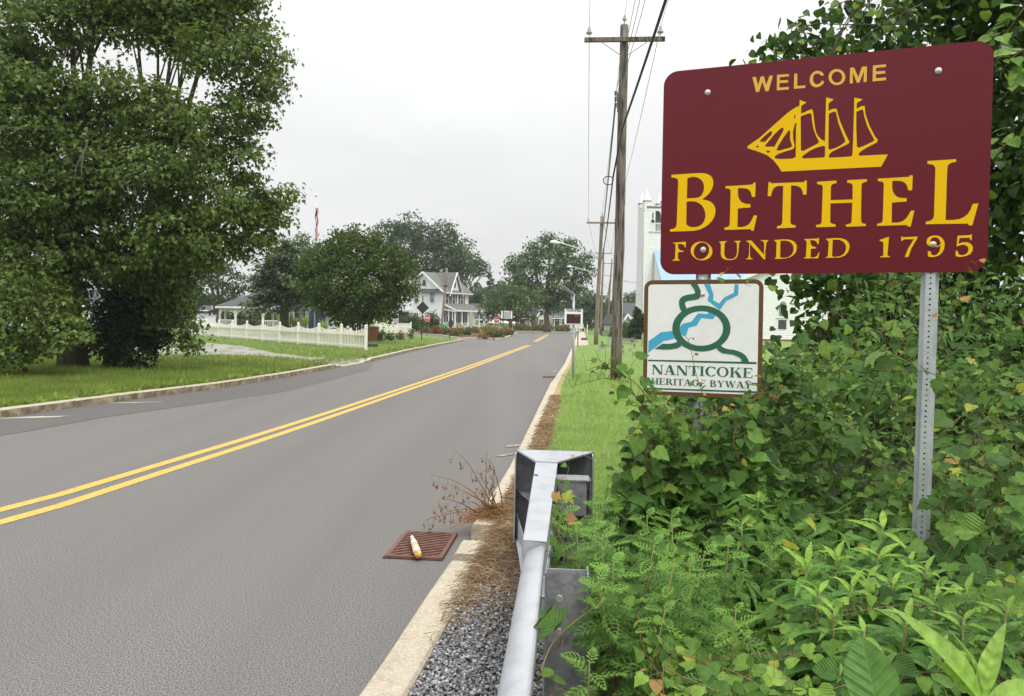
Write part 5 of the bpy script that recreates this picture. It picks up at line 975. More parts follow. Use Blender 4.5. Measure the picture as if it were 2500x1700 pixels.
# ------------------------------------------------------------------ other houses
simple_house(1164, 1192, 128, .25, 8, zl(778, 1175, 128), zl(742, 1170, 128), 'small cream cottage with a dark steep roof right of the white gabled house', 'cream', 'roof_dark', [(.45, 1.9, .8, 1.5)])
simple_house(1188, 1252, 136, .05, 5, zl(786, 1200, 136), zl(768, 1200, 136), 'long low cream outbuilding behind the flower island', 'cream', 'cream', [(.15, 1.1, .6, .6), (.6, 1.2, .7, .6)])
simple_house(1254, 1296, 150, .08, 7, zl(776, 1270, 150), zl(752, 1270, 150), 'greyish cream house behind the small tree with dark windows', 'cream', 'roof_dark', [(.18, 3.2, .8, 1.3), (.42, 3.2, .8, 1.3), (.78, 3.2, .8, 1.3), (.2, 1.2, .7, 1.2)], door=(.5, 1.0, 'shutter'))
simple_house(1314, 1350, 150, .15, 8, zl(766, 1330, 150), zl(738, 1330, 150), 'tall cream house partly hidden by the large central tree trunk', 'cream', 'roof_dark', [(.2, 3.5, .8, 1.6), (.2, 1.2, .8, 1.4), (.75, 3.5, .8, 1.6)], ridge='across')
simple_house(1352, 1384, 146, -.1, 8, zl(776, 1365, 146), zl(757, 1365, 146), 'white clapboard house right of the large central tree trunk', 'white', 'roof_dark', [(.25, 1.7, .8, 1.5), (.78, 1.7, .7, 1.3)], pitch=.35)
simple_house(1518, 1542, 110, .3, 6, zl(785, 1530, 110), zl(767, 1530, 110), 'small yellow cream gabled building behind the cemetery hedge', 'cream', 'roof_dark', [], ridge='across')
simple_house(1519, 1580, 135, .1, 9, zl(772, 1540, 135), zl(740, 1540, 135), 'building with a broad dark grey roof beyond the cemetery hedge', 'white', 'roof_dark', [(.3, 1.5, .8, 1.2)])
simple_house(440, 545, 112, .02, 9, zl(757, 500, 112), zl(735, 500, 112), 'long white single-storey house behind the picket fence at left', 'white', 'roof_dark', [(.12, 2.2, .9, 1.3), (.82, 2.2, .8, 1.2)], pitch=.25)
simple_house(-60, 260, 66, .04, 9, zl(742, 100, 66), zl(705, 100, 66), 'white house glimpsed through the large tree at the left edge', 'white', 'roof_dark', [(.55, 1.6, .9, 1.2), (.75, 1.6, .9, 1.2), (.9, 1.6, .9, 1.2)], pitch=.2)
simple_house(268, 331, 48, .1, 3, zl(778, 300, 48), zl(762, 300, 48), 'small white clapboard shed beside the big tree trunk and driveway', 'white', 'roof_dark', [(.5, 1.0, .5, .6)], pitch=.18, cat='shed')
# white house with the dark blue arched entrance behind the spruce
hr_, Lh_, wd_ = simple_house(700, 872, 100, .03, 9, zl(748, 780, 100), zl(690, 780, 100), 'white house with paired windows and a dark blue arched entrance behind the fence', 'white', 'roof_dark', [(.14, 2.1, .55, 1.5), (.23, 2.1, .55, 1.5), (.72, 2.1, .6, 1.4), (.86, 2.1, .6, 1.4)], pitch=.25)
pts = []; xc = gl(774, 99); 
for a in np.linspace(0, math.pi, 11): pts.append(Vector((xc+.95*math.cos(a), 98.6, 1.75+1.0*math.sin(a))))
pts += [Vector((xc-.95, 98.6, .1)), Vector((xc+.95, 98.6, .1))]
MB(hr_.location).prism(pts, (0, .5, 0)).build('entrance_awning', M['navy'], hr_)
MB(hr_.location).prism([Vector((xc-2.2, 98.9, 3.0)), Vector((xc+2.2, 98.9, 3.0)), Vector((xc, 98.9, 4.6))], (0, .8, 0)).build('entrance_gable', M['white'], hr_)

# ------------------------------------------------------------------ church
Y = 84; ch = empty('church', (gl(1600, Y), Y, 0), 'white clapboard church with pinnacled bell tower, pale blue roof and gothic window', 'church')
kk = Y/F; xl = gl(1566, Y); tw = 60*kk; a_ = .10
Lt = Loc((xl, Y, 0), (math.cos(a_), math.sin(a_), 0)); ztop = zl(506, 1590, Y); zo0, zo1 = zl(564, 1590, Y), zl(514, 1590, Y)
ax0, ax1 = 14*kk, tw-14*kk-.05
siding(Lt, [(0, 0), (tw, 0), (tw, zo0), (0, zo0)], .185, M['white'], ch, name='tower_wall', d1=.05)
siding(Lt, [(0, zo0), (ax0, zo0), (ax0, zo1), (0, zo1)], .185, M['white'], ch, name='tower_wall', d1=.05)
siding(Lt, [(ax1, zo0), (tw, zo0), (tw, zo1), (ax1, zo1)], .185, M['white'], ch, name='tower_wall', d1=.05)
siding(Lt, [(0, zo1), (tw, zo1), (tw, ztop), (0, ztop)], .185, M['white'], ch, name='tower_wall', d1=.05)
Ll = Loc(Lt.p(0, 0, -tw), Lt.n); siding(Ll, [(0, 0), (tw, 0), (tw, ztop), (0, ztop)], .185, M['white'], ch, name='tower_wall', d1=.05)
Lr = Loc(Lt.p(tw, 0, 0), -Lt.n); siding(Lr, [(0, 0), (tw, 0), (tw, ztop), (0, ztop)], .185, M['white'], ch, name='tower_wall', d1=.05)
Lb = Loc(Lt.p(tw, 0, -tw), -Lt.a); siding(Lb, [(0, 0), (tw, 0), (tw, zo0), (0, zo0)], .185, M['white'], ch, name='tower_wall', d1=.05)
for q0, q1 in ((0, tw-ax1), (tw-ax0, tw)): siding(Lb, [(q0, zo0), (q1, zo0), (q1, ztop), (q0, ztop)], .185, M['white'], ch, name='tower_wall', d1=.05)
# belfry arch: rounded bracket corners, sill and balusters
for u0, s_ in ((ax0, 1), (ax1, -1)):
    MB(wl(ch)).prism([Lt.p(u0, zo1, .02), Lt.p(u0+s_*.42, zo1, .02), Lt.p(u0+s_*.30, zo1-.08, .02), Lt.p(u0+s_*.18, zo1-.2, .02), Lt.p(u0+s_*.1, zo1-.5, .02), Lt.p(u0+s_*.13, zo1-.62, .02), Lt.p(u0, zo1-.9, .02)], -Lt.n*.15).build('arch_bracket', M['white'], ch)
zbal = zl(545, 1590, Y)
MB(wl(ch)).box(Lt.p(tw/2, zbal, .03), (ax1-ax0, .1, .09), (Lt.a, Lt.n, ZZ)).build('belfry_rail', M['white'], ch)
for k in range(9): MB(wl(ch)).box(Lt.p(ax0+(ax1-ax0)*(k+.5)/9, (zbal+zo0)/2, .02), (.05, .05, zbal-zo0-.04), (Lt.a, Lt.n, ZZ)).build('baluster', M['white'], ch)
MB(wl(ch)).box(Lt.p(tw/2, zo0-.04, .05), (ax1-ax0+.2, .16, .08), (Lt.a, Lt.n, ZZ)).build('belfry_sill', M['white'], ch)
MB(wl(ch)).box(Lt.p(tw/2, zo1-.35, -tw/2), (.1, .1, .6), (Lt.a, Lt.n, ZZ)).build('bell_yoke', M['stone_dark'], ch)
MB(wl(ch)).lathe(Lt.p(tw/2, zo1-1.15, -tw/2), [(.26, 0), (.2, .1), (.15, .3), (.08, .4), (0, .44)], 14).build('bell', M['stone_dark'], ch, smooth=True)
slab([Lt.p(0, ztop, 0), Lt.p(tw, ztop, 0), Lt.p(tw, ztop, -tw), Lt.p(0, ztop, -tw)], .06, 'tower_cap', M['roof'], ch)
MB(wl(ch)).box(Lt.p(tw/2, ztop+.03, .03), (tw-.5, .14, .12), (Lt.a, Lt.n, ZZ)).build('tower_cornice', M['roof'], ch)
zp1, zp2 = zl(491, 1576, Y), zl(460, 1576, Y)
for u, v in ((.33, .33), (tw-.33, .33), (.33, tw-.33), (tw-.33, tw-.33)):
    q = Lt.p(u, 0, -v); Lp = [Loc(Lt.p(u-.33, 0, -v+.33), Lt.a), Loc(Lt.p(u-.33, 0, -v-.33), Lt.n)]
    for Lq in Lp: siding(Lq, [(0, ztop), (.66, ztop), (.66, zp1), (0, zp1)], .185, M['white'], ch, name='pinnacle_wall')
    MB(wl(ch)).box((q.x, q.y, (ztop+zp1)/2), (.58, .58, zp1-ztop), (Lt.a, -Lt.n, ZZ)).build('pinnacle_core', M['white'], ch)
    MB(wl(ch)).box((q.x, q.y, zp1+.03), (.8, .8, .06), (Lt.a, -Lt.n, ZZ)).build('pinnacle_cornice', M['roof'], ch)
    b = MB(wl(ch)); c4 = [q+Lt.a*sx*.34+Lt.n*sy*.34+ZZ*(zp1+.06) for sx, sy in ((-1, -1), (1, -1), (1, 1), (-1, 1))]; tp = Vector((q.x, q.y, zp2))
    for i in range(4): b.poly([c4[i], c4[(i+1) % 4], tp])
    b.build('pinnacle_spire', M['white'], ch)
# nave: blue roof sloping toward the viewer, wall below
nx0, nx1 = tw*.62, 15.0; zr_ = zl(615, 1600, Y); ze_ = zl(722, 1620, Y)
Ln = Loc(Lt.p(nx0, 0, .05), Lt.a)
slab([Lt.p(25*kk, ze_, 4.4), Lt.p(nx1, ze_, 4.4), Lt.p(nx1, zr_, .12), Lt.p(25*kk, zr_, .12)], .08, 'nave_roof', M['roof_blue'], ch)
slab([Lt.p(tw+.2, ze_, -4.2), Lt.p(nx1, ze_, -4.2), Lt.p(nx1, zr_, .10), Lt.p(tw+.2, zr_, .10)], .08, 'nave_roof', M['roof_blue'], ch)
siding(Loc(Lt.p(25*kk+.1, 0, 4.0), Lt.a), [(0, 0), (nx1-25*kk-.1, 0), (nx1-25*kk-.1, ze_), (0, ze_)], .185, M['white'], ch, name='nave_wall', d1=.05)
siding(Loc(Lt.p(25*kk+.1, 0, .15), Lt.n), [(0, 0), (3.85, 0), (3.85, ze_), (0, zr_-.1)], .185, M['white'], ch, name='nave_wall', d1=.05)
siding(Loc(Lt.p(nx1, 0, 4.0), -Lt.n), [(0, 0), (9, 0), (9, ze_), (4.5, zr_-.1), (0, ze_)], .185, M['white'], ch, name='nave_wall', d1=.05)
# transept gable facing us
Yt = 78; kt = Yt/F; xt0 = gl(1800, Yt); xt1 = xt0+9.5; Lq = Loc((xt0, Yt, 0), (math.cos(a_), math.sin(a_), 0)); zet = zl(686, 1810, Yt)+.1; zrt = zet+4.75*.42
zbr = zl(828, 1880, Yt)
MB(wl(ch)).box(Lq.p(4.75, zbr/2-.1, -.1), (9.5, .3, max(zbr, .3)+.2), (Lq.a, Lq.n, ZZ)).build('brick_base', M['brick'], ch)
siding(Lq, [(0, zbr), (9.5, zbr), (9.5, zet), (4.75, zrt), (0, zet)], .205, M['white'], ch, name='transept_wall', d1=.055)
for s_ in (0, 1):
    e_ = -.4 if s_ == 0 else 9.9
    slab([Lq.p(e_, zet-.17, .4), Lq.p(4.75, zrt+.05, .4), Lq.p(4.75, zrt+.05, -8), Lq.p(e_, zet-.17, -8)], .1, 'transept_roof', M['roof_blue'], ch)
    MB(wl(ch)).bar(Lq.p(e_, zet-.17, .43), Lq.p(4.75, zrt+.05, .43), .08, .3).build('bargeboard', M['white'], ch)
uw = (gl(1913, Yt)-xt0)/math.cos(a_); zw0, zw1 = zl(772, 1913, Yt), zl(736, 1913, Yt); ww = 20*kt
def gothic(w_, z0, z1, d):
    sp__ = z0+(z1-z0)*.55; pts = [Lq.p(uw-w_/2, z0, d), Lq.p(uw+w_/2, z0, d), Lq.p(uw+w_/2, sp__, d)]
    for k in range(1, 7): t = k/7; pts.append(Lq.p(uw+w_/2*math.cos(t*math.pi/2)**.8, sp__+(z1-sp__)*math.sin(t*math.pi/2), d))
    pts.append(Lq.p(uw, z1, d))
    for k in range(6, 0, -1): t = k/7; pts.append(Lq.p(uw-w_/2*math.cos(t*math.pi/2)**.8, sp__+(z1-sp__)*math.sin(t*math.pi/2), d))
    pts.append(Lq.p(uw-w_/2, sp__, d)); return pts
gwf = MB(wl(ch)).prism(gothic(ww+.22, zw0-.08, zw1+.12, .03), Lq.n*.04).build('gothic_window', M['white'], ch)
MB(wl(ch)).prism(gothic(ww, zw0, zw1, .073), Lq.n*.01).build('stained_glass', M['stained'], gwf)
for u in (-.17, .17): MB(wl(ch)).box(Lq.p(uw+u, zw0+(zw1-zw0)*.35, .09), (.035, .03, (zw1-zw0)*.7), (Lq.a, Lq.n, ZZ)).build('mullion', M['shutter'], gwf)
MB(wl(ch)).lathe(Lq.p(uw, zw0+.3, .085), [(.2, 0), (.2, .03), (.12, .03), (.12, 0)], 14, Lq.n).build('tracery_ring', M['stone'], gwf)
MB(wl(ch)).box(Lq.p(uw, zw0-.14, .06), (ww+.5, .14, .09), (Lq.a, Lq.n, ZZ)).build('window_sill', M['white'], ch)
MB(wl(ch)).box(Lq.p(uw, zw0-.8, .05), (ww, .08, .85), (Lq.a, Lq.n, ZZ)).build('basement_grille', M['shutter'], ch)

# ------------------------------------------------------------------ gazebo
Y = 70; gx = gl(622, Y); gz_ = empty('gazebo', (gx, Y, .1), 'white octagonal gazebo with dark shingled roof behind the picket fence', 'gazebo')
R_ = 2.85; zev = zl(750, 620, Y); zap = zl(716, 610, Y); zf = .35
oc = [(gx+R_*math.cos(math.radians(22.5+45*k+8)), Y+R_*math.sin(math.radians(22.5+45*k+8))) for k in range(8)]
MB(gz_.location).prism([Vector((gx+(x-gx)*1.05, Y+(y-Y)*1.05, .1)) for x, y in oc], (0, 0, zf-.1)).build('floor', M['white'], gz_)
for k in range(8):
    x, y = oc[k]; x2, y2 = oc[(k+1) % 8]
    MB(gz_.location).box((x, y, (zf+zev)/2), (.16, .16, zev-zf)).build('column', M['white'], gz_)
    o1 = Vector((gx+(x-gx)*1.13, Y+(y-Y)*1.13, zev-.02)); o2 = Vector((gx+(x2-gx)*1.13, Y+(y2-Y)*1.13, zev-.02))
    MB(gz_.location).prism([o1, o2, Vector((gx, Y, zap))], (0, 0, .07)).build('roof_segment', M['roof_dark'], gz_)
    MB(gz_.location).bar(o1-Vector((0, 0, .06)), o2-Vector((0, 0, .06)), .06, .16).build('fascia', M['white'], gz_)
    p1 = Vector((x, y, zev-.32)); p2 = Vector((x2, y2, zev-.32)); d = (p2-p1); L_ = d.length; d.normalize(); nrm_ = d.cross(ZZ)
    MB(gz_.location).bar(p1, p2, .06, .07).build('lintel', M['white'], gz_)
    b = MB(gz_.location)
    for j in range(12): q = p1.lerp(p2, (j+.5)/12); b.box(q+ZZ*.13, (.05, .04, .2), (d, nrm_, ZZ))
    b.build('spindle_frieze', M['white'], gz_)
    b = MB(gz_.location)
    for s_, q in ((1, p1), (-1, p2)): b.prism([q, q+d*s_*.6, q+d*s_*.4-ZZ*.08, q+d*s_*.2-ZZ*.22, q+d*s_*.08-ZZ*.5, q-ZZ*.55], nrm_*.05)
    b.build('arch_bracket', M['white'], gz_)
    if k not in (5,):
        MB(gz_.location).bar(Vector((x, y, zf+.85)), Vector((x2, y2, zf+.85)), .06, .08).build('hand_rail', M['white'], gz_)
        b = MB(gz_.location)
        for j in range(13): q = Vector((x, y, zf+.45)).lerp(Vector((x2, y2, zf+.45)), (j+.5)/13); b.box(q, (.035, .035, .8))
        b.build('balusters', M['white'], gz_)
MB(gz_.location).lathe((gx, Y, zap-.1), [(.35, 0), (.35, .38), (.42, .4), (.0, .62)], 8).build('cupola', M['white'], gz_)

# ------------------------------------------------------------------ picket fences
def picket_fence(pts, zp, zmin, label, npk, h=1.0, dip=.22, pw=.075, cap=True, zbase=.11):
    r = empty('picket_fence', (*pts[0], zbase), label, 'fence')
    pm = MB((0, 0, 0)); pm.prism([Vector((-pw/2, 0, 0)), Vector((pw/2, 0, 0)), Vector((pw/2, 0, .95)), Vector((0, 0, 1.0)), Vector((-pw/2, 0, .95))], (0, .022, 0)); pme = pm.mesh('picket'); pme.materials.append(M['vinyl'])
    O0 = Vector((*pts[0], zbase))
    for i, (x, y) in enumerate(pts):
        MB(O0).box((x, y, zbase+(zp)/2-.05), (.12, .12, zp+.1)).build('post', M['vinyl'], r)
        if cap: MB(O0).lathe((x, y, zbase+zp), [(.08, 0), (.085, .03), (.045, .05), (.075, .09), (.06, .14), (.0, .17)], 8).build('post_cap', M['vinyl'], r)
        if i == len(pts)-1: break
        a = Vector((x, y, 0)); c = Vector((*pts[i+1], 0)); d = (c-a); L_ = d.length; d.normalize(); n_ = d.cross(ZZ); ang = math.atan2(d.y, d.x)
        for z in (.18, h*.72): MB(O0).box((a+c)/2+ZZ*(zbase+z)-n_*.03, (L_-.12, .045, .09), (d, n_, ZZ)).build('rail', M['vinyl'], r)
        for k in range(npk):
            t = (k+.5)/npk; hh = h-dip*math.sin(math.pi*t)**.8
            o = link('picket', pme, None, r, a.lerp(c, .03+t*.94)+ZZ*(.07)+Vector((0, 0, zbase))-O0+n_*.01)
            o.rotation_euler = (0, 0, ang); o.scale = (1, 1, hh)
    return r
f0 = G(893.4, 856, .11); f1 = G(504, 823, .11)
fp = [(f0.x+(f1.x-f0.x)*k/9, f0.y+(f1.y-f0.y)*k/9) for k in range(13)]
picket_fence(fp, 1.02, 0, 'long cream white picket fence with scalloped tops along the gravel drive', 15, h=.98, dip=.17, pw=.07)
Y = 78; e0, e1 = gl(918, Y), gl(998, Y)
picket_fence([(e0+(e1-e0)*k/2, Y+.8*k) for k in range(3)], 1.0, 0, 'short white picket fence in front of the bushes by the gabled house', 15, h=.98, dip=.0)
g_ = G(910, 857, .12); r = empty('landscape_timber', g_, 'short dark timber lying on the grass past the end of the picket fence', 'timber')
MB(g_).box((G(905, 852).x, 41.5, .19), (1.0, .16, .16)).build('beam', M['signback'], r, bevel=.01)
# brick pier: real bricks
Y = 52; g_ = Vector((gl(910, Y), Y, .1)); r = empty('brick_pier', g_, 'low red brick pier with dark cap between the crepe myrtle and small round shrubs', 'pier')
MB(g_).box((g_.x, Y, .55), (.62, .62, .9)).build('mortar_core', M['stone'], r)
bk_ = MB((0, 0, 0)).box((0, 0, 0), (.19, .05, .058)).mesh('brick', bevel=.004); bk_.materials.append(M['brick'])
for c_ in range(13):
    for k in range(4):
        u = -.31+.1+(k if c_ % 2 == 0 else k-.5)*.205
        if u > .33: continue
        link('brick', bk_, None, r, (min(max(u, -.23), .23), -.315, .04+c_*.067))
        o = link('brick', bk_, None, r, (.315, min(max(u, -.23), .23), .04+c_*.067)); o.rotation_euler = (0, 0, math.pi/2)
MB(g_).box((g_.x, Y, 1.03), (.74, .74, .07)).build('cap', M['stone_dark'], r)
# low dark fence of the front wall seen left of the pier
# ------------------------------------------------------------------ cemetery
def stone(px, pyb, pyt, wpx, label, kind='slab', m='stone', zg=.12, th=.12):
    g_ = G(px, pyb, zg); k = g_.y/F; h = (pyb-pyt)*k; w_ = wpx*k; r = empty('headstone', g_, label, 'gravestone', 'gravestones behind the utility poles')
    x, y, z = g_
    if kind == 'slab':
        pts = [(-w_/2, .06), (w_/2, .06), (w_/2, h*.85)]+[(w_/2*math.cos(a), h*.85+h*.15*math.sin(a)) for a in np.linspace(.3, math.pi-.3, 6)]+[(-w_/2, h*.85)]
        MB(g_).prism([Vector((x+u, y-th/2, z+v)) for u, v in pts], (0, th, 0)).build('tablet', M[m], r, bevel=.008)
        MB(g_).box((x, y, z+.03), (w_*1.3+.06, th+.14, .1)).build('plinth', M['stone'], r, bevel=.006)
    elif kind == 'monument':
        MB(g_).box((x, y, z+h*.08), (w_*1.15, w_*.7, h*.16)).build('plinth', M[m], r, bevel=.02)
        MB(g_).box((x, y, z+h*.42), (w_*.85, w_*.45, h*.52)).build('die', M[m], r, bevel=.02)
        MB(g_).prism([Vector((x+u*w_, y-w_*.25, z+v*h)) for u, v in ((-.5, .68), (.5, .68), (.48, .8), (.2, .95), (-.2, .95), (-.48, .8))], (0, w_*.5, 0)).build('cap', M[m], r, bevel=.02)
    elif kind == 'cross':
        MB(g_).box((x, y, z+.08), (w_*1.1, .3, .16)).build('plinth', M['stone'], r, bevel=.01)
        MB(g_).box((x, y, z+h*.3), (w_*.5, .18, h*.5)).build('die', M[m], r, bevel=.01)
        MB(g_).box((x, y, z+h*.75), (w_*.22, .1, h*.5)).build('shaft', M[m], r); MB(g_).box((x, y-.002, z+h*.82), (w_*.8, .098, h*.12)).build('arm', M[m], r)
    return r
stone(1488, 823, 799, 13, 'large pale stepped granite monument between the nearest pole and the pole row', 'monument')
stone(1486, 847, 825, 9, 'white cross-topped gravestone left of the nearest utility pole', 'cross')
stone(1464, 858, 843, 3.5, 'slim leaning tablet gravestone, nearer of the thin pair left of the nearest pole', m='stone')
stone(1469.5, 852, 833, 4.5, 'slim tall tablet gravestone, farther of the thin pair left of the nearest pole', m='stone_dark')
stone(1543.5, 841, 824, 8, 'dark upright gravestone with a pale base left of the byway sign', m='stone_dark')
stone(1570, 845, 813, 9, 'tall pale grey gravestone just at the left edge of the byway sign', 'monument')
stone(1549, 850, 839, 4, 'small dark leaning gravestone right of the dark upright one', m='stone_dark')
stone(1520, 853, 843, 2.5, 'small brown marker right next to the nearest pole, upper one', m='rust')
stone(1522, 865, 856, 3, 'small dark marker right next to the nearest pole, lower one', m='stone_dark')
stone(1536.5, 859, 851, 1.8, 'small white footstone, left of a narrow pair in the cemetery grass')
stone(1540.5, 859, 851, 1.8, 'small white footstone, right of a narrow pair in the cemetery grass')
stone(1545, 871, 859, 1.6, 'thin dark stake in the cemetery grass below the white footstones', m='stone_dark', th=.05)
stone(1558, 868, 861, 7, 'small dark triangular marker low in the cemetery grass', m='stone_dark')
stone(1905, 935, 880, 26, 'grey weathered gravestone glimpsed through leaves right of the byway sign', 'monument', zg=.12)
stone(1890, 960, 925, 34, 'low broad grey tomb glimpsed through leaves below the grey weathered gravestone', 'monument', zg=.12)
# grave edging and flowers
def cyl_pt(px, py, z=.13): return G(px, py, z)
b = MB(cyl_pt(1525, 836)); b.bar(cyl_pt(1515, 833)+ZZ*.15, cyl_pt(1558, 837)+ZZ*.15, .12, .2); o = b.build('grave_kerb', M['stone']); tag(o, 'low pale stone edging around a grave beside the dark upright gravestone', 'edging')
b = MB(cyl_pt(1525, 842)); b.bar(cyl_pt(1515, 840)+ZZ*.08, cyl_pt(1548, 842)+ZZ*.08, .1, .12); o = b.build('grave_kerb', M['concrete']); tag(o, 'thin second grave edging strip in front of the dark upright gravestone', 'edging')
# iron fence
a0 = G(1468, 823, .0); a1 = G(1576, 823.5, .0); r = empty('iron_fence', a0, 'black iron railing fence behind the cemetery stones', 'fence')
Lf_ = (a1-a0); n_i = 60; dI = Lf_.normalized(); hI = (823-806)*a0.y/F
ib = MB((0, 0, 0)).box((0, 0, hI/2), (.03, .03, hI)).mesh('bar'); ib.materials.append(M['ironfence'])
for k in range(n_i+1): link('bar', ib, None, r, Lf_*k/n_i)
for z in (.15, hI-.08): MB(a0).bar(a0+ZZ*z, a1+ZZ*z, .04, .05).build('rail', M['ironfence'], r)
for k in range(0, 9): MB(a0).box(a0+Lf_*k/8+ZZ*(hI/2+.05), (.09, .09, hI+.1)).build('post', M['ironfence'], r)
# ================================================================== VEGETATION
def fan(outline, z=None):
    V = [(x, y, (z[i] if z else 0)) for i, (x, y) in enumerate(outline)]
    return V
def tpl_from(halves, droop=.25, cup=.15, mid=4):
    """leaf from a right-half outline [(x,y)...] base->tip, mirrored about a folded, drooping midrib"""
    V = []; T = []
    n = len(halves)
    for (x, y) in halves: V.append((0, y, -droop*y*y))                     # midrib points
    for (x, y) in halves: V.append((x, y, -droop*y*y+cup*x-.45*x*x))
    for (x, y) in halves: V.append((-x, y, -droop*y*y+cup*x-.45*x*x))
    for i in range(n-1):
        a, b = i, i+1
        for o_, fl_ in ((n, False), (2*n, True)):
            q = [(a, b, o_+b), (a, o_+b, o_+a)]
            for t in q: T.append(t[::-1] if not fl_ else t)
    V = np.array(V, float); T = np.array(T)
    ok = [len({tuple(np.round(V[k], 5)) for k in t}) == 3 for t in T]
    T = T[ok]
    # drop the base points shared by the mirrored halves
    used = np.unique(T); mp_ = -np.ones(len(V), int); mp_[used] = np.arange(len(used)); return V[used], mp_[T]
T_VINE = tpl_from([(0, 0), (.16, -.12), (.36, -.10), (.50, .06), (.55, .24), (.43, .36), (.45, .52), (.31, .62), (.20, .80), (0, 1.05)], .22, .3)
T_VINE0 = tpl_from([(0, 0), (.36, -.1), (.52, .18), (.40, .5), (.2, .78), (0, 1.0)], .22, .22)
T_LOBE = tpl_from([(0, 0), (.18, -.12), (.40, -.06), (.66, .14), (.50, .24), (.34, .32), (.44, .50), (.50, .68), (.30, .62), (.16, .74), (0, 1.08)], .25, .3)
T_HEART = tpl_from([(0, .04), (.12, -.08), (.30, -.10), (.44, .04), (.49, .24), (.43, .48), (.28, .72), (.12, .88), (0, 1.0)], .2, .35)
T_HEART0 = tpl_from([(0, .04), (.28, -.10), (.47, .12), (.40, .52), (.16, .85), (0, 1.0)], .2, .3)
T_LANCE = tpl_from([(0, 0), (.05, .12), (.105, .3), (.12, .42), (.112, .56), (.075, .76), (.03, .92), (0, 1.0)], .45, .5)
T_BROAD = tpl_from([(0, 0), (.12, .08), (.27, .28), (.31, .5), (.24, .72), (.11, .9), (0, 1.0)], .12, .35)
V4 = np.array([(0, 0, 0), (.34, .45, .05), (0, 1, -.1), (-.34, .45, .05)]); T_SIMPLE = (V4, np.array([(0, 1, 2), (0, 2, 3)]))
V6 = np.array([(0, 0, 0), (.45, .30, .03), (.2, .5, 0), (0, 1, -.12), (-.2, .5, 0), (-.45, .30, .03)]); T_MAPLE = (V6, np.array([(0, 1, 2), (0, 2, 3), (0, 3, 4), (0, 4, 5)]))
VN = np.array([(-.035, 0, 0), (.035, 0, 0), (0, 1, -.05)]); T_BLADE = (VN, np.array([(0, 1, 2)]))
def fern():
    V = []; T = []
    def lobe(bx, by, a, L, w_, z0):
        i = len(V); d = (math.sin(a), math.cos(a)); p_ = (d[1], -d[0])
        V.extend([(bx-p_[0]*w_*.4, by-p_[1]*w_*.4, z0), (bx+p_[0]*w_*.4, by+p_[1]*w_*.4, z0), (bx+d[0]*L*.5+p_[0]*w_, by+d[1]*L*.5+p_[1]*w_, z0+.03), (bx+d[0]*L, by+d[1]*L, z0-.04), (bx+d[0]*L*.5-p_[0]*w_, by+d[1]*L*.5-p_[1]*w_, z0+.03)])
        T.extend([(i, i+1, i+2), (i, i+2, i+4), (i+2, i+3, i+4)])
    for k, (y, L, a) in enumerate(((.18, .22, 1.0), (.32, .34, .95), (.46, .36, .85), (.60, .32, .75), (.73, .24, .6), (.84, .17, .5))):
        for s_ in (-1, 1):
            lobe(0, y, s_*a, L, .028, -.25*y*y)
            bx, by = s_*math.sin(a)*L*.45, y+math.cos(a)*L*.45
            lobe(bx, by, s_*(a-.65), L*.42, .018, -.25*y*y); lobe(bx, by, s_*(a+.55), L*.36, .016, -.25*y*y)
    lobe(0, .8, 0, .24, .03, -.18); lobe(0, 0, 0, .85, .012, -.05)
    return np.array(V), np.array(T)
T_FERN = fern()

def rand_unit(n, r=rng): v = r.normal(size=(n, 3)); return norm(v)
def crown(blobs, leaf, size, cpm, lpc, cr, flat=.5, shell=.55, droop=.3, jit=.6, upb=.75, r=rng, dens=1.0):
    """leaf clumps over ellipsoid lobes. blobs: (centre(3), radii(3)). cpm clumps per m2 of lobe, lpc leaves per clump, cr clump radius"""
    Ps = []; Ns = []
    cl_c = []
    for c, rad in blobs:
        c = np.array(c); rad = np.array(rad); area = 4*math.pi*(np.mean(rad)**2); n = max(4, int(area*cpm*dens))
        u = rand_unit(n, r); f = shell+(1-shell)*r.random(n)**.6; f *= 1+r.normal(size=n)*.07
        q = c+u*rad*f[:, None]; cl_c.append(q)
        nn = norm(u/rad*np.mean(rad)+np.array([0, 0, upb]))
        m_ = lpc
        off = r.normal(size=(n, m_, 3))*cr*np.array([1, 1, flat])*.6
        pos = q[:, None]+off; nr = nn[:, None]+r.normal(size=(n, m_, 3))*jit
        Ps.append(pos.reshape(-1, 3)); Ns.append(nr.reshape(-1, 3))
    pos = np.concatenate(Ps); nr = np.concatenate(Ns); n = len(pos)
    yd = r.normal(size=(n, 3)); yd[:, 2] -= droop*3
    s = size*(.65+.7*r.random(n))
    return scatter(leaf, pos, nr, yd, s, r), np.concatenate(cl_c)
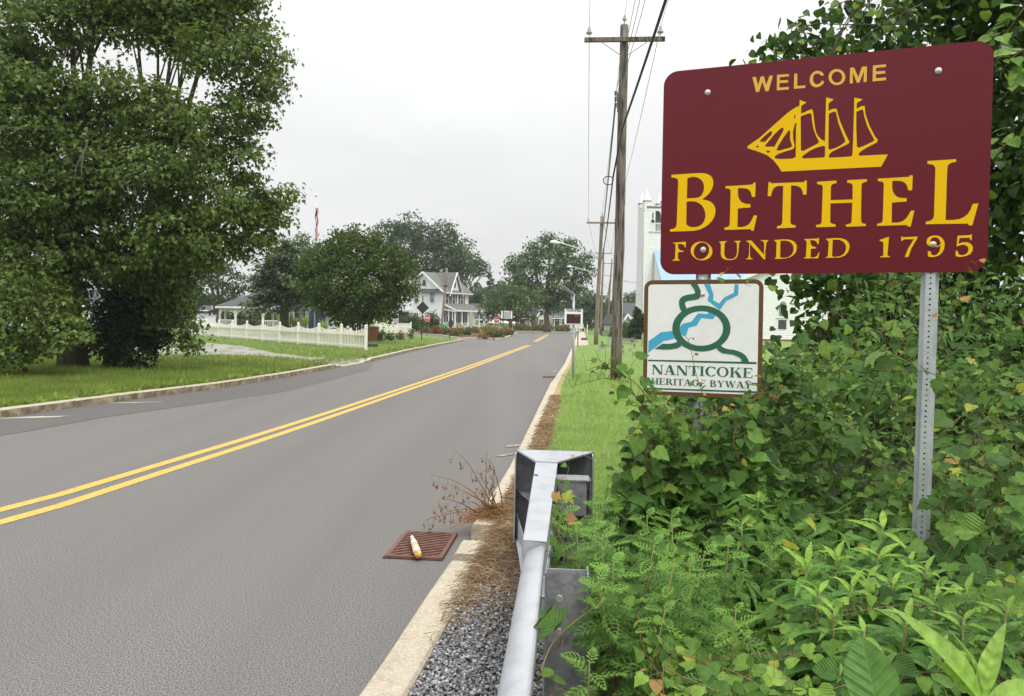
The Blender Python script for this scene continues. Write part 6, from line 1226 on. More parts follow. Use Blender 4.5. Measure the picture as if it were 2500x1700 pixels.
def branches(base, fork, blobs, cents, r0, m, par, name='trunk', lean=.15, ntw=0, tw=.02, r=rng):
    limbs = blobs if len(blobs) < 20 else [blobs[i] for i in r.choice(len(blobs), 14, replace=False)]
    b = MB(wl(par)); base = Vector(base); fork = Vector(fork)
    n = 6; pts = [base.lerp(fork, k/(n-1))+Vector((r.normal()*r0*.25, r.normal()*r0*.25, 0)) for k in range(n)]; pts[0] = base-Vector((0, 0, .3))
    b.tube(pts, [r0*1.35]+[r0*(1-.4*k/(n-1)) for k in range(1, n)], 10)
    for c, rad in limbs:
        c = Vector(c); st = fork.lerp(base, r.random()*.25); mid = st.lerp(c, .5); mid.z -= (c-st).length*.08; mid.x += r.normal()*.15*rad[0]; rr = r0*(.5 if len(blobs) < 20 else .34)
        L = [st, st.lerp(mid, .5)+Vector((r.normal()*.05, 0, 0)), mid, mid.lerp(c, .55), c]
        b.tube(L, [rr, rr*.8, rr*.6, rr*.4, rr*.18], 7, cap=False)
        for _ in range(4 if len(blobs) < 20 else 2):
            e_ = c+Vector(rand_unit(1, r)[0]*np.array(rad))*.85; k_ = mid.lerp(c, r.random()*.9)
            b.tube([k_, k_.lerp(e_, .5)+Vector((0, 0, .08*rad[2])), e_], [rr*.28, rr*.17, rr*.05], 5, cap=False)
    if ntw:
        idx = r.choice(len(cents), min(ntw, len(cents)), replace=False)
        for i in idx:
            q = Vector(cents[i]); c = min(blobs, key=lambda bb: (Vector(bb[0])-q).length)[0]; c = Vector(c); st = c.lerp(q, .25)
            b.tube([st, st.lerp(q, .5)+Vector((0, 0, .05)), q], [tw, tw*.7, tw*.3], 4, cap=False)
    return b.build(name, m, par, smooth=True)
def bl(lst, Y, ry=None, dy=0):
    """lobes surveyed as (px, py, radius px [, depth offset m, flatten])"""
    out = []
    for t in lst:
        px, py, rp_ = t[:3]; D = Y+(t[3] if len(t) > 3 else 0); fz = t[4] if len(t) > 4 else .85
        c = P(px, py, D); r_ = rp_*D/F; out.append(((c.x, c.y, c.z), (r_, r_*(ry or 1), r_*fz)))
    return out
def tree(label, base, fork, blobs, leaf, lm, size, cpm, lpc, cr, r0, bark='bark', name='tree', cat='tree', ntw=0, group=None, stemname='trunk', **kw):
    r = empty(name, base, label, cat, group)
    (V, T), cents = crown(blobs, leaf, size, cpm, lpc, cr, **kw)
    V = V-np.array(base)
    o = link('crown', npmesh('crown', V, T), M[lm], r)
    branches(base, fork, blobs, cents, r0, M[bark], r, stemname, ntw=ntw, tw=r0*.12)
    return r
# ---------------------------------------------------------------- large near trees, left
B1 = bl([(430, 30, 90), (560, 40, 90, .5), (620, 120, 75), (650, 200, 50), (520, 130, 80, -.8), (600, 260, 65), (330, 20, 70, .6), (400, -60, 130), (560, -70, 110), (300, 70, 55), (460, 100, 60), (250, 10, 70), (500, 50, 60), (385, 90, 40),
         (270, 225, 80, -1), (345, 255, 80, -1.2), (440, 285, 75, -1), (530, 330, 85), (590, 400, 55), (420, 380, 110, -1.2), (340, 420, 100, -1.5), (500, 470, 100, -.8),
         (600, 500, 70, .3), (660, 490, 40, .2), (695, 475, 26, .2), (650, 540, 48, .4), (610, 590, 52, .4), (505, 590, 72), (420, 570, 110, -1), (330, 600, 90, -1), (420, 690, 68, .2), (480, 650, 45, .5),
         (430, 760, 42, -.2), (458, 800, 26, -.4), (450, 835, 20, -.5), (470, 850, 14, -.5), (380, 720, 70, .4), (400, 800, 22, 0)], 21.5)
tb = G(372, 885, .12); tb = Vector((tb.x, 22.5, .12))
tree('large broadleaf tree with drooping lower branches, right of the two big trees at left', tb, P(395, 430, 22.3), B1, T_MAPLE, 'L_maple', .125, 6.0, 32, .36, .30, ntw=260, flat=.45, shell=.5, droop=.5)
B2 = bl([(60, 60, 120), (170, 40, 90, .5), (-60, 150, 140), (20, 200, 110, -.5), (110, 240, 90, -.3), (180, 290, 80), (60, 350, 110, -.8), (190, 390, 100, -.5), (-50, 350, 130), (100, 470, 110, -.8), (230, 480, 90, -.3), (10, 520, 110, -1), (200, 570, 100, 0), (90, 610, 110, -.5), (260, 640, 80, .2), (-60, 620, 140), (150, 700, 70, .3), (240, -30, 80, 1), (290, 330, 70, .2)], 20.5)
tb2 = Vector((P(180, 860, 22).x, 22, .12))
tree('dense dark broadleaf tree filling the upper left corner', tb2, P(170, 420, 22), B2, T_MAPLE, 'L_maple2', .13, 5.2, 32, .36, .34, ntw=160, flat=.45, shell=.5, droop=.4)
B3 = bl([(300, 740, 80), (350, 790, 75, -.2), (270, 820, 65), (330, 850, 62, -.3), (380, 830, 40), (230, 790, 55, .3), (395, 790, 30), (300, 680, 60, .5), (360, 720, 50, .3)], 22)
tree('dark evergreen shrub at the foot of the large broadleaf tree', Vector((P(310, 880, 22).x, 22, .12)), P(310, 820, 22), B3, T_SIMPLE, 'L_dark', .11, 7, 34, .22, .12, name='evergreen_shrub', cat='shrub', flat=.6, shell=.3, droop=.2, jit=1)
B4 = bl([(40, 690, 80), (110, 740, 70), (30, 780, 80, -.3), (120, 800, 62, -.3), (165, 830, 42, -.4), (70, 860, 40, -.6), (10, 865, 45, -.6), (-60, 800, 90), (175, 790, 35), (130, 860, 24, -.5)], 18.8)
tree('low leafy bush spreading over the lawn at the left edge', Vector((P(60, 900, 19).x, 19, .12)), P(60, 850, 19), B4, T_MAPLE, 'L_maple', .11, 8.0, 26, .3, .07, name='bush', cat='shrub', flat=.4, shell=.45, droop=.4, ntw=80)
# bare dead twigs in the crown of the big tree
for lab, segs in (('bare pale forked dead twig in the middle of the big left trees', (((205, 370), (185, 410), (182, 445)), ((205, 370), (215, 345), (212, 340)), ((205, 370), (199, 412), (199, 437)))),
                  ('thin bare twig sticking out at the right side of the large tree crown', (((645, 235), (690, 210), (718, 205)), ((645, 235), (665, 252), (680, 250))))):
    D0 = 18.6 if segs[0][0][0] < 400 else 21; dead = MB(P(*segs[0][0], D0))
    for (a, b_, c_) in segs: dead.tube([P(*a, D0), P(*b_, D0), P(*c_, D0)], [.018, .012, .004], 5)
    tag(dead.build('dead_branch', M['bark_pale']), lab, 'branch')

# ---------------------------------------------------------------- middle distance
def conifer(label, px, ybase, ytop, wpx, Y, lm, tiers, size, lpt, trunk_px, name='conifer_tree', droop=.35, bare=.18, r=rng, group=None):
    base = Vector((P(px, ybase, Y).x, Y, .08)); zt = P(px, ytop, Y).z; k = Y/F; R = wpx*k/2
    rt_ = empty(name, base, label, 'tree', group); Ps = []; Ns = []; Ys = []
    b = MB(base); b.tube([base-ZZ*.2, base+ZZ*(zt-base.z)*.5, base+ZZ*(zt-base.z)], [trunk_px*k/2, trunk_px*k/3, .02], 9)
    H_ = zt-base.z
    for t in range(tiers):
        f = bare+(1-bare)*(t+.3)/tiers; z = base.z+H_*f; rr = R*(1-((f-bare)/(1-bare))**1.25)*(1 if f > bare+.12 else .8)+.06*R
        nb = max(5, int(11*rr/R)+3)
        for j in range(nb):
            a = r.random()*6.28; L = rr*(.62+.48*r.random()); zz = z+r.normal()*H_/tiers*.5
            tip = Vector((base.x+math.cos(a)*L, base.y+math.sin(a)*L, zz-L*droop*.55)); s0 = Vector((base.x, base.y, zz)); md = s0.lerp(tip, .55)+ZZ*L*.06
            b.tube([s0, md, tip], [.035*R, .02*R, .006*R], 4, cap=False)
            m_ = int(lpt*(L/R)+6); tt = r.random(m_)**.6; q = np.array([s0.lerp(md, x*2) if x < .5 else md.lerp(tip, x*2-1) for x in tt])
            sp2 = L*.16*(1.15-tt)[:, None]+.05*R
            q = q+r.normal(size=(m_, 3))*sp2*np.array([1, 1, .35])
            Ps.append(q); Ns.append(np.tile([0, 0, 1.], (m_, 1))+r.normal(size=(m_, 3))*.45); dd = np.array([math.cos(a), math.sin(a), -.25]); Ys.append(np.tile(dd, (m_, 1))+r.normal(size=(m_, 3))*.5)
    pos = np.concatenate(Ps)-np.array(base); V, T = scatter(T_SIMPLE, pos, np.concatenate(Ns), np.concatenate(Ys), size*(.6+.8*r.random(len(pos))))
    link('crown', npmesh('crown', V, T), M[lm], rt_); b.build('trunk', M['bark'], rt_, smooth=True)
    return rt_
conifer('grey-green spruce with layered branches beside the gazebo', 694, 812, 588, 225, 60, 'L_spruce', 15, .30, 95, 26, bare=.38, droop=.2)
Yc = 48
Bc = bl([(790, 640, 60), (860, 610, 62), (930, 640, 60), (975, 690, 45, .3), (985, 650, 30), (760, 690, 42, .2), (830, 680, 75, -.6), (900, 700, 75, -.6), (860, 750, 60, 0), (800, 745, 42), (940, 750, 45), (850, 585, 26), (905, 590, 30), (985, 720, 30), (770, 655, 30), (825, 598, 26), (880, 778, 26), (850, 775, 25)], Yc)
rC = tree('round dark green crepe myrtle with orange-tinged leaf tips behind the picket fence', Vector((gl(880, Yc), Yc, .1)), P(878, 780, Yc), Bc, T_SIMPLE, 'L_crepe', .17, 3.6, 30, .34, .07, name='crepe_myrtle', flat=.8, shell=.45, droop=-.15, jit=.9, upb=.5)
b = MB(rC.location)
for k in range(9):
    a = 6.28*k/9; q = rC.location+Vector((.25*math.cos(a), .25*math.sin(a), 0)); b.tube([q, q+Vector((.25*math.cos(a), .2*math.sin(a), 1.1)), q+Vector((1.0*math.cos(a), .8*math.sin(a), 2.6))], [.06, .05, .03], 6)
b.build('stems', M['bark_pale'], rC)
sp_pos = P(860, 640, Yc)
# flowers on the crepe myrtle
fl_p = []
for (px, py) in ((848, 582), (948, 640), (870, 648), (1000, 680), (985, 648)):
    q = P(px, py, Yc-1.2); fl_p.append(np.array(q)+rng.normal(size=(10, 3))*.10)
fp_ = np.concatenate(fl_p); V, T = scatter(T_SIMPLE, fp_-np.array(rC.location), rand_unit(len(fp_)), rand_unit(len(fp_)), .09*np.ones(len(fp_))); link('blossom', npmesh('blossom', V, T), M['L_flower'], rC)

def far_tree(label, basepx, basey, Y, blobs, lm='L_far', size=None, trunk=.3, fork=None, cpm=None, group=None, name='broadleaf_tree', **kw):
    bx = Vector((P(basepx, basey, Y).x, Y, .0)); B = bl(blobs, Y); s = size or Y*.0033
    fk = P(basepx, fork or basey-60, Y)
    return tree(label, bx, fk, B, T_SIMPLE, lm, s, cpm or 90/Y**1.05, 22, s*2.0, trunk, name=name, flat=.5, group=group, **kw)
far_tree('tall dark dense tree behind the white gabled house', 1040, 800, 140, [(955, 575, 42), (1000, 552, 38), (1045, 580, 40), (1080, 570, 38), (1110, 600, 38), (985, 600, 50), (1040, 625, 50), (1100, 640, 42), (1020, 660, 40), (1130, 650, 32), (960, 625, 36), (1070, 660, 40)], 'L_far2', trunk=.6, fork=700)
far_tree('leaning branchy tree right of the white gabled house roof', 1120, 800, 150, [(1160, 635, 22), (1178, 650, 16), (1150, 660, 20), (1135, 625, 18), (1125, 690, 26), (1105, 700, 22), (1180, 665, 10)], 'L_far2', trunk=.35, fork=720)
far_tree('pale green tree behind the spruce', 735, 800, 92, [(700, 610, 30), (740, 600, 34), (775, 620, 30), (720, 650, 45), (770, 665, 40), (690, 660, 30), (735, 585, 18)], 'L_far', trunk=.3)
far_tree('dark tree with a visible trunk between the large tree and the gazebo', 538, 812, 84, [(500, 660, 40), (545, 670, 38), (580, 690, 30), (510, 715, 42), (560, 730, 32), (475, 730, 35), (530, 640, 30), (600, 700, 18), (465, 760, 20)], 'L_far2', trunk=.45, fork=740)
far_tree('lower dark tree beside the large tree at the white single-storey house', 440, 812, 96, [(400, 680, 50), (450, 700, 45), (420, 650, 45), (390, 730, 40)], 'L_far2', trunk=.4)
far_tree('huge spreading tree in the centre beyond the junction', 1336, 806, 122, [(1300, 620, 32), (1340, 590, 26), (1370, 605, 28), (1395, 600, 20), (1265, 640, 28), (1285, 670, 36), (1340, 645, 42), (1390, 650, 36), (1425, 660, 26), (1415, 690, 26), (1270, 690, 30), (1360, 700, 40), (1310, 710, 36), (1430, 625, 16), (1390, 715, 30), (1250, 660, 16), (1330, 730, 30), (1355, 745, 24)], 'L_far', trunk=.5, fork=735, cpm=.7)
far_tree('small spreading tree with a forked dark trunk behind the notice board', 1245, 806, 108, [(1200, 730, 26), (1240, 715, 26), (1285, 725, 26), (1310, 735, 18), (1185, 755, 18), (1220, 760, 22), (1265, 755, 26), (1300, 760, 20), (1250, 735, 28), (1205, 775, 12), (1290, 780, 12)], 'L_far', trunk=.3, fork=780)
far_tree('dark tree behind the road end, right of the huge central tree', 1420, 808, 150, [(1405, 735, 28), (1435, 725, 26), (1450, 755, 26), (1415, 765, 28), (1440, 785, 20), (1390, 760, 24), (1395, 785, 18), (1460, 735, 18), (1425, 745, 26)], 'L_far2', trunk=.4, fork=780)
far_tree('dark bushy tree between the distant utility poles', 1475, 808, 158, [(1475, 745, 22), (1490, 765, 20), (1470, 775, 20), (1500, 745, 18), (1510, 770, 16)], 'L_far2', trunk=.3, fork=790)
far_tree('hazy tree line crown behind the dark grey roof by the church', 1540, 800, 230, [(1530, 735, 20), (1550, 728, 18), (1565, 740, 20), (1515, 745, 16), (1545, 750, 20)], 'L_far', trunk=.3, fork=780)
for i, (px, yt, w_, Yk, lab) in enumerate(((1165, 690, 34, 175, 'dark conifer left of a pair behind the junction houses'), (1195, 672, 40, 178, 'tallest dark conifer of the group behind the junction houses'), (1222, 690, 36, 182, 'dark conifer right of the group behind the junction houses'), (1145, 700, 30, 180, 'low conifer nearest the gabled house in the background group'))):
    conifer(lab, px, 803, yt, w_, Yk, 'L_far2', 11, .75, 40, 5, group='conifers behind the junction', bare=.05)
far_tree('mid green tree mass between the conifers and the huge central tree', 1215, 806, 165, [(1150, 730, 26), (1180, 725, 26), (1215, 715, 28), (1245, 700, 26), (1255, 735, 26), (1125, 750, 24), (1190, 755, 26), (1230, 760, 24)], 'L_far2', trunk=.3)
# woods closing the horizon
wb = []
for px in range(-500, 3300, 60):
    Yw = 230+40*math.sin(px*.01); wb.append((px, 765+(px-1250)*.019+random.uniform(-6, 4), 26+random.uniform(-6, 7)))
B = bl(wb, 235, dy=0); (V, T), _ = crown(B, T_SIMPLE, .9, .30, 18, 1.8, shell=.5)
o = link('distant_woods', npmesh('distant_woods', V, T), M['L_far2']); tag(o, 'far-off line of woods closing the horizon', 'woods', kind='stuff')

# woods across the fields behind the viewpoint (they darken the low light and show in the sign's gloss)
Bk = []
for k in range(46):
    a = math.radians(95+170*k/45*1.0); Rk = 46+6*math.sin(k*1.7); Bk.append(((Rk*math.cos(a+math.pi/2*0)*1.0 if False else Rk*math.sin(math.radians(100+160*k/45)), Rk*math.cos(math.radians(100+160*k/45)), 4.0+1.2*math.sin(k*2.3)), (4.2, 3.5, 4.4+1.0*math.sin(k*1.3))))
(V, T), _ = crown(Bk, T_SIMPLE, .75, .55, 16, 1.2, shell=.3)
o = link('roadside_woods', npmesh('roadside_woods', V, T), M['L_far2']); tag(o, 'belt of roadside woods on the near side of the road', 'woods', kind='stuff')

# ---------------------------------------------------------------- shrubs
def shrub(label, px, yb, yt, wpx, Y, lm, size=None, name='shrub', cat='shrub', group=None, kk_=1.0, shape='round'):
    k = Y/F; z0 = .08; zt = P(px, yt, Y).z; x = P(px, yb, Y).x; w_ = wpx*k/2; h = max(zt-z0, .3)
    if shape == 'round': B = [((x, Y, z0+h*.5), (w_*.9, w_*.8, h*.48)), ((x-w_*.45, Y-.1, z0+h*.38), (w_*.55, w_*.5, h*.36)), ((x+w_*.45, Y, z0+h*.40), (w_*.55, w_*.5, h*.38))]
    else: B = [((x, Y, z0+h*.32), (w_*.9, w_*.9, h*.32)), ((x, Y, z0+h*.62), (w_*.65, w_*.65, h*.3)), ((x, Y, z0+h*.82), (w_*.3, w_*.3, h*.18))]
    s = size or max(.05, Y*.0022); base = Vector((x, Y, z0)); r = empty(name, base, label, cat, group)
    (V, T), c = crown(B, T_SIMPLE, s, 1.3/s**1.15*kk_, 10, s*1.5, shell=.45, flat=.8, jit=.9, droop=-.1); link('foliage', npmesh('foliage', V-np.array(base), T), M[lm], r)
    b = MB(base)
    for j in range(5): e_ = Vector((x+random.uniform(-.5, .5)*w_, Y+random.uniform(-.4, .4)*w_, z0+h*.7)); b.tube([base, base.lerp(e_, .5), e_], [.03, .02, .008], 4)
    b.build('stem', M['bark'], r); return r
shrub('small round dark shrub, leftmost beside the brick pier', 929, 823, 803, 18, 52, 'L_shrub')
shrub('round dark green shrub, second to the right of the brick pier', 952, 823, 804, 21, 54, 'L_shrub')
shrub('small rounded shrub with orange-red lower leaves on the lawn edge', 977.5, 823, 806, 19, 56, 'L_orange')
shrub('upright dark conical shrub nearest the black diamond sign', 1002, 822, 803, 14, 58, 'L_shrub', shape='cone')
shrub('large dark bush left of the STOP sign by the gabled house', 1005, 802, 762, 46, 100, 'L_shrub')
shrub('large dark bush right of the STOP sign against the gabled house wall', 1055, 802, 760, 38, 101, 'L_shrub')
shrub('dark bush low in front of the left porch corner', 1030, 802, 775, 30, 99, 'L_shrub')
for i, (px, yb, yt, w_, Y, lm, lab) in enumerate((
    (1040, 815, 800, 26, 84, 'L_olive', 'olive shrub mound at the left end of the flower island'), (1066, 816, 797, 30, 82, 'L_orange', 'orange-brown shrub mound behind the black diamond post'),
    (1092, 818, 801, 30, 80, 'L_olive', 'olive shrub mound near the edge-on octagonal sign'), (1112, 822, 804, 26, 74, 'L_olive', 'greenish shrub mound at the near bend of the island kerb'),
    (1122, 814, 798, 34, 90, 'L_orange', 'rusty orange shrub mound in the back row under the porch'), (1140, 820, 803, 24, 78, 'L_shrub', 'dark green shrub mound before the porch columns'),
    (1155, 812, 799, 30, 94, 'L_olive', 'brownish shrub mound behind the spiky plant'), (1178, 826, 815, 22, 68, 'L_orange', 'low reddish shrub under the spiky green plant'),
    (1197, 823, 804, 24, 74, 'L_olive', 'mixed green shrub right of the spiky green plant'), (1215, 826, 809, 26, 70, 'L_shrub', 'dark green shrub at the near right kerb of the island'),
    (1206, 812, 801, 34, 90, 'L_orange', 'orange-brown shrub mound below the right STOP sign'), (1240, 819, 802, 30, 82, 'L_olive', 'olive shrub mound at the right tip of the flower island'),
    (1232, 811, 800, 30, 93, 'L_orange', 'rusty shrub mound behind the right tip of the flower island'), (1186, 808, 799, 30, 97, 'L_olive', 'far olive shrub in the middle of the island back row'),
    (1201, 818, 808, 20, 80, 'L_orange', 'small brick-coloured shrub right of the spiky plant'))):
    shrub(lab, px, yb, yt, w_, Y, lm, group='shrubs on the flower island')
def grass_clump(label, px, yb, yt, wpx, Y, lm='L_far', n=140, name='ornamental_grass', group=None, arch=.6):
    k = Y/F; base = Vector((P(px, yb, Y).x, Y, .1)); h = P(px, yt, Y).z-.1; w_ = wpx*k/2; r = empty(name, base, label, 'plant', group); Vs = []; Ts = []
    for j in range(n):
        a = random.random()*6.28; L = random.uniform(.5, 1)*w_; hh = h*random.uniform(.6, 1.05); bw_ = .012*h+.02; px_ = Vector((-math.sin(a), math.cos(a), 0))*bw_; i = len(Vs)
        for t in (0, .4, .75, 1):
            q = Vector((math.cos(a)*L*t*t, math.sin(a)*L*t*t, hh*(t*(1.25+.3*(1-arch))-.55*arch*t*t*t)))
            Vs += [q-px_*(1-t*.9), q+px_*(1-t*.9)]
        for m_ in range(3): Ts += [(i+2*m_, i+2*m_+1, i+2*m_+3), (i+2*m_, i+2*m_+3, i+2*m_+2)]
    link('blades', npmesh('blades', np.array([tuple(v) for v in Vs]), np.array(Ts)), M[lm], r); return r
for px, yb, yt, w_, Y, lab in ((688, 812, 768, 52, 64, 'arching ornamental grass clump left of the spruce trunk'), (722, 815, 775, 50, 62, 'arching ornamental grass clump right of the spruce trunk'), (745, 812, 770, 34, 70, 'bright ornamental grass clump in front of the paired windows'), (790, 815, 782, 46, 58, 'ornamental grass clump left of the crepe myrtle stems'), (832, 818, 779, 62, 56, 'largest ornamental grass clump right behind the fence by the crepe myrtle')):
    grass_clump(lab, px, yb, yt, w_, Y, 'L_grass')
grass_clump('spiky bright green plant in the flower island', 1176, 822, 806, 24, 76, 'L_bright', 60, name='spiky_plant', arch=.25)
conifer('dark conical evergreen bush beside the church tower', 1556, 826, 752, 52, 74, 'L_far2', 12, .3, 80, 6, name='evergreen_bush', bare=.02)
shrub('low green hedge bush left of the conical evergreen', 1527, 826, 783, 40, 78, 'L_shrub'); shrub('rounded bush behind the iron fence near the nearest pole', 1505, 824, 793, 34, 80, 'L_shrub')
for px, w_, lab in ((1275, 50, 'low garden shrubs before the greyish house'), (1325, 46, 'garden shrubs around the central tree foot'), (1372, 40, 'garden shrubs before the white clapboard house')): shrub(lab, px, 806, 796, w_, 138, 'L_olive')
shrub('red flowering bush near the white single-storey house', 492, 822, 798, 34, 66, 'L_orange'); shrub('green bush behind the fence left of the gazebo', 460, 822, 795, 30, 68, 'L_shrub')
for i, px in enumerate((560, 592, 626, 660, 694)): shrub(['leftmost', 'second from left', 'middle', 'fourth from left', 'rightmost'][i]+' tall dark hedge bush seen through and behind the gazebo', px, 805, 752, 44, 84, 'L_shrub')
shrub('leafless brown-green bush growing inside the gazebo', 600, 810, 762, 60, 69.2, 'L_olive', kk_=.25)

# ================================================================== GRASS
def inpoly(x, y, poly):
    c = np.zeros(len(x), bool); n = len(poly)
    for i in range(n):
        x1, y1 = poly[i]; x2, y2 = poly[(i+1) % n]
        c ^= ((y1 > y) != (y2 > y)) & (x < (x2-x1)*(y-y1)/((y2-y1) if y2 != y1 else 1e-9)+x1)
    return c
def grass(name, label, poly, z, y0, y1, n, lm, h=.06, excl=(), wscale=1.0, xr=(-14, 12)):
    u = rng.random(n); y = 1/(1/y0+(1/y1-1/y0)*u); k = y*.72; x = (rng.random(n)*2-1)*k
    m_ = inpoly(x, y, poly)
    for e_ in excl: m_ &= ~inpoly(x, y, e_)
    x, y = x[m_], y[m_]; n = len(x); pos = np.stack([x, y, np.full(n, z)], 1)
    s = h*(.5+.9*rng.random(n))*np.clip(y/9, .8, 2.2)
    nr = rng.normal(size=(n, 3))*np.array([1, 1, .3]); yd = rng.normal(size=(n, 3))*.55+np.array([0, 0, 1.])
    tp = (VN*np.array([wscale, 1, 1]), T_BLADE[1])
    V, T = scatter(tp, pos, nr, yd, s)
    o = link(name, npmesh(name, V, T), M[lm]); return tag(o, label, 'grass', kind='stuff')
LKp = [(p[0]-.17, p[1]) for p in LK[2:]]; lawn_poly = LKp+[(-3.9, 60.6), (-16, 75), (-60, 75), (-60, 12)]
drive_poly = DW_n+dfar[::-1]
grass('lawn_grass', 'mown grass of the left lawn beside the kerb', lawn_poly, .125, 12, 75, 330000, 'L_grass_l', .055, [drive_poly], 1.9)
grass('lawn_grass', 'sparse grass tufts growing through the gravel drive', drive_poly, .13, 24, 60, 9000, 'L_grass_l', .04, [], 1.9)
rk2 = [(interp(RK, y)+.34, y) for y in (6.2, 8, 10, 14, 20, 30, 50)]
lawnRp = rk2+[(12, 100), (34, 100), (30, 34), (5, 10), (2.6, 8.2), (1.6, 7.2), (.6, 6.2)]
grass('lawn_grass', 'bright mown grass of the right verge and cemetery', lawnRp, .12, 6, 95, 360000, 'L_grass', .05, [], 1.7)
# shaggy growth over the left kerb edge
kp = []
for k in range(2600):
    y = random.uniform(12, 46); kp.append((interp(LK, y)-.2-abs(random.gauss(0, .12)), y, .12))
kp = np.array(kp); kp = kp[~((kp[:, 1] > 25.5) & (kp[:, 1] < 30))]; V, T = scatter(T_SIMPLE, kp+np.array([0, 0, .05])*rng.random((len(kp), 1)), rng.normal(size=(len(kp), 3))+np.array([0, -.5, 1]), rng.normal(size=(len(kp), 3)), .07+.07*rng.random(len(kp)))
o = link('kerb_weeds', npmesh('kerb_weeds', V, T), M['L_grass_l']); tag(o, 'low weeds growing along the back of the left kerb', 'weeds', kind='stuff')

# ================================================================== GRAVEL, STRAW, DRY WEED
def gravel():
    bm = bmesh.new(); bmesh.ops.create_icosphere(bm, subdivisions=1, radius=.5); V = np.array([v.co[:] for v in bm.verts]); T = np.array([[v.index for v in f.verts] for f in bm.faces]); bm.free(); out = []
    n = 17000; y = 1.4+rng.random(n)*3.6; fr = rng.random(n); lo = np.array([interp(RK, v)+.21 for v in y]); hi = .052+.068*(y-2.4)+.12
    keep = rng.random(n) < np.clip((4.9-y)/1.0, .04, 1); y, fr, lo, hi = y[keep], fr[keep], lo[keep], hi[keep]; x = lo+(hi-lo)*fr
    nb = 6
    for b_ in range(nb):
        Vv = V*(1+rng.normal(size=(len(V), 1))*.22)*np.array([1, .8, .5]); Vv = np.round(Vv*7)/7*1.0+rng.normal(size=V.shape)*.02; idx = np.arange(b_, len(x), nb)
        pos = np.stack([x[idx], y[idx], .131+.012*rng.random(len(idx))], 1); out.append(scatter((Vv, T), pos, rng.normal(size=(len(idx), 3))*.5+np.array([0, 0, 1]), rand_unit(len(idx)), .010+.014*rng.random(len(idx))**1.5))
    V, T = joinvt(out); o = link('gravel', npmesh('gravel', V, T), M['gravel']); tag(o, 'grey crushed stone between the kerb and the guardrail', 'gravel', kind='stuff')
gravel()
def ribbons(pts_list, w_):
    Vs = []; Ts = []
    for pts in pts_list:
        i = len(Vs); m_ = len(pts)
        for k, p in enumerate(pts):
            d = Vector(pts[min(k+1, m_-1)])-Vector(pts[max(k-1, 0)]); s_ = d.cross(Vector((.3, -.8, .6))).normalized()*w_*(1-.5*k/m_); Vs += [Vector(p)-s_, Vector(p)+s_]
        for k in range(m_-1): Ts += [(i+2*k, i+2*k+1, i+2*k+3), (i+2*k, i+2*k+3, i+2*k+2)]
    return np.array([tuple(v) for v in Vs]), np.array(Ts)
def straw(n, y0, y1, wf, zb, name, label, lm='straw', L=(.05, .16), dens=None, wd=.0016):
    pl = []
    while len(pl) < n:
        y = random.uniform(y0, y1)
        if dens and random.random() > dens(y): continue
        lo = interp(RK, y)+.16; hi = lo+wf(y); x = random.uniform(lo, hi) if random.random() < .8 else lo+abs(random.gauss(0, .1))
        a = random.random()*6.28; l_ = random.uniform(*L); c_ = random.uniform(-1, 1); z = zb+random.random()*.035; pts = []
        for k in range(4): t = k/3; an = a+c_*t; pts.append((x+math.cos(an)*l_*(t-.5), y+math.sin(an)*l_*(t-.5), z+.02*math.sin(t*3)*random.random()))
        pl.append(pts)
    V, T = ribbons(pl, wd); o = link(name, npmesh(name, V, T), M[lm]); tag(o, label, 'straw', kind='stuff')
straw(6500, 3.6, 8.4, lambda y: .62 if y < 6 else max(.2, .62-.2*(y-6)), .128, 'dry_straw', 'dry brown stalks and clippings lying between kerb and guardrail', dens=lambda y: min(1, max(.06, (y-3.7)/.9)))
straw(3500, 6.5, 16, lambda y: .2, .13, 'dry_clippings', 'tan dry grass clippings along the right kerb', L=(.05, .15), dens=lambda y: (8/y) if y > 8 else 1, wd=.003)
straw(600, 5.3, 6.1, lambda y: .05, .02, 'drain_debris', 'dry debris caught on the storm drain corner')
# tall dead weed by the drain
wc = G(1205, 1262, .13); r = empty('dead_weed', wc, 'tall dried brown weed with drooping seed heads at the kerb by the storm drain', 'weed')
random.seed(21)
def dst(tip, w_, curve):
    pts = []; s_ = wc+Vector((random.uniform(-.09, .09), random.uniform(-.07, .07), .0)); t_ = Vector(tip)
    for k in range(9): t = k/8; q = s_.lerp(t_, t); q.z += curve*math.sin(math.pi*t); q.x += random.gauss(0, .004); pts.append(q)
    b = MB(wc); b.tube(pts, [w_*(1-.75*k/8) for k in range(9)], 5); b.build('stalk', M['dry'], r); return pts
tips = [(1114, 1100), (1190, 1105), (1195, 1120), (1058, 1160), (1078, 1215), (1050, 1265), (1090, 1180), (1165, 1150), (1205, 1160), (1060, 1240), (1120, 1230), (1180, 1200), (1100, 1290), (1040, 1270), (1215, 1200), (1075, 1180), (1235, 1290), (1150, 1320)]
seedp = []
for i, (px, py) in enumerate(tips):
    tp = P(px, py, wc.y-.05+random.uniform(-.15, .15)); pts = dst(tp, .0058, random.uniform(.0, .08))
    if py < 1280:
        for m_ in range(4):
            q = pts[8-m_]; L_ = random.uniform(.04, .11); e_ = q+Vector((random.uniform(-.05, .01), 0, -L_)); b = MB(wc)
            b.tube([q, q+Vector((-.012, 0, -.005)), e_], [.0015, .0013, .0012], 4); b.build('seed_head', M['dry'], r)
            seedp += [tuple(e_+Vector((random.gauss(0, .003), random.gauss(0, .003), random.uniform(0, .035)))) for _ in range(10)]
sp3 = np.array(seedp)-np.array(wc); V, T = scatter(T_SIMPLE, sp3, rand_unit(len(sp3)), rand_unit(len(sp3))-np.array([0, 0, .8]), .016*np.ones(len(sp3))); o = link('dry_leaves', npmesh('dry_leaves', V, T), M['dry'], r)
pl = []
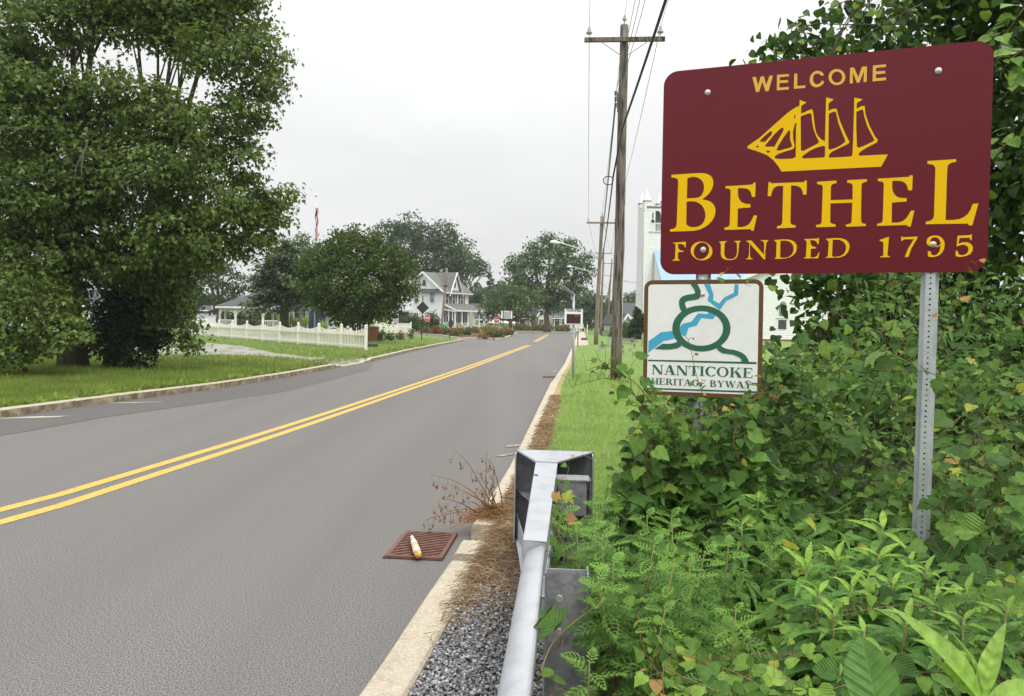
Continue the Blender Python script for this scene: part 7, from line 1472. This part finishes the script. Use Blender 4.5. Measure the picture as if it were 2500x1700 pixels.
for _ in range(900):
    a = random.random()*6.28; rr_ = abs(random.gauss(0, .11)); l_ = random.uniform(.08, .28); a2 = random.random()*6.28; z = .12+max(0, .10-rr_*.6)*random.random(); x = wc.x+rr_*math.cos(a); y = wc.y+rr_*math.sin(a)
    pl.append([(x+math.cos(a2)*l_*t, y+math.sin(a2)*l_*t, z+.05*math.sin(t*3)*random.random()) for t in (-.5, -.2, .2, .5)])
V, T = ribbons(pl, .0016); o = link('dead_tuft', npmesh('dead_tuft', V-np.array(wc), T), M['dry'], r); o['kind'] = 'stuff'
# ================================================================== NEAR UNDERGROWTH (right)
random.seed(5); rng = np.random.default_rng(11)
def frame(n, yd):
    z = Vector(n).normalized(); y = Vector(yd); y = (y-z*y.dot(z)).normalized(); x = y.cross(z)
    return Matrix(((x.x, y.x, z.x, 0), (x.y, y.y, z.y, 0), (x.z, y.z, z.z, 0), (0, 0, 0, 1)))
LEAF = {}
def leaf_mesh(kind, mk):
    k = (kind, mk)
    if k not in LEAF:
        V, T = {'vine': T_VINE, 'lobe': T_LOBE, 'heart': T_HEART, 'lance': T_LANCE, 'fern': T_FERN, 'broad': T_BROAD}[kind]
        me = leafuv(npmesh('leaf', V, T, M[mk]), (V, T)); me.shade_smooth() if kind != 'fern' else None; LEAF[k] = me
    return LEAF[k]
proto = {}
def add_leaf(par, kind, mk, pos, n, yd, s, name='leaf'):
    key = (kind, mk)
    if key not in proto:
        proto[key] = leaf_mesh(*key)
    o = bpy.data.objects.new(name, proto[key]); col.objects.link(o); o.parent = par
    o.matrix_basis = Matrix.Translation(Vector(pos)-Vector(par.location))@frame(n, yd)@Matrix.Diagonal((s, s, s, 1))
    return o
cp = Vector((0, 0, H))
def tocam(p): return (cp-Vector(p)).normalized()
def vine(label, pts, every, size, kinds, mats=('L_vine',), tipred=.0, par_name='vine', rad=.0028, spread=.07, face=.5, group='wild vines over the undergrowth', smat='stem_brown', tilt=1.0):
    """pts: control polyline in world space"""
    pts = [Vector(p) for p in pts]; base = pts[0].copy(); r = empty(par_name, base, label, 'vine', group)
    Q = pts
    for _ in range(2):
        q = [Q[0]]
        for a, b_ in zip(Q[:-1], Q[1:]): q += [a.lerp(b_, .25), a.lerp(b_, .75)]
        Q = q+[Q[-1]]
    b = MB(base); b.tube(Q, [rad*(1-.6*k/len(Q)) for k in range(len(Q))], 5); acc = 0; nl = 0
    L = sum((b_-a).length for a, b_ in zip(Q[:-1], Q[1:])); run = 0
    for a, b_ in zip(Q[:-1], Q[1:]):
        seg = (b_-a).length; d = (b_-a).normalized() if seg > 0 else ZZ; acc += seg; run += seg
        while acc > every:
            acc -= every; q = a.lerp(b_, random.random()); f = run/L
            side = Vector((random.gauss(0, 1), random.gauss(0, 1)-.4, random.gauss(0, .6)+.5)); side = (side-d*side.dot(d)).normalized()
            pl_ = random.uniform(.4, 1.2)*spread; e_ = q+side*pl_+ZZ*pl_*.3; b.tube([q, q.lerp(e_, .6)+ZZ*.006, e_], [rad*.45, rad*.35, rad*.3], 4, cap=False)
            nrm_ = (tocam(e_)*face+ZZ*random.uniform(.3, 1.1)+Vector((random.gauss(0, .35), random.gauss(0, .3), 0)))
            yd = side+Vector((0, 0, -random.uniform(.4, 1.4)))+Vector((random.gauss(0, .4), 0, 0))
            s = size*(1.05-.75*f**2.2)*random.choice((.5, .65, .8, .95, 1.15)); k_ = random.choice(kinds); mk = random.choice(mats)
            if f > .93 and random.random() < tipred: mk = 'L_tip'
            elif random.random() < tipred*.025: mk = 'L_tip'
            add_leaf(r, k_, mk, e_, nrm_, yd, s); nl += 1
    b.build('stem', M[smat], r, smooth=True); return r
def ragweed(label, base, h, n, s, group='feathery ragweed plants'):
    base = Vector(base); r = empty('ragweed', base, label, 'weed', group); lean = Vector((random.gauss(0, .12), random.gauss(0, .1)-.05, 1)).normalized()
    top = base+lean*h; MB(base).tube([base, base.lerp(top, .5)+Vector((random.gauss(0, .01), 0, 0)), top], [.004, .0035, .0018], 5).build('stem', M['stem'], r, smooth=True)
    for k in range(n):
        t = .25+.75*(k+.5)/n; a = k*2.4+random.gauss(0, .3); q = base.lerp(top, t); el = .15+.75*max(0, t-.7)*1.6; d = Vector((math.cos(a)*math.cos(el), math.sin(a)*math.cos(el), math.sin(el)))
        n_ = (ZZ-d*d.z)+Vector((random.gauss(0, .2), random.gauss(0, .2), 0))+tocam(q)*.25; sz = s*(1.15-.5*max(0, t-.6)/.4)*random.uniform(.8, 1.15)
        add_leaf(r, 'fern', 'L_rag_tip' if t > .82 else 'L_rag', q, n_, d, sz)
    return r
def lanceweed(label, base, top, n, s, group='tall lance-leaved weeds', mk='L_lance'):
    base = Vector(base); top = Vector(top); r = empty('leafy_weed', base, label, 'weed', group)
    MB(base).tube([base, base.lerp(top, .5)+Vector((random.gauss(0, .015), 0, 0)), top], [.006, .005, .003], 6).build('stem', M['stem'], r, smooth=True)
    for k in range(n):
        t = .12+.88*((k+.5)/n)**.75; a = k*2.399+random.gauss(0, .25); q = base.lerp(top, t); el = -.35+1.25*max(0, (t-.6)/.4)**1.3; d = Vector((math.cos(a)*math.cos(el), math.sin(a)*math.cos(el), math.sin(el)))
        n_ = (ZZ-d*d.z)+Vector((random.gauss(0, .15), random.gauss(0, .15), 0))+tocam(q)*.2; sz = s*(1.05-.7*max(0, (t-.6)/.4)**1.1)*random.uniform(.85, 1.15)
        add_leaf(r, 'lance', 'L_bright' if t > .96 else mk, q, n_, d, sz)
    return r
# --- filler leaves under and between the individual plants
def hfield(x, y):
    sm = lambda v: np.clip(v, 0, 1)**2*(3-2*np.clip(v, 0, 1))
    h = .36+.05*np.clip(x, 0, 3)+.18*sm((y-3.3)/.8)*sm((1.6-x)/.5)+.62*sm((y-4.25)/1.0)*sm((x-.9)/.8)
    h = h+.62*np.exp(-((x-1.15)/.40)**2-((y-4.45)/.42)**2)
    h = h+.80*sm((y-5.6)/1.8)*sm((x/y-.37)/.07)+.06*np.sin(x*5.1+y*2.3)+.05*np.sin(y*4.7-x*2)
    return h
def in_under(x, y):
    left = np.where(y < 4.7, .052+.068*(y-2.4)+np.where(y < 3.05, .33, np.where(y < 3.9, .22, .22+(y-3.9)*.4)), .72)
    left = np.where(y > 5.3, .75+.55*(y-5.3), left)
    return (x > left) & (y < 10)
def filler(n, tpl, mk, s0, s1, y0, y1, x1, topfrac, name, label, face=.35, seed=1, gap=0):
    r = np.random.default_rng(seed); y = y0+r.random(n)*(y1-y0); x = r.random(n)*x1; m_ = in_under(x, y)
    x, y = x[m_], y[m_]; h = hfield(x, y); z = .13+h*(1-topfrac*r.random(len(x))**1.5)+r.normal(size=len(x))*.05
    edge = np.clip((x-(.052+.068*(y-2.4)+.18))/.25, .25, 1); z = .13+(z-.13)*edge
    pos = np.stack([x, y, z], 1)
    if gap:
        c_ = np.sin(pos[:, 0]*7.3+1)*np.sin(pos[:, 1]*6.1)*np.sin(pos[:, 2]*8.3+2); kk__ = c_ < gap; pos = pos[kk__]
    nn = norm(np.array([0, 0, H])-pos)*face+np.array([0, 0, .9])+r.normal(size=pos.shape)*.45; yd = r.normal(size=pos.shape)+np.array([0, -.3, -1.0])
    V, T = scatter(tpl, pos, nn, yd, s0+(s1-s0)*r.random(len(pos))); o = link(name, leafuv(npmesh(name, V, T), tpl, len(pos)), M[mk]); tag(o, label, 'undergrowth', kind='stuff'); return o
filler(9500, T_VINE0, 'L_vine_dark', .03, .08, 1.5, 9.5, 5.5, .85, 'undergrowth', 'mass of vine leaves, coloured dark as if shaded, filling the roadside undergrowth', seed=1)
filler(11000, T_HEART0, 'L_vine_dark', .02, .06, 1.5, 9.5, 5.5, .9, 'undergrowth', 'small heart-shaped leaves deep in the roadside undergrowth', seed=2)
filler(3600, T_LANCE, 'L_lance', .06, .15, 1.8, 8, 4.5, .7, 'undergrowth', 'narrow shaded leaves deep in the roadside undergrowth', seed=3)
filler(900, T_FERN, 'L_rag', .07, .13, 2.2, 4.6, 1.5, .6, 'undergrowth', 'feathery ragweed leaves low in the roadside undergrowth', seed=4)
filler(4400, T_VINE0, 'L_vine', .03, .07, 1.5, 6.2, 3.6, .12, 'undergrowth', 'upper vine leaves of the roadside undergrowth, coloured lighter as if lit', seed=6)  # lighter leaf colour on the top layer, standing in for light
# thin stems and tendrils
pl = []
for _ in range(900):
    y = random.uniform(1.6, 8); x = random.uniform(.2, 4.2)
    if not bool(in_under(np.array([x]), np.array([y]))[0]): continue
    h = float(hfield(np.array([x]), np.array([y]))[0]); a = random.random()*6.28; l_ = random.uniform(.15, .5)
    pl.append([(x+math.cos(a)*l_*t, y+math.sin(a)*l_*t, .15+h*(.45+.65*t)+.08*math.sin(t*5)) for t in (0, .25, .5, .75, 1)])
V, T = ribbons(pl, .0016); o = link('tendrils', npmesh('tendrils', V, T), M['stem']); tag(o, 'thin twining stems threading through the undergrowth', 'stems', kind='stuff')

# --- ragweed plants
wg = [(1350, 1262, 3.7), (1395, 1235, 3.9), (1455, 1215, 4.1), (1515, 1235, 3.6), (1560, 1265, 3.3), (1640, 1255, 3.5), (1655, 1300, 3.1), (1590, 1330, 2.9), (1700, 1350, 2.9), (1750, 1330, 3.1), (1510, 1310, 3.0), (1460, 1300, 3.1), (1690, 1390, 2.7), (1620, 1400, 2.6), (1540, 1395, 2.7), (1800, 1260, 3.7), (1560, 1500, 2.5), (1500, 1640, 2.2), (1850, 1340, 3.3), (1500, 1180, 4.2), (1450, 1300, 3.3), (1530, 1390, 2.7), (1830, 1500, 2.4)]
for i, (px, py, Y) in enumerate(wg):
    q = P(px, py, Y); ragweed('bright feathery ragweed plant in the undergrowth behind the guardrail', (q.x+random.gauss(0, .03), q.y+.05, max(.12, q.z-.42)), .43, 26, .115)
# --- tall lance-leaved weeds
lg = [(2155, 1300, 2.75, .30), (2045, 1372, 2.7, .26), (1972, 1392, 2.6, .26), (2262, 1405, 2.6, .24), (2222, 1385, 2.75, .22), (2215, 1530, 2.2, .25), (2110, 1558, 2.2, .22), (2035, 1520, 2.3, .2), (2360, 1455, 2.3, .24), (2352, 1530, 2.1, .22), (2300, 1600, 2.0, .2), (1850, 1225, 3.8, .2), (2460, 1500, 2.1, .2), (2120, 1420, 2.5, .22), (1810, 1290, 3.3, .18), (2080, 1450, 2.45, .24), (2180, 1440, 2.5, .24), (2000, 1460, 2.4, .22), (2290, 1480, 2.4, .22), (2145, 1370, 2.65, .26)]
for i, (px, py, Y, s) in enumerate(lg):
    q = P(px, py, Y); lanceweed('tall bright weed with whorls of long pointed leaves in the foreground undergrowth', (q.x+random.gauss(0, .03), q.y+.08, .13), q+Vector((0, 0, .02)), 60, s*.86)
# --- big foreground leaves at the bottom edge
q = P(2150, 1765, 1.35); r = empty('broad_leaf_plant', (q.x, q.y, .13), 'plant with one very large smooth pointed leaf at the bottom edge', 'plant')
MB(r.location).tube([(q.x, q.y+.02, .13), (q.x, q.y, q.z)], [.006, .004], 6).build('stem', M['stem'], r)
add_leaf(r, 'broad', 'L_vine', q, tocam(q)+Vector((.1, 0, .15)), Vector((-.12, .25, 1)), .145)
add_leaf(r, 'broad', 'L_vine', q, tocam(q)+Vector((.5, 0, .6)), Vector((1, .2, .45)), .09)
q = P(2398, 1720, 1.45); r = empty('bright_leaf_plant', (q.x, q.y, .13), 'bright yellow-green long-leaved plant in the bottom right corner', 'plant')
MB(r.location).tube([(q.x, q.y+.02, .13), (q.x, q.y, q.z)], [.006, .004], 6).build('stem', M['stem'], r)
for d, n_, s in (((-.55, .1, 1.0), (.5, -.8, .3), .17), ((.12, .1, .8), (-.8, -.7, .3), .13), ((1, .1, .45), (-.3, -.6, .9), .15), ((-.3, -.1, .5), (.3, -.9, .3), .09), ((.9, .2, .05), (0, -.6, .8), .14), ((.4, .4, .9), (.6, -.6, .2), .12)):
    add_leaf(r, 'lance', 'L_bright', q, Vector(n_), Vector(d), s*1.15)
# --- vines
def VP(*a): return [P(px, py, Y) for px, py, Y in a]
vine('vine climbing the left sign post and crossing the byway sign with yellowish leaves', VP((1720, 1330, 4.45), (1700, 1200, 4.4), (1715, 1080, 4.3), (1705, 990, 4.2), (1716, 960, 4.15), (1700, 920, 4.15), (1682, 830, 4.15), (1672, 822, 4.13)), .10, .06, ['lobe'], tipred=1, spread=.05)
vine('leafy vine bushing round the foot of the byway sign, left side', VP((1640, 1330, 4.3), (1600, 1200, 4.2), (1620, 1080, 4.1), (1585, 1010, 4.1), (1550, 965, 4.1), (1500, 920, 4.1), (1440, 930, 4.0), (1395, 945, 3.95)), .034, .08, ['vine', 'lobe'], ('L_vine', 'L_vine_dark'), .4)
vine('vine shoot reaching left in front of the nearest utility pole with reddish tip leaves', VP((1590, 985, 4.05), (1550, 930, 4.0), (1500, 905, 4.0), (1465, 885, 4.0), (1455, 855, 4.0)), .06, .075, ['lobe'], ('L_vine',), 1, spread=.05)
vine('short looping vine shoot with dark leaves left of the byway sign', VP((1590, 1010, 4.1), (1540, 960, 4.05), (1540, 915, 4.05), (1500, 880, 4.0), (1430, 905, 4.0)), .055, .07, ['vine', 'heart'], ('L_vine', 'L_vine_dark'), .2)
for i, c in enumerate(2*(((1560, 1290), (1530, 1180), (1560, 1080), (1550, 1020), (1600, 1000)), ((1630, 1300), (1650, 1200), (1600, 1130), (1640, 1040), (1680, 1000)), ((1700, 1260), (1680, 1160), (1740, 1090), (1720, 1010), (1770, 1000)), ((1760, 1230), (1800, 1130), (1790, 1050), (1840, 985), (1880, 940)), ((1600, 1240), (1570, 1150), (1600, 1060), (1620, 1010), (1550, 985)), ((1680, 1290), (1700, 1180), (1660, 1090), (1700, 1020), (1640, 1005)))):
    vine('vine hanging on the mound beneath the byway sign', VP(*[(x+random.uniform(-28, 28), y+random.uniform(-8, 8), 4.08+random.uniform(-.2, .15)) for x, y in c]), .03, .09, ['vine', 'lobe', 'heart'], ('L_vine', 'L_vine_dark', 'L_vine'), .3, group='vines on the mound beneath the byway sign')
for i in range(44):
    y0 = random.uniform(1.7, 3.2); x0 = random.uniform(.40, 2.0)*y0/2.4+.05
    if .85*y0/2.4 < x0 < 1.35*y0/2.4 and y0 > 2.2: y0 = random.uniform(1.7, 2.1)
    h = float(hfield(np.array([x0]), np.array([y0]))[0]); a = random.uniform(-.6, .9) if i % 2 else random.uniform(2.2, 3.8)
    pts = []; L_ = random.uniform(.5, 1.1)
    for k in range(6): t = k/5; x = x0+math.cos(a)*L_*t; y = y0+math.sin(a)*L_*t*.5; lim = .052+.068*(y-2.4)+(.36 if y < 3.1 else .2); pts.append((max(x, lim), y, .17+h*(.9+.3*math.sin(t*2.6))))
    vine('trailing vine of heart-shaped leaves over the foreground weeds', pts, .038, .058, ['heart', 'vine', 'heart'], ('L_vine', 'L_vine', 'L_vine_dark', 'L_bright'), .25, rad=.002, spread=.05, group='vines trailing over the foreground weeds')
for i in range(30):
    y0 = random.uniform(4.2, 6.6); x0 = random.uniform(1.25, 4.2)*y0/5.5; h = float(hfield(np.array([x0]), np.array([y0]))[0]); a = random.uniform(0, 6.28)
    pts = []; L_ = random.uniform(.6, 1.4)
    for k in range(6): t = k/5; pts.append((x0+math.cos(a)*L_*t, y0+math.sin(a)*L_*t*.4-.1, .15+h*(.8+.35*math.sin(t*2.6))))
    vine('vine of broad three-lobed leaves over the mound behind the signs', pts, .06, .105, ['vine', 'lobe'], ('L_vine', 'L_vine_dark', 'L_vine_dark'), .25, spread=.08, group='vines over the mound behind the signs')
# vines over the guardrail head and post
vine('thin vine with reddish leaves draped over the guardrail terminal', VP((1390, 1330, 3.6), (1370, 1260, 3.9), (1350, 1190, 4.3), (1395, 1150, 4.6), (1375, 1125, 4.75)), .10, .06, ['lobe', 'heart'], ('L_vine',), 1, rad=.002, spread=.05)
vine('thin brown vine with heart leaves hanging over the feed chute', VP((1400, 1370, 3.3), (1360, 1300, 3.5), (1330, 1220, 4.1), (1300, 1190, 4.5), (1295, 1170, 4.6)), .12, .06, ['heart', 'lobe'], ('L_tip', 'L_vine'), 1, rad=.002, spread=.05)
vine('vine with small leaves at the near end of the feed chute', VP((1490, 1400, 3.1), (1420, 1375, 3.15), (1350, 1350, 3.1), (1320, 1340, 3.1)), .06, .06, ['heart', 'vine'], ('L_vine',), .1, rad=.002, spread=.05)
vine('bare arching vine stem with a star-shaped leaf before the steel guardrail post', VP((1320, 1640, 2.1), (1345, 1570, 2.2), (1400, 1520, 2.3), (1455, 1480, 2.4), (1485, 1460, 2.4)), .14, .085, ['lobe'], ('L_vine',), 0, rad=.0026, spread=.03)
vine('vine with single rounded leaf hanging on the steel guardrail post', VP((1370, 1590, 2.5), (1378, 1540, 2.6), (1375, 1500, 2.6), (1385, 1480, 2.6)), .06, .07, ['heart', 'vine'], ('L_vine',), 0, rad=.0015, spread=.03)
vine('vine leaves creeping at the foot of the steel guardrail post', VP((1335, 1720, 2.0), (1350, 1690, 2.05), (1370, 1680, 2.1), (1400, 1705, 2.1)), .05, .045, ['heart', 'vine'], ('L_vine', 'L_vine_dark'), .2, rad=.002, spread=.04)
# long shoots in front of the right sign post
vine('long upright vine shoot left of the right sign post with orange tip leaves', VP((2110, 1010, 4.4), (2155, 900, 4.3), (2165, 830, 4.2), (2190, 760, 4.15), (2212, 700, 4.1), (2215, 680, 4.1)), .075, .06, ['lobe'], ('L_vine', 'L_vine_dark'), 1, spread=.06)
vine('long slanting vine shoot reaching up to the lower right corner of the welcome sign', VP((2290, 850, 3.9), (2310, 790, 3.85), (2340, 740, 3.8), (2352, 690, 3.72), (2362, 650, 3.65), (2372, 635, 3.6), (2385, 650, 3.6)), .075, .06, ['lobe'], ('L_vine', 'L_tip'), 1, spread=.06)
vine('vine crossing the right sign post at mid height', VP((2080, 900, 4.1), (2160, 905, 4.0), (2250, 905, 3.75), (2300, 920, 3.75), (2340, 960, 3.7), (2400, 1010, 3.6), (2480, 1090, 3.5)), .05, .09, ['vine', 'lobe'], ('L_vine', 'L_vine_dark'), .3, spread=.06)
vine('vine crossing behind the right sign post towards the byway sign', VP((1860, 960, 4.6), (1950, 1000, 4.5), (2060, 960, 4.3), (2140, 930, 4.2), (2200, 1000, 4.0), (2230, 1090, 3.95)), .05, .09, ['vine', 'lobe'], ('L_vine', 'L_vine_dark'), .3, spread=.06)
for i in range(10):
    x = 2200+random.uniform(-60, 90); Yb = 4.15+random.uniform(0, .3)
    vine('leafy vine low behind the right sign post', VP((x, 1360, Yb), (x+random.uniform(-40, 40), 1280, Yb), (x+random.uniform(-50, 50), 1200, Yb), (x+random.uniform(-60, 60), 1120, Yb)), .04, .085, ['vine', 'heart', 'lobe'], ('L_vine_dark', 'L_vine'), .2, group='vines low behind the right sign post')
for i in range(14):
    px = random.uniform(2300, 2560); Y = random.uniform(3.2, 4.4); y0 = random.uniform(1050, 1400)
    vine('vine with large three-lobed leaves at the right edge of the undergrowth', VP((px, y0+130, Y), (px+random.uniform(-50, 50), y0+40, Y), (px+random.uniform(-80, 80), y0-30, Y-.1), (px+random.uniform(-100, 100), y0-80, Y-.1)), .05, .115, ['vine', 'lobe', 'vine'], ('L_vine_dark', 'L_vine'), .1, group='large-leaved vines at the right edge')
# small tendrils at the lower edge of the welcome sign
for pts, lab in ((((1745, 690), (1765, 668), (1782, 655), (1785, 650)), 'curling vine tip at the lower left edge of the welcome sign'), (((1800, 668), (1812, 690), (1830, 700)), 'thin tendril between the two signs')):
    vine(lab, [P(x, y, 4.1) for x, y in pts], .03, .035, ['lobe'], ('L_vine', 'L_tip'), 1, rad=.0018, spread=.02)

# ================================================================== THICKET TREES (right, behind the welcome sign)
BT = bl([(2150, 60, 60), (2080, 130, 60), (2000, 110, 45), (1950, 130, 38), (1915, 125, 25), (2060, 20, 40), (2230, 130, 90), (2330, 40, 110, .5), (2480, 60, 110, .3), (2420, 180, 100), (2480, 330, 100), (2440, 470, 100, .3), (2500, 600, 110), (2300, 300, 150, 1), (2150, 300, 150, 1), (2200, 500, 160, 1), (2330, 560, 130, 1),
         (2350, 690, 90, .4), (2250, 700, 85, .6), (2150, 700, 80, .3), (2060, 690, 62), (2005, 685, 34), (1965, 672, 18), (2030, 755, 50, .3), (1975, 830, 36, .2), (2080, 800, 80, .8), (2200, 830, 110, 1.2), (2350, 830, 120, 1), (2480, 800, 110, .6), (2560, 450, 150), (2560, 150, 150), (2600, 800, 150), (2450, -60, 150), (2300, -80, 120)], 8.8)
rT = tree('dense dark tree thicket hung with vines behind the welcome sign', (4.6, 10.2, .1), (4.5, 10.0, 2.4), BT, T_VINE0, 'L_thicket', .09, 9.0, 18, .30, .16, name='thicket_tree', ntw=160, flat=.7, shell=.45, droop=.6, jit=.8, upb=.2)
B = bl([(2350, 950, 110, .4), (2470, 950, 110), (2230, 960, 80, .6), (2120, 900, 60, .5), (2300, 800, 120, 1.2), (2550, 1000, 130)], 7.2)
tree('leafy sapling, coloured dark as if shaded, low behind the right sign post', (3.6, 8.2, .1), (3.6, 8.1, .6), B, T_LOBE, 'L_deep', .11, 5.5, 11, .28, .06, name='sapling', flat=.7, shell=.3, droop=.5, ntw=60)
# pinnate sprays against the sky above the sign
def spray(label, pts, Y, every=.05, s=.075):
    return vine(label, [P(x, y, Y) for x, y in pts], every, s, ['lance', 'heart'], ('L_thicket', 'L_vine', 'L_vine'), 0, par_name='branch_spray', rad=.007, spread=.06, group='leafy sprays above the welcome sign', smat='bark')
for pts in (((2090, 20), (2060, 60), (2040, 110), (2015, 150)), ((2130, 0), (2080, 40), (2050, 90), (2030, 140)), ((2250, 10), (2190, 40), (2120, 80), (2080, 120)), ((2200, 60), (2100, 60), (2030, 60), (1975, 55), (1940, 110)), ((1990, 150), (1950, 120), (1925, 70), (1965, 35)), ((2040, 150), (1990, 120), (1960, 90)), ((2180, 140), (2190, 90), (2170, 40), (2140, 10)), ((2080, 0), (2040, 10), (2010, 50)), ((1930, 150), (1900, 140), (1880, 120)), ((2240, 60), (2210, 20), (2160, 5))):
    spray('leafy branch spray against the sky above the welcome sign', pts, 8.0)
for pts in (((2500, 20), (2470, 60), (2440, 110), (2430, 160)), ((2500, 120), (2460, 150), (2440, 190)), ((2510, 180), (2470, 210), (2450, 240)), ((2500, 330), (2450, 350), (2430, 400))):
    vine('bright vine leaves hanging beside the right edge of the welcome sign', [P(x, y, 4.6) for x, y in pts], .03, .10, ['heart', 'vine'], ('L_bright', 'L_vine'), 0, rad=.003, spread=.06, group='bright vine leaves beside the welcome sign')

filler(1500, T_HEART, 'L_bright', .025, .05, 1.6, 3.2, 2.6, .06, 'undergrowth', 'pale young heart-shaped leaves over the nearest undergrowth', seed=9)
filler(3000, T_VINE0, 'L_vine_dark', .05, .09, 4.0, 6.2, 1.9, .8, 'undergrowth', 'leaves, coloured dark as if shaded, filling the hollow between the two sign posts', seed=12)
# labels that point to one plant each: where it stands, then its order from the left
def pix(p):
    d = Vector(p)-Vector((0, 0, H)); wz = d.dot(Vector(fw)); return CX+F*d.dot(Vector(rt))/wz, CY-F*d.dot(Vector(up))/wz
def place(px, Y):
    c = ('beside the guardrail post' if px < 1500 else 'left of the left sign post' if px < 1690 else 'between the two sign posts' if px < 2190 else 'right of the right sign post')
    rr_ = ('in the nearest foreground' if Y < 2.45 else 'in the front growth' if Y < 3.1 else 'in the middle growth' if Y < 4.4 else 'in the rear growth')
    return c+' '+rr_
ORD = ['leftmost', 'second from left', 'third from left', 'fourth from left', 'fifth from left', 'sixth from left', 'seventh from left', 'eighth from left', 'ninth from left', 'tenth from left', 'eleventh from left', 'twelfth from left', 'thirteenth from left']
KN = {'feathery ragweed plants': 'ragweed', 'tall lance-leaved weeds': 'lance-leaved weed', 'vines trailing over the foreground weeds': 'heart-leaved vine', 'vines over the mound behind the signs': 'broad-leaved vine', 'vines on the mound beneath the byway sign': 'hanging vine', 'large-leaved vines at the right edge': 'large-leaved vine', 'vines low behind the right sign post': 'low dense vine', 'leafy sprays above the welcome sign': 'leafy spray', 'bright vine leaves beside the welcome sign': 'bright hanging vine'}
cells = {}
for o in list(col.objects):
    g_ = o.get('group')
    if o.parent is None and g_ in KN:
        top = Vector(o.location)
        if g_ in ('tall lance-leaved weeds', 'feathery ragweed plants'): top.z += .45
        px, py = pix(top)
        w_ = 'above the welcome sign' if 'sprays' in g_ else 'beside the welcome sign' if 'beside the welcome' in g_ else place(px, o.location.y)
        cells.setdefault((KN[g_], w_), []).append((px, o))
for (kn, w_), L_ in cells.items():
    L_.sort(key=lambda t: t[0]); n_ = len(L_)
    for i, (px, o) in enumerate(L_):
        if n_ == 1: o['label'] = 'only '+kn+' '+w_
        else: o['label'] = (ORD[i] if i <= (n_-1)//2 else 'rightmost' if i == n_-1 else ORD[n_-1-i].replace('left', 'right'))+' '+kn+' '+w_

# ================================================================== HUMID AIR
hz = MB((0, 0, 0)); hz.box((0, 705, 15.9), (1240, 1620, 34.2)); hm = bpy.data.materials.new('haze'); hm.use_nodes = True; t = hm.node_tree; t.nodes.clear()
pv = N(t, 'ShaderNodeVolumePrincipled'); pv.inputs['Color'].default_value = (.92, .94, .96, 1); pv.inputs['Density'].default_value = .0004; pv.inputs['Anisotropy'].default_value = .1
mo_ = N(t, 'ShaderNodeOutputMaterial'); t.links.new(pv.outputs[0], mo_.inputs['Volume']); o = hz.build('haze', hm); o['kind'] = 'stuff'; tag(o, 'thin humid summer haze softening the far trees', 'haze')
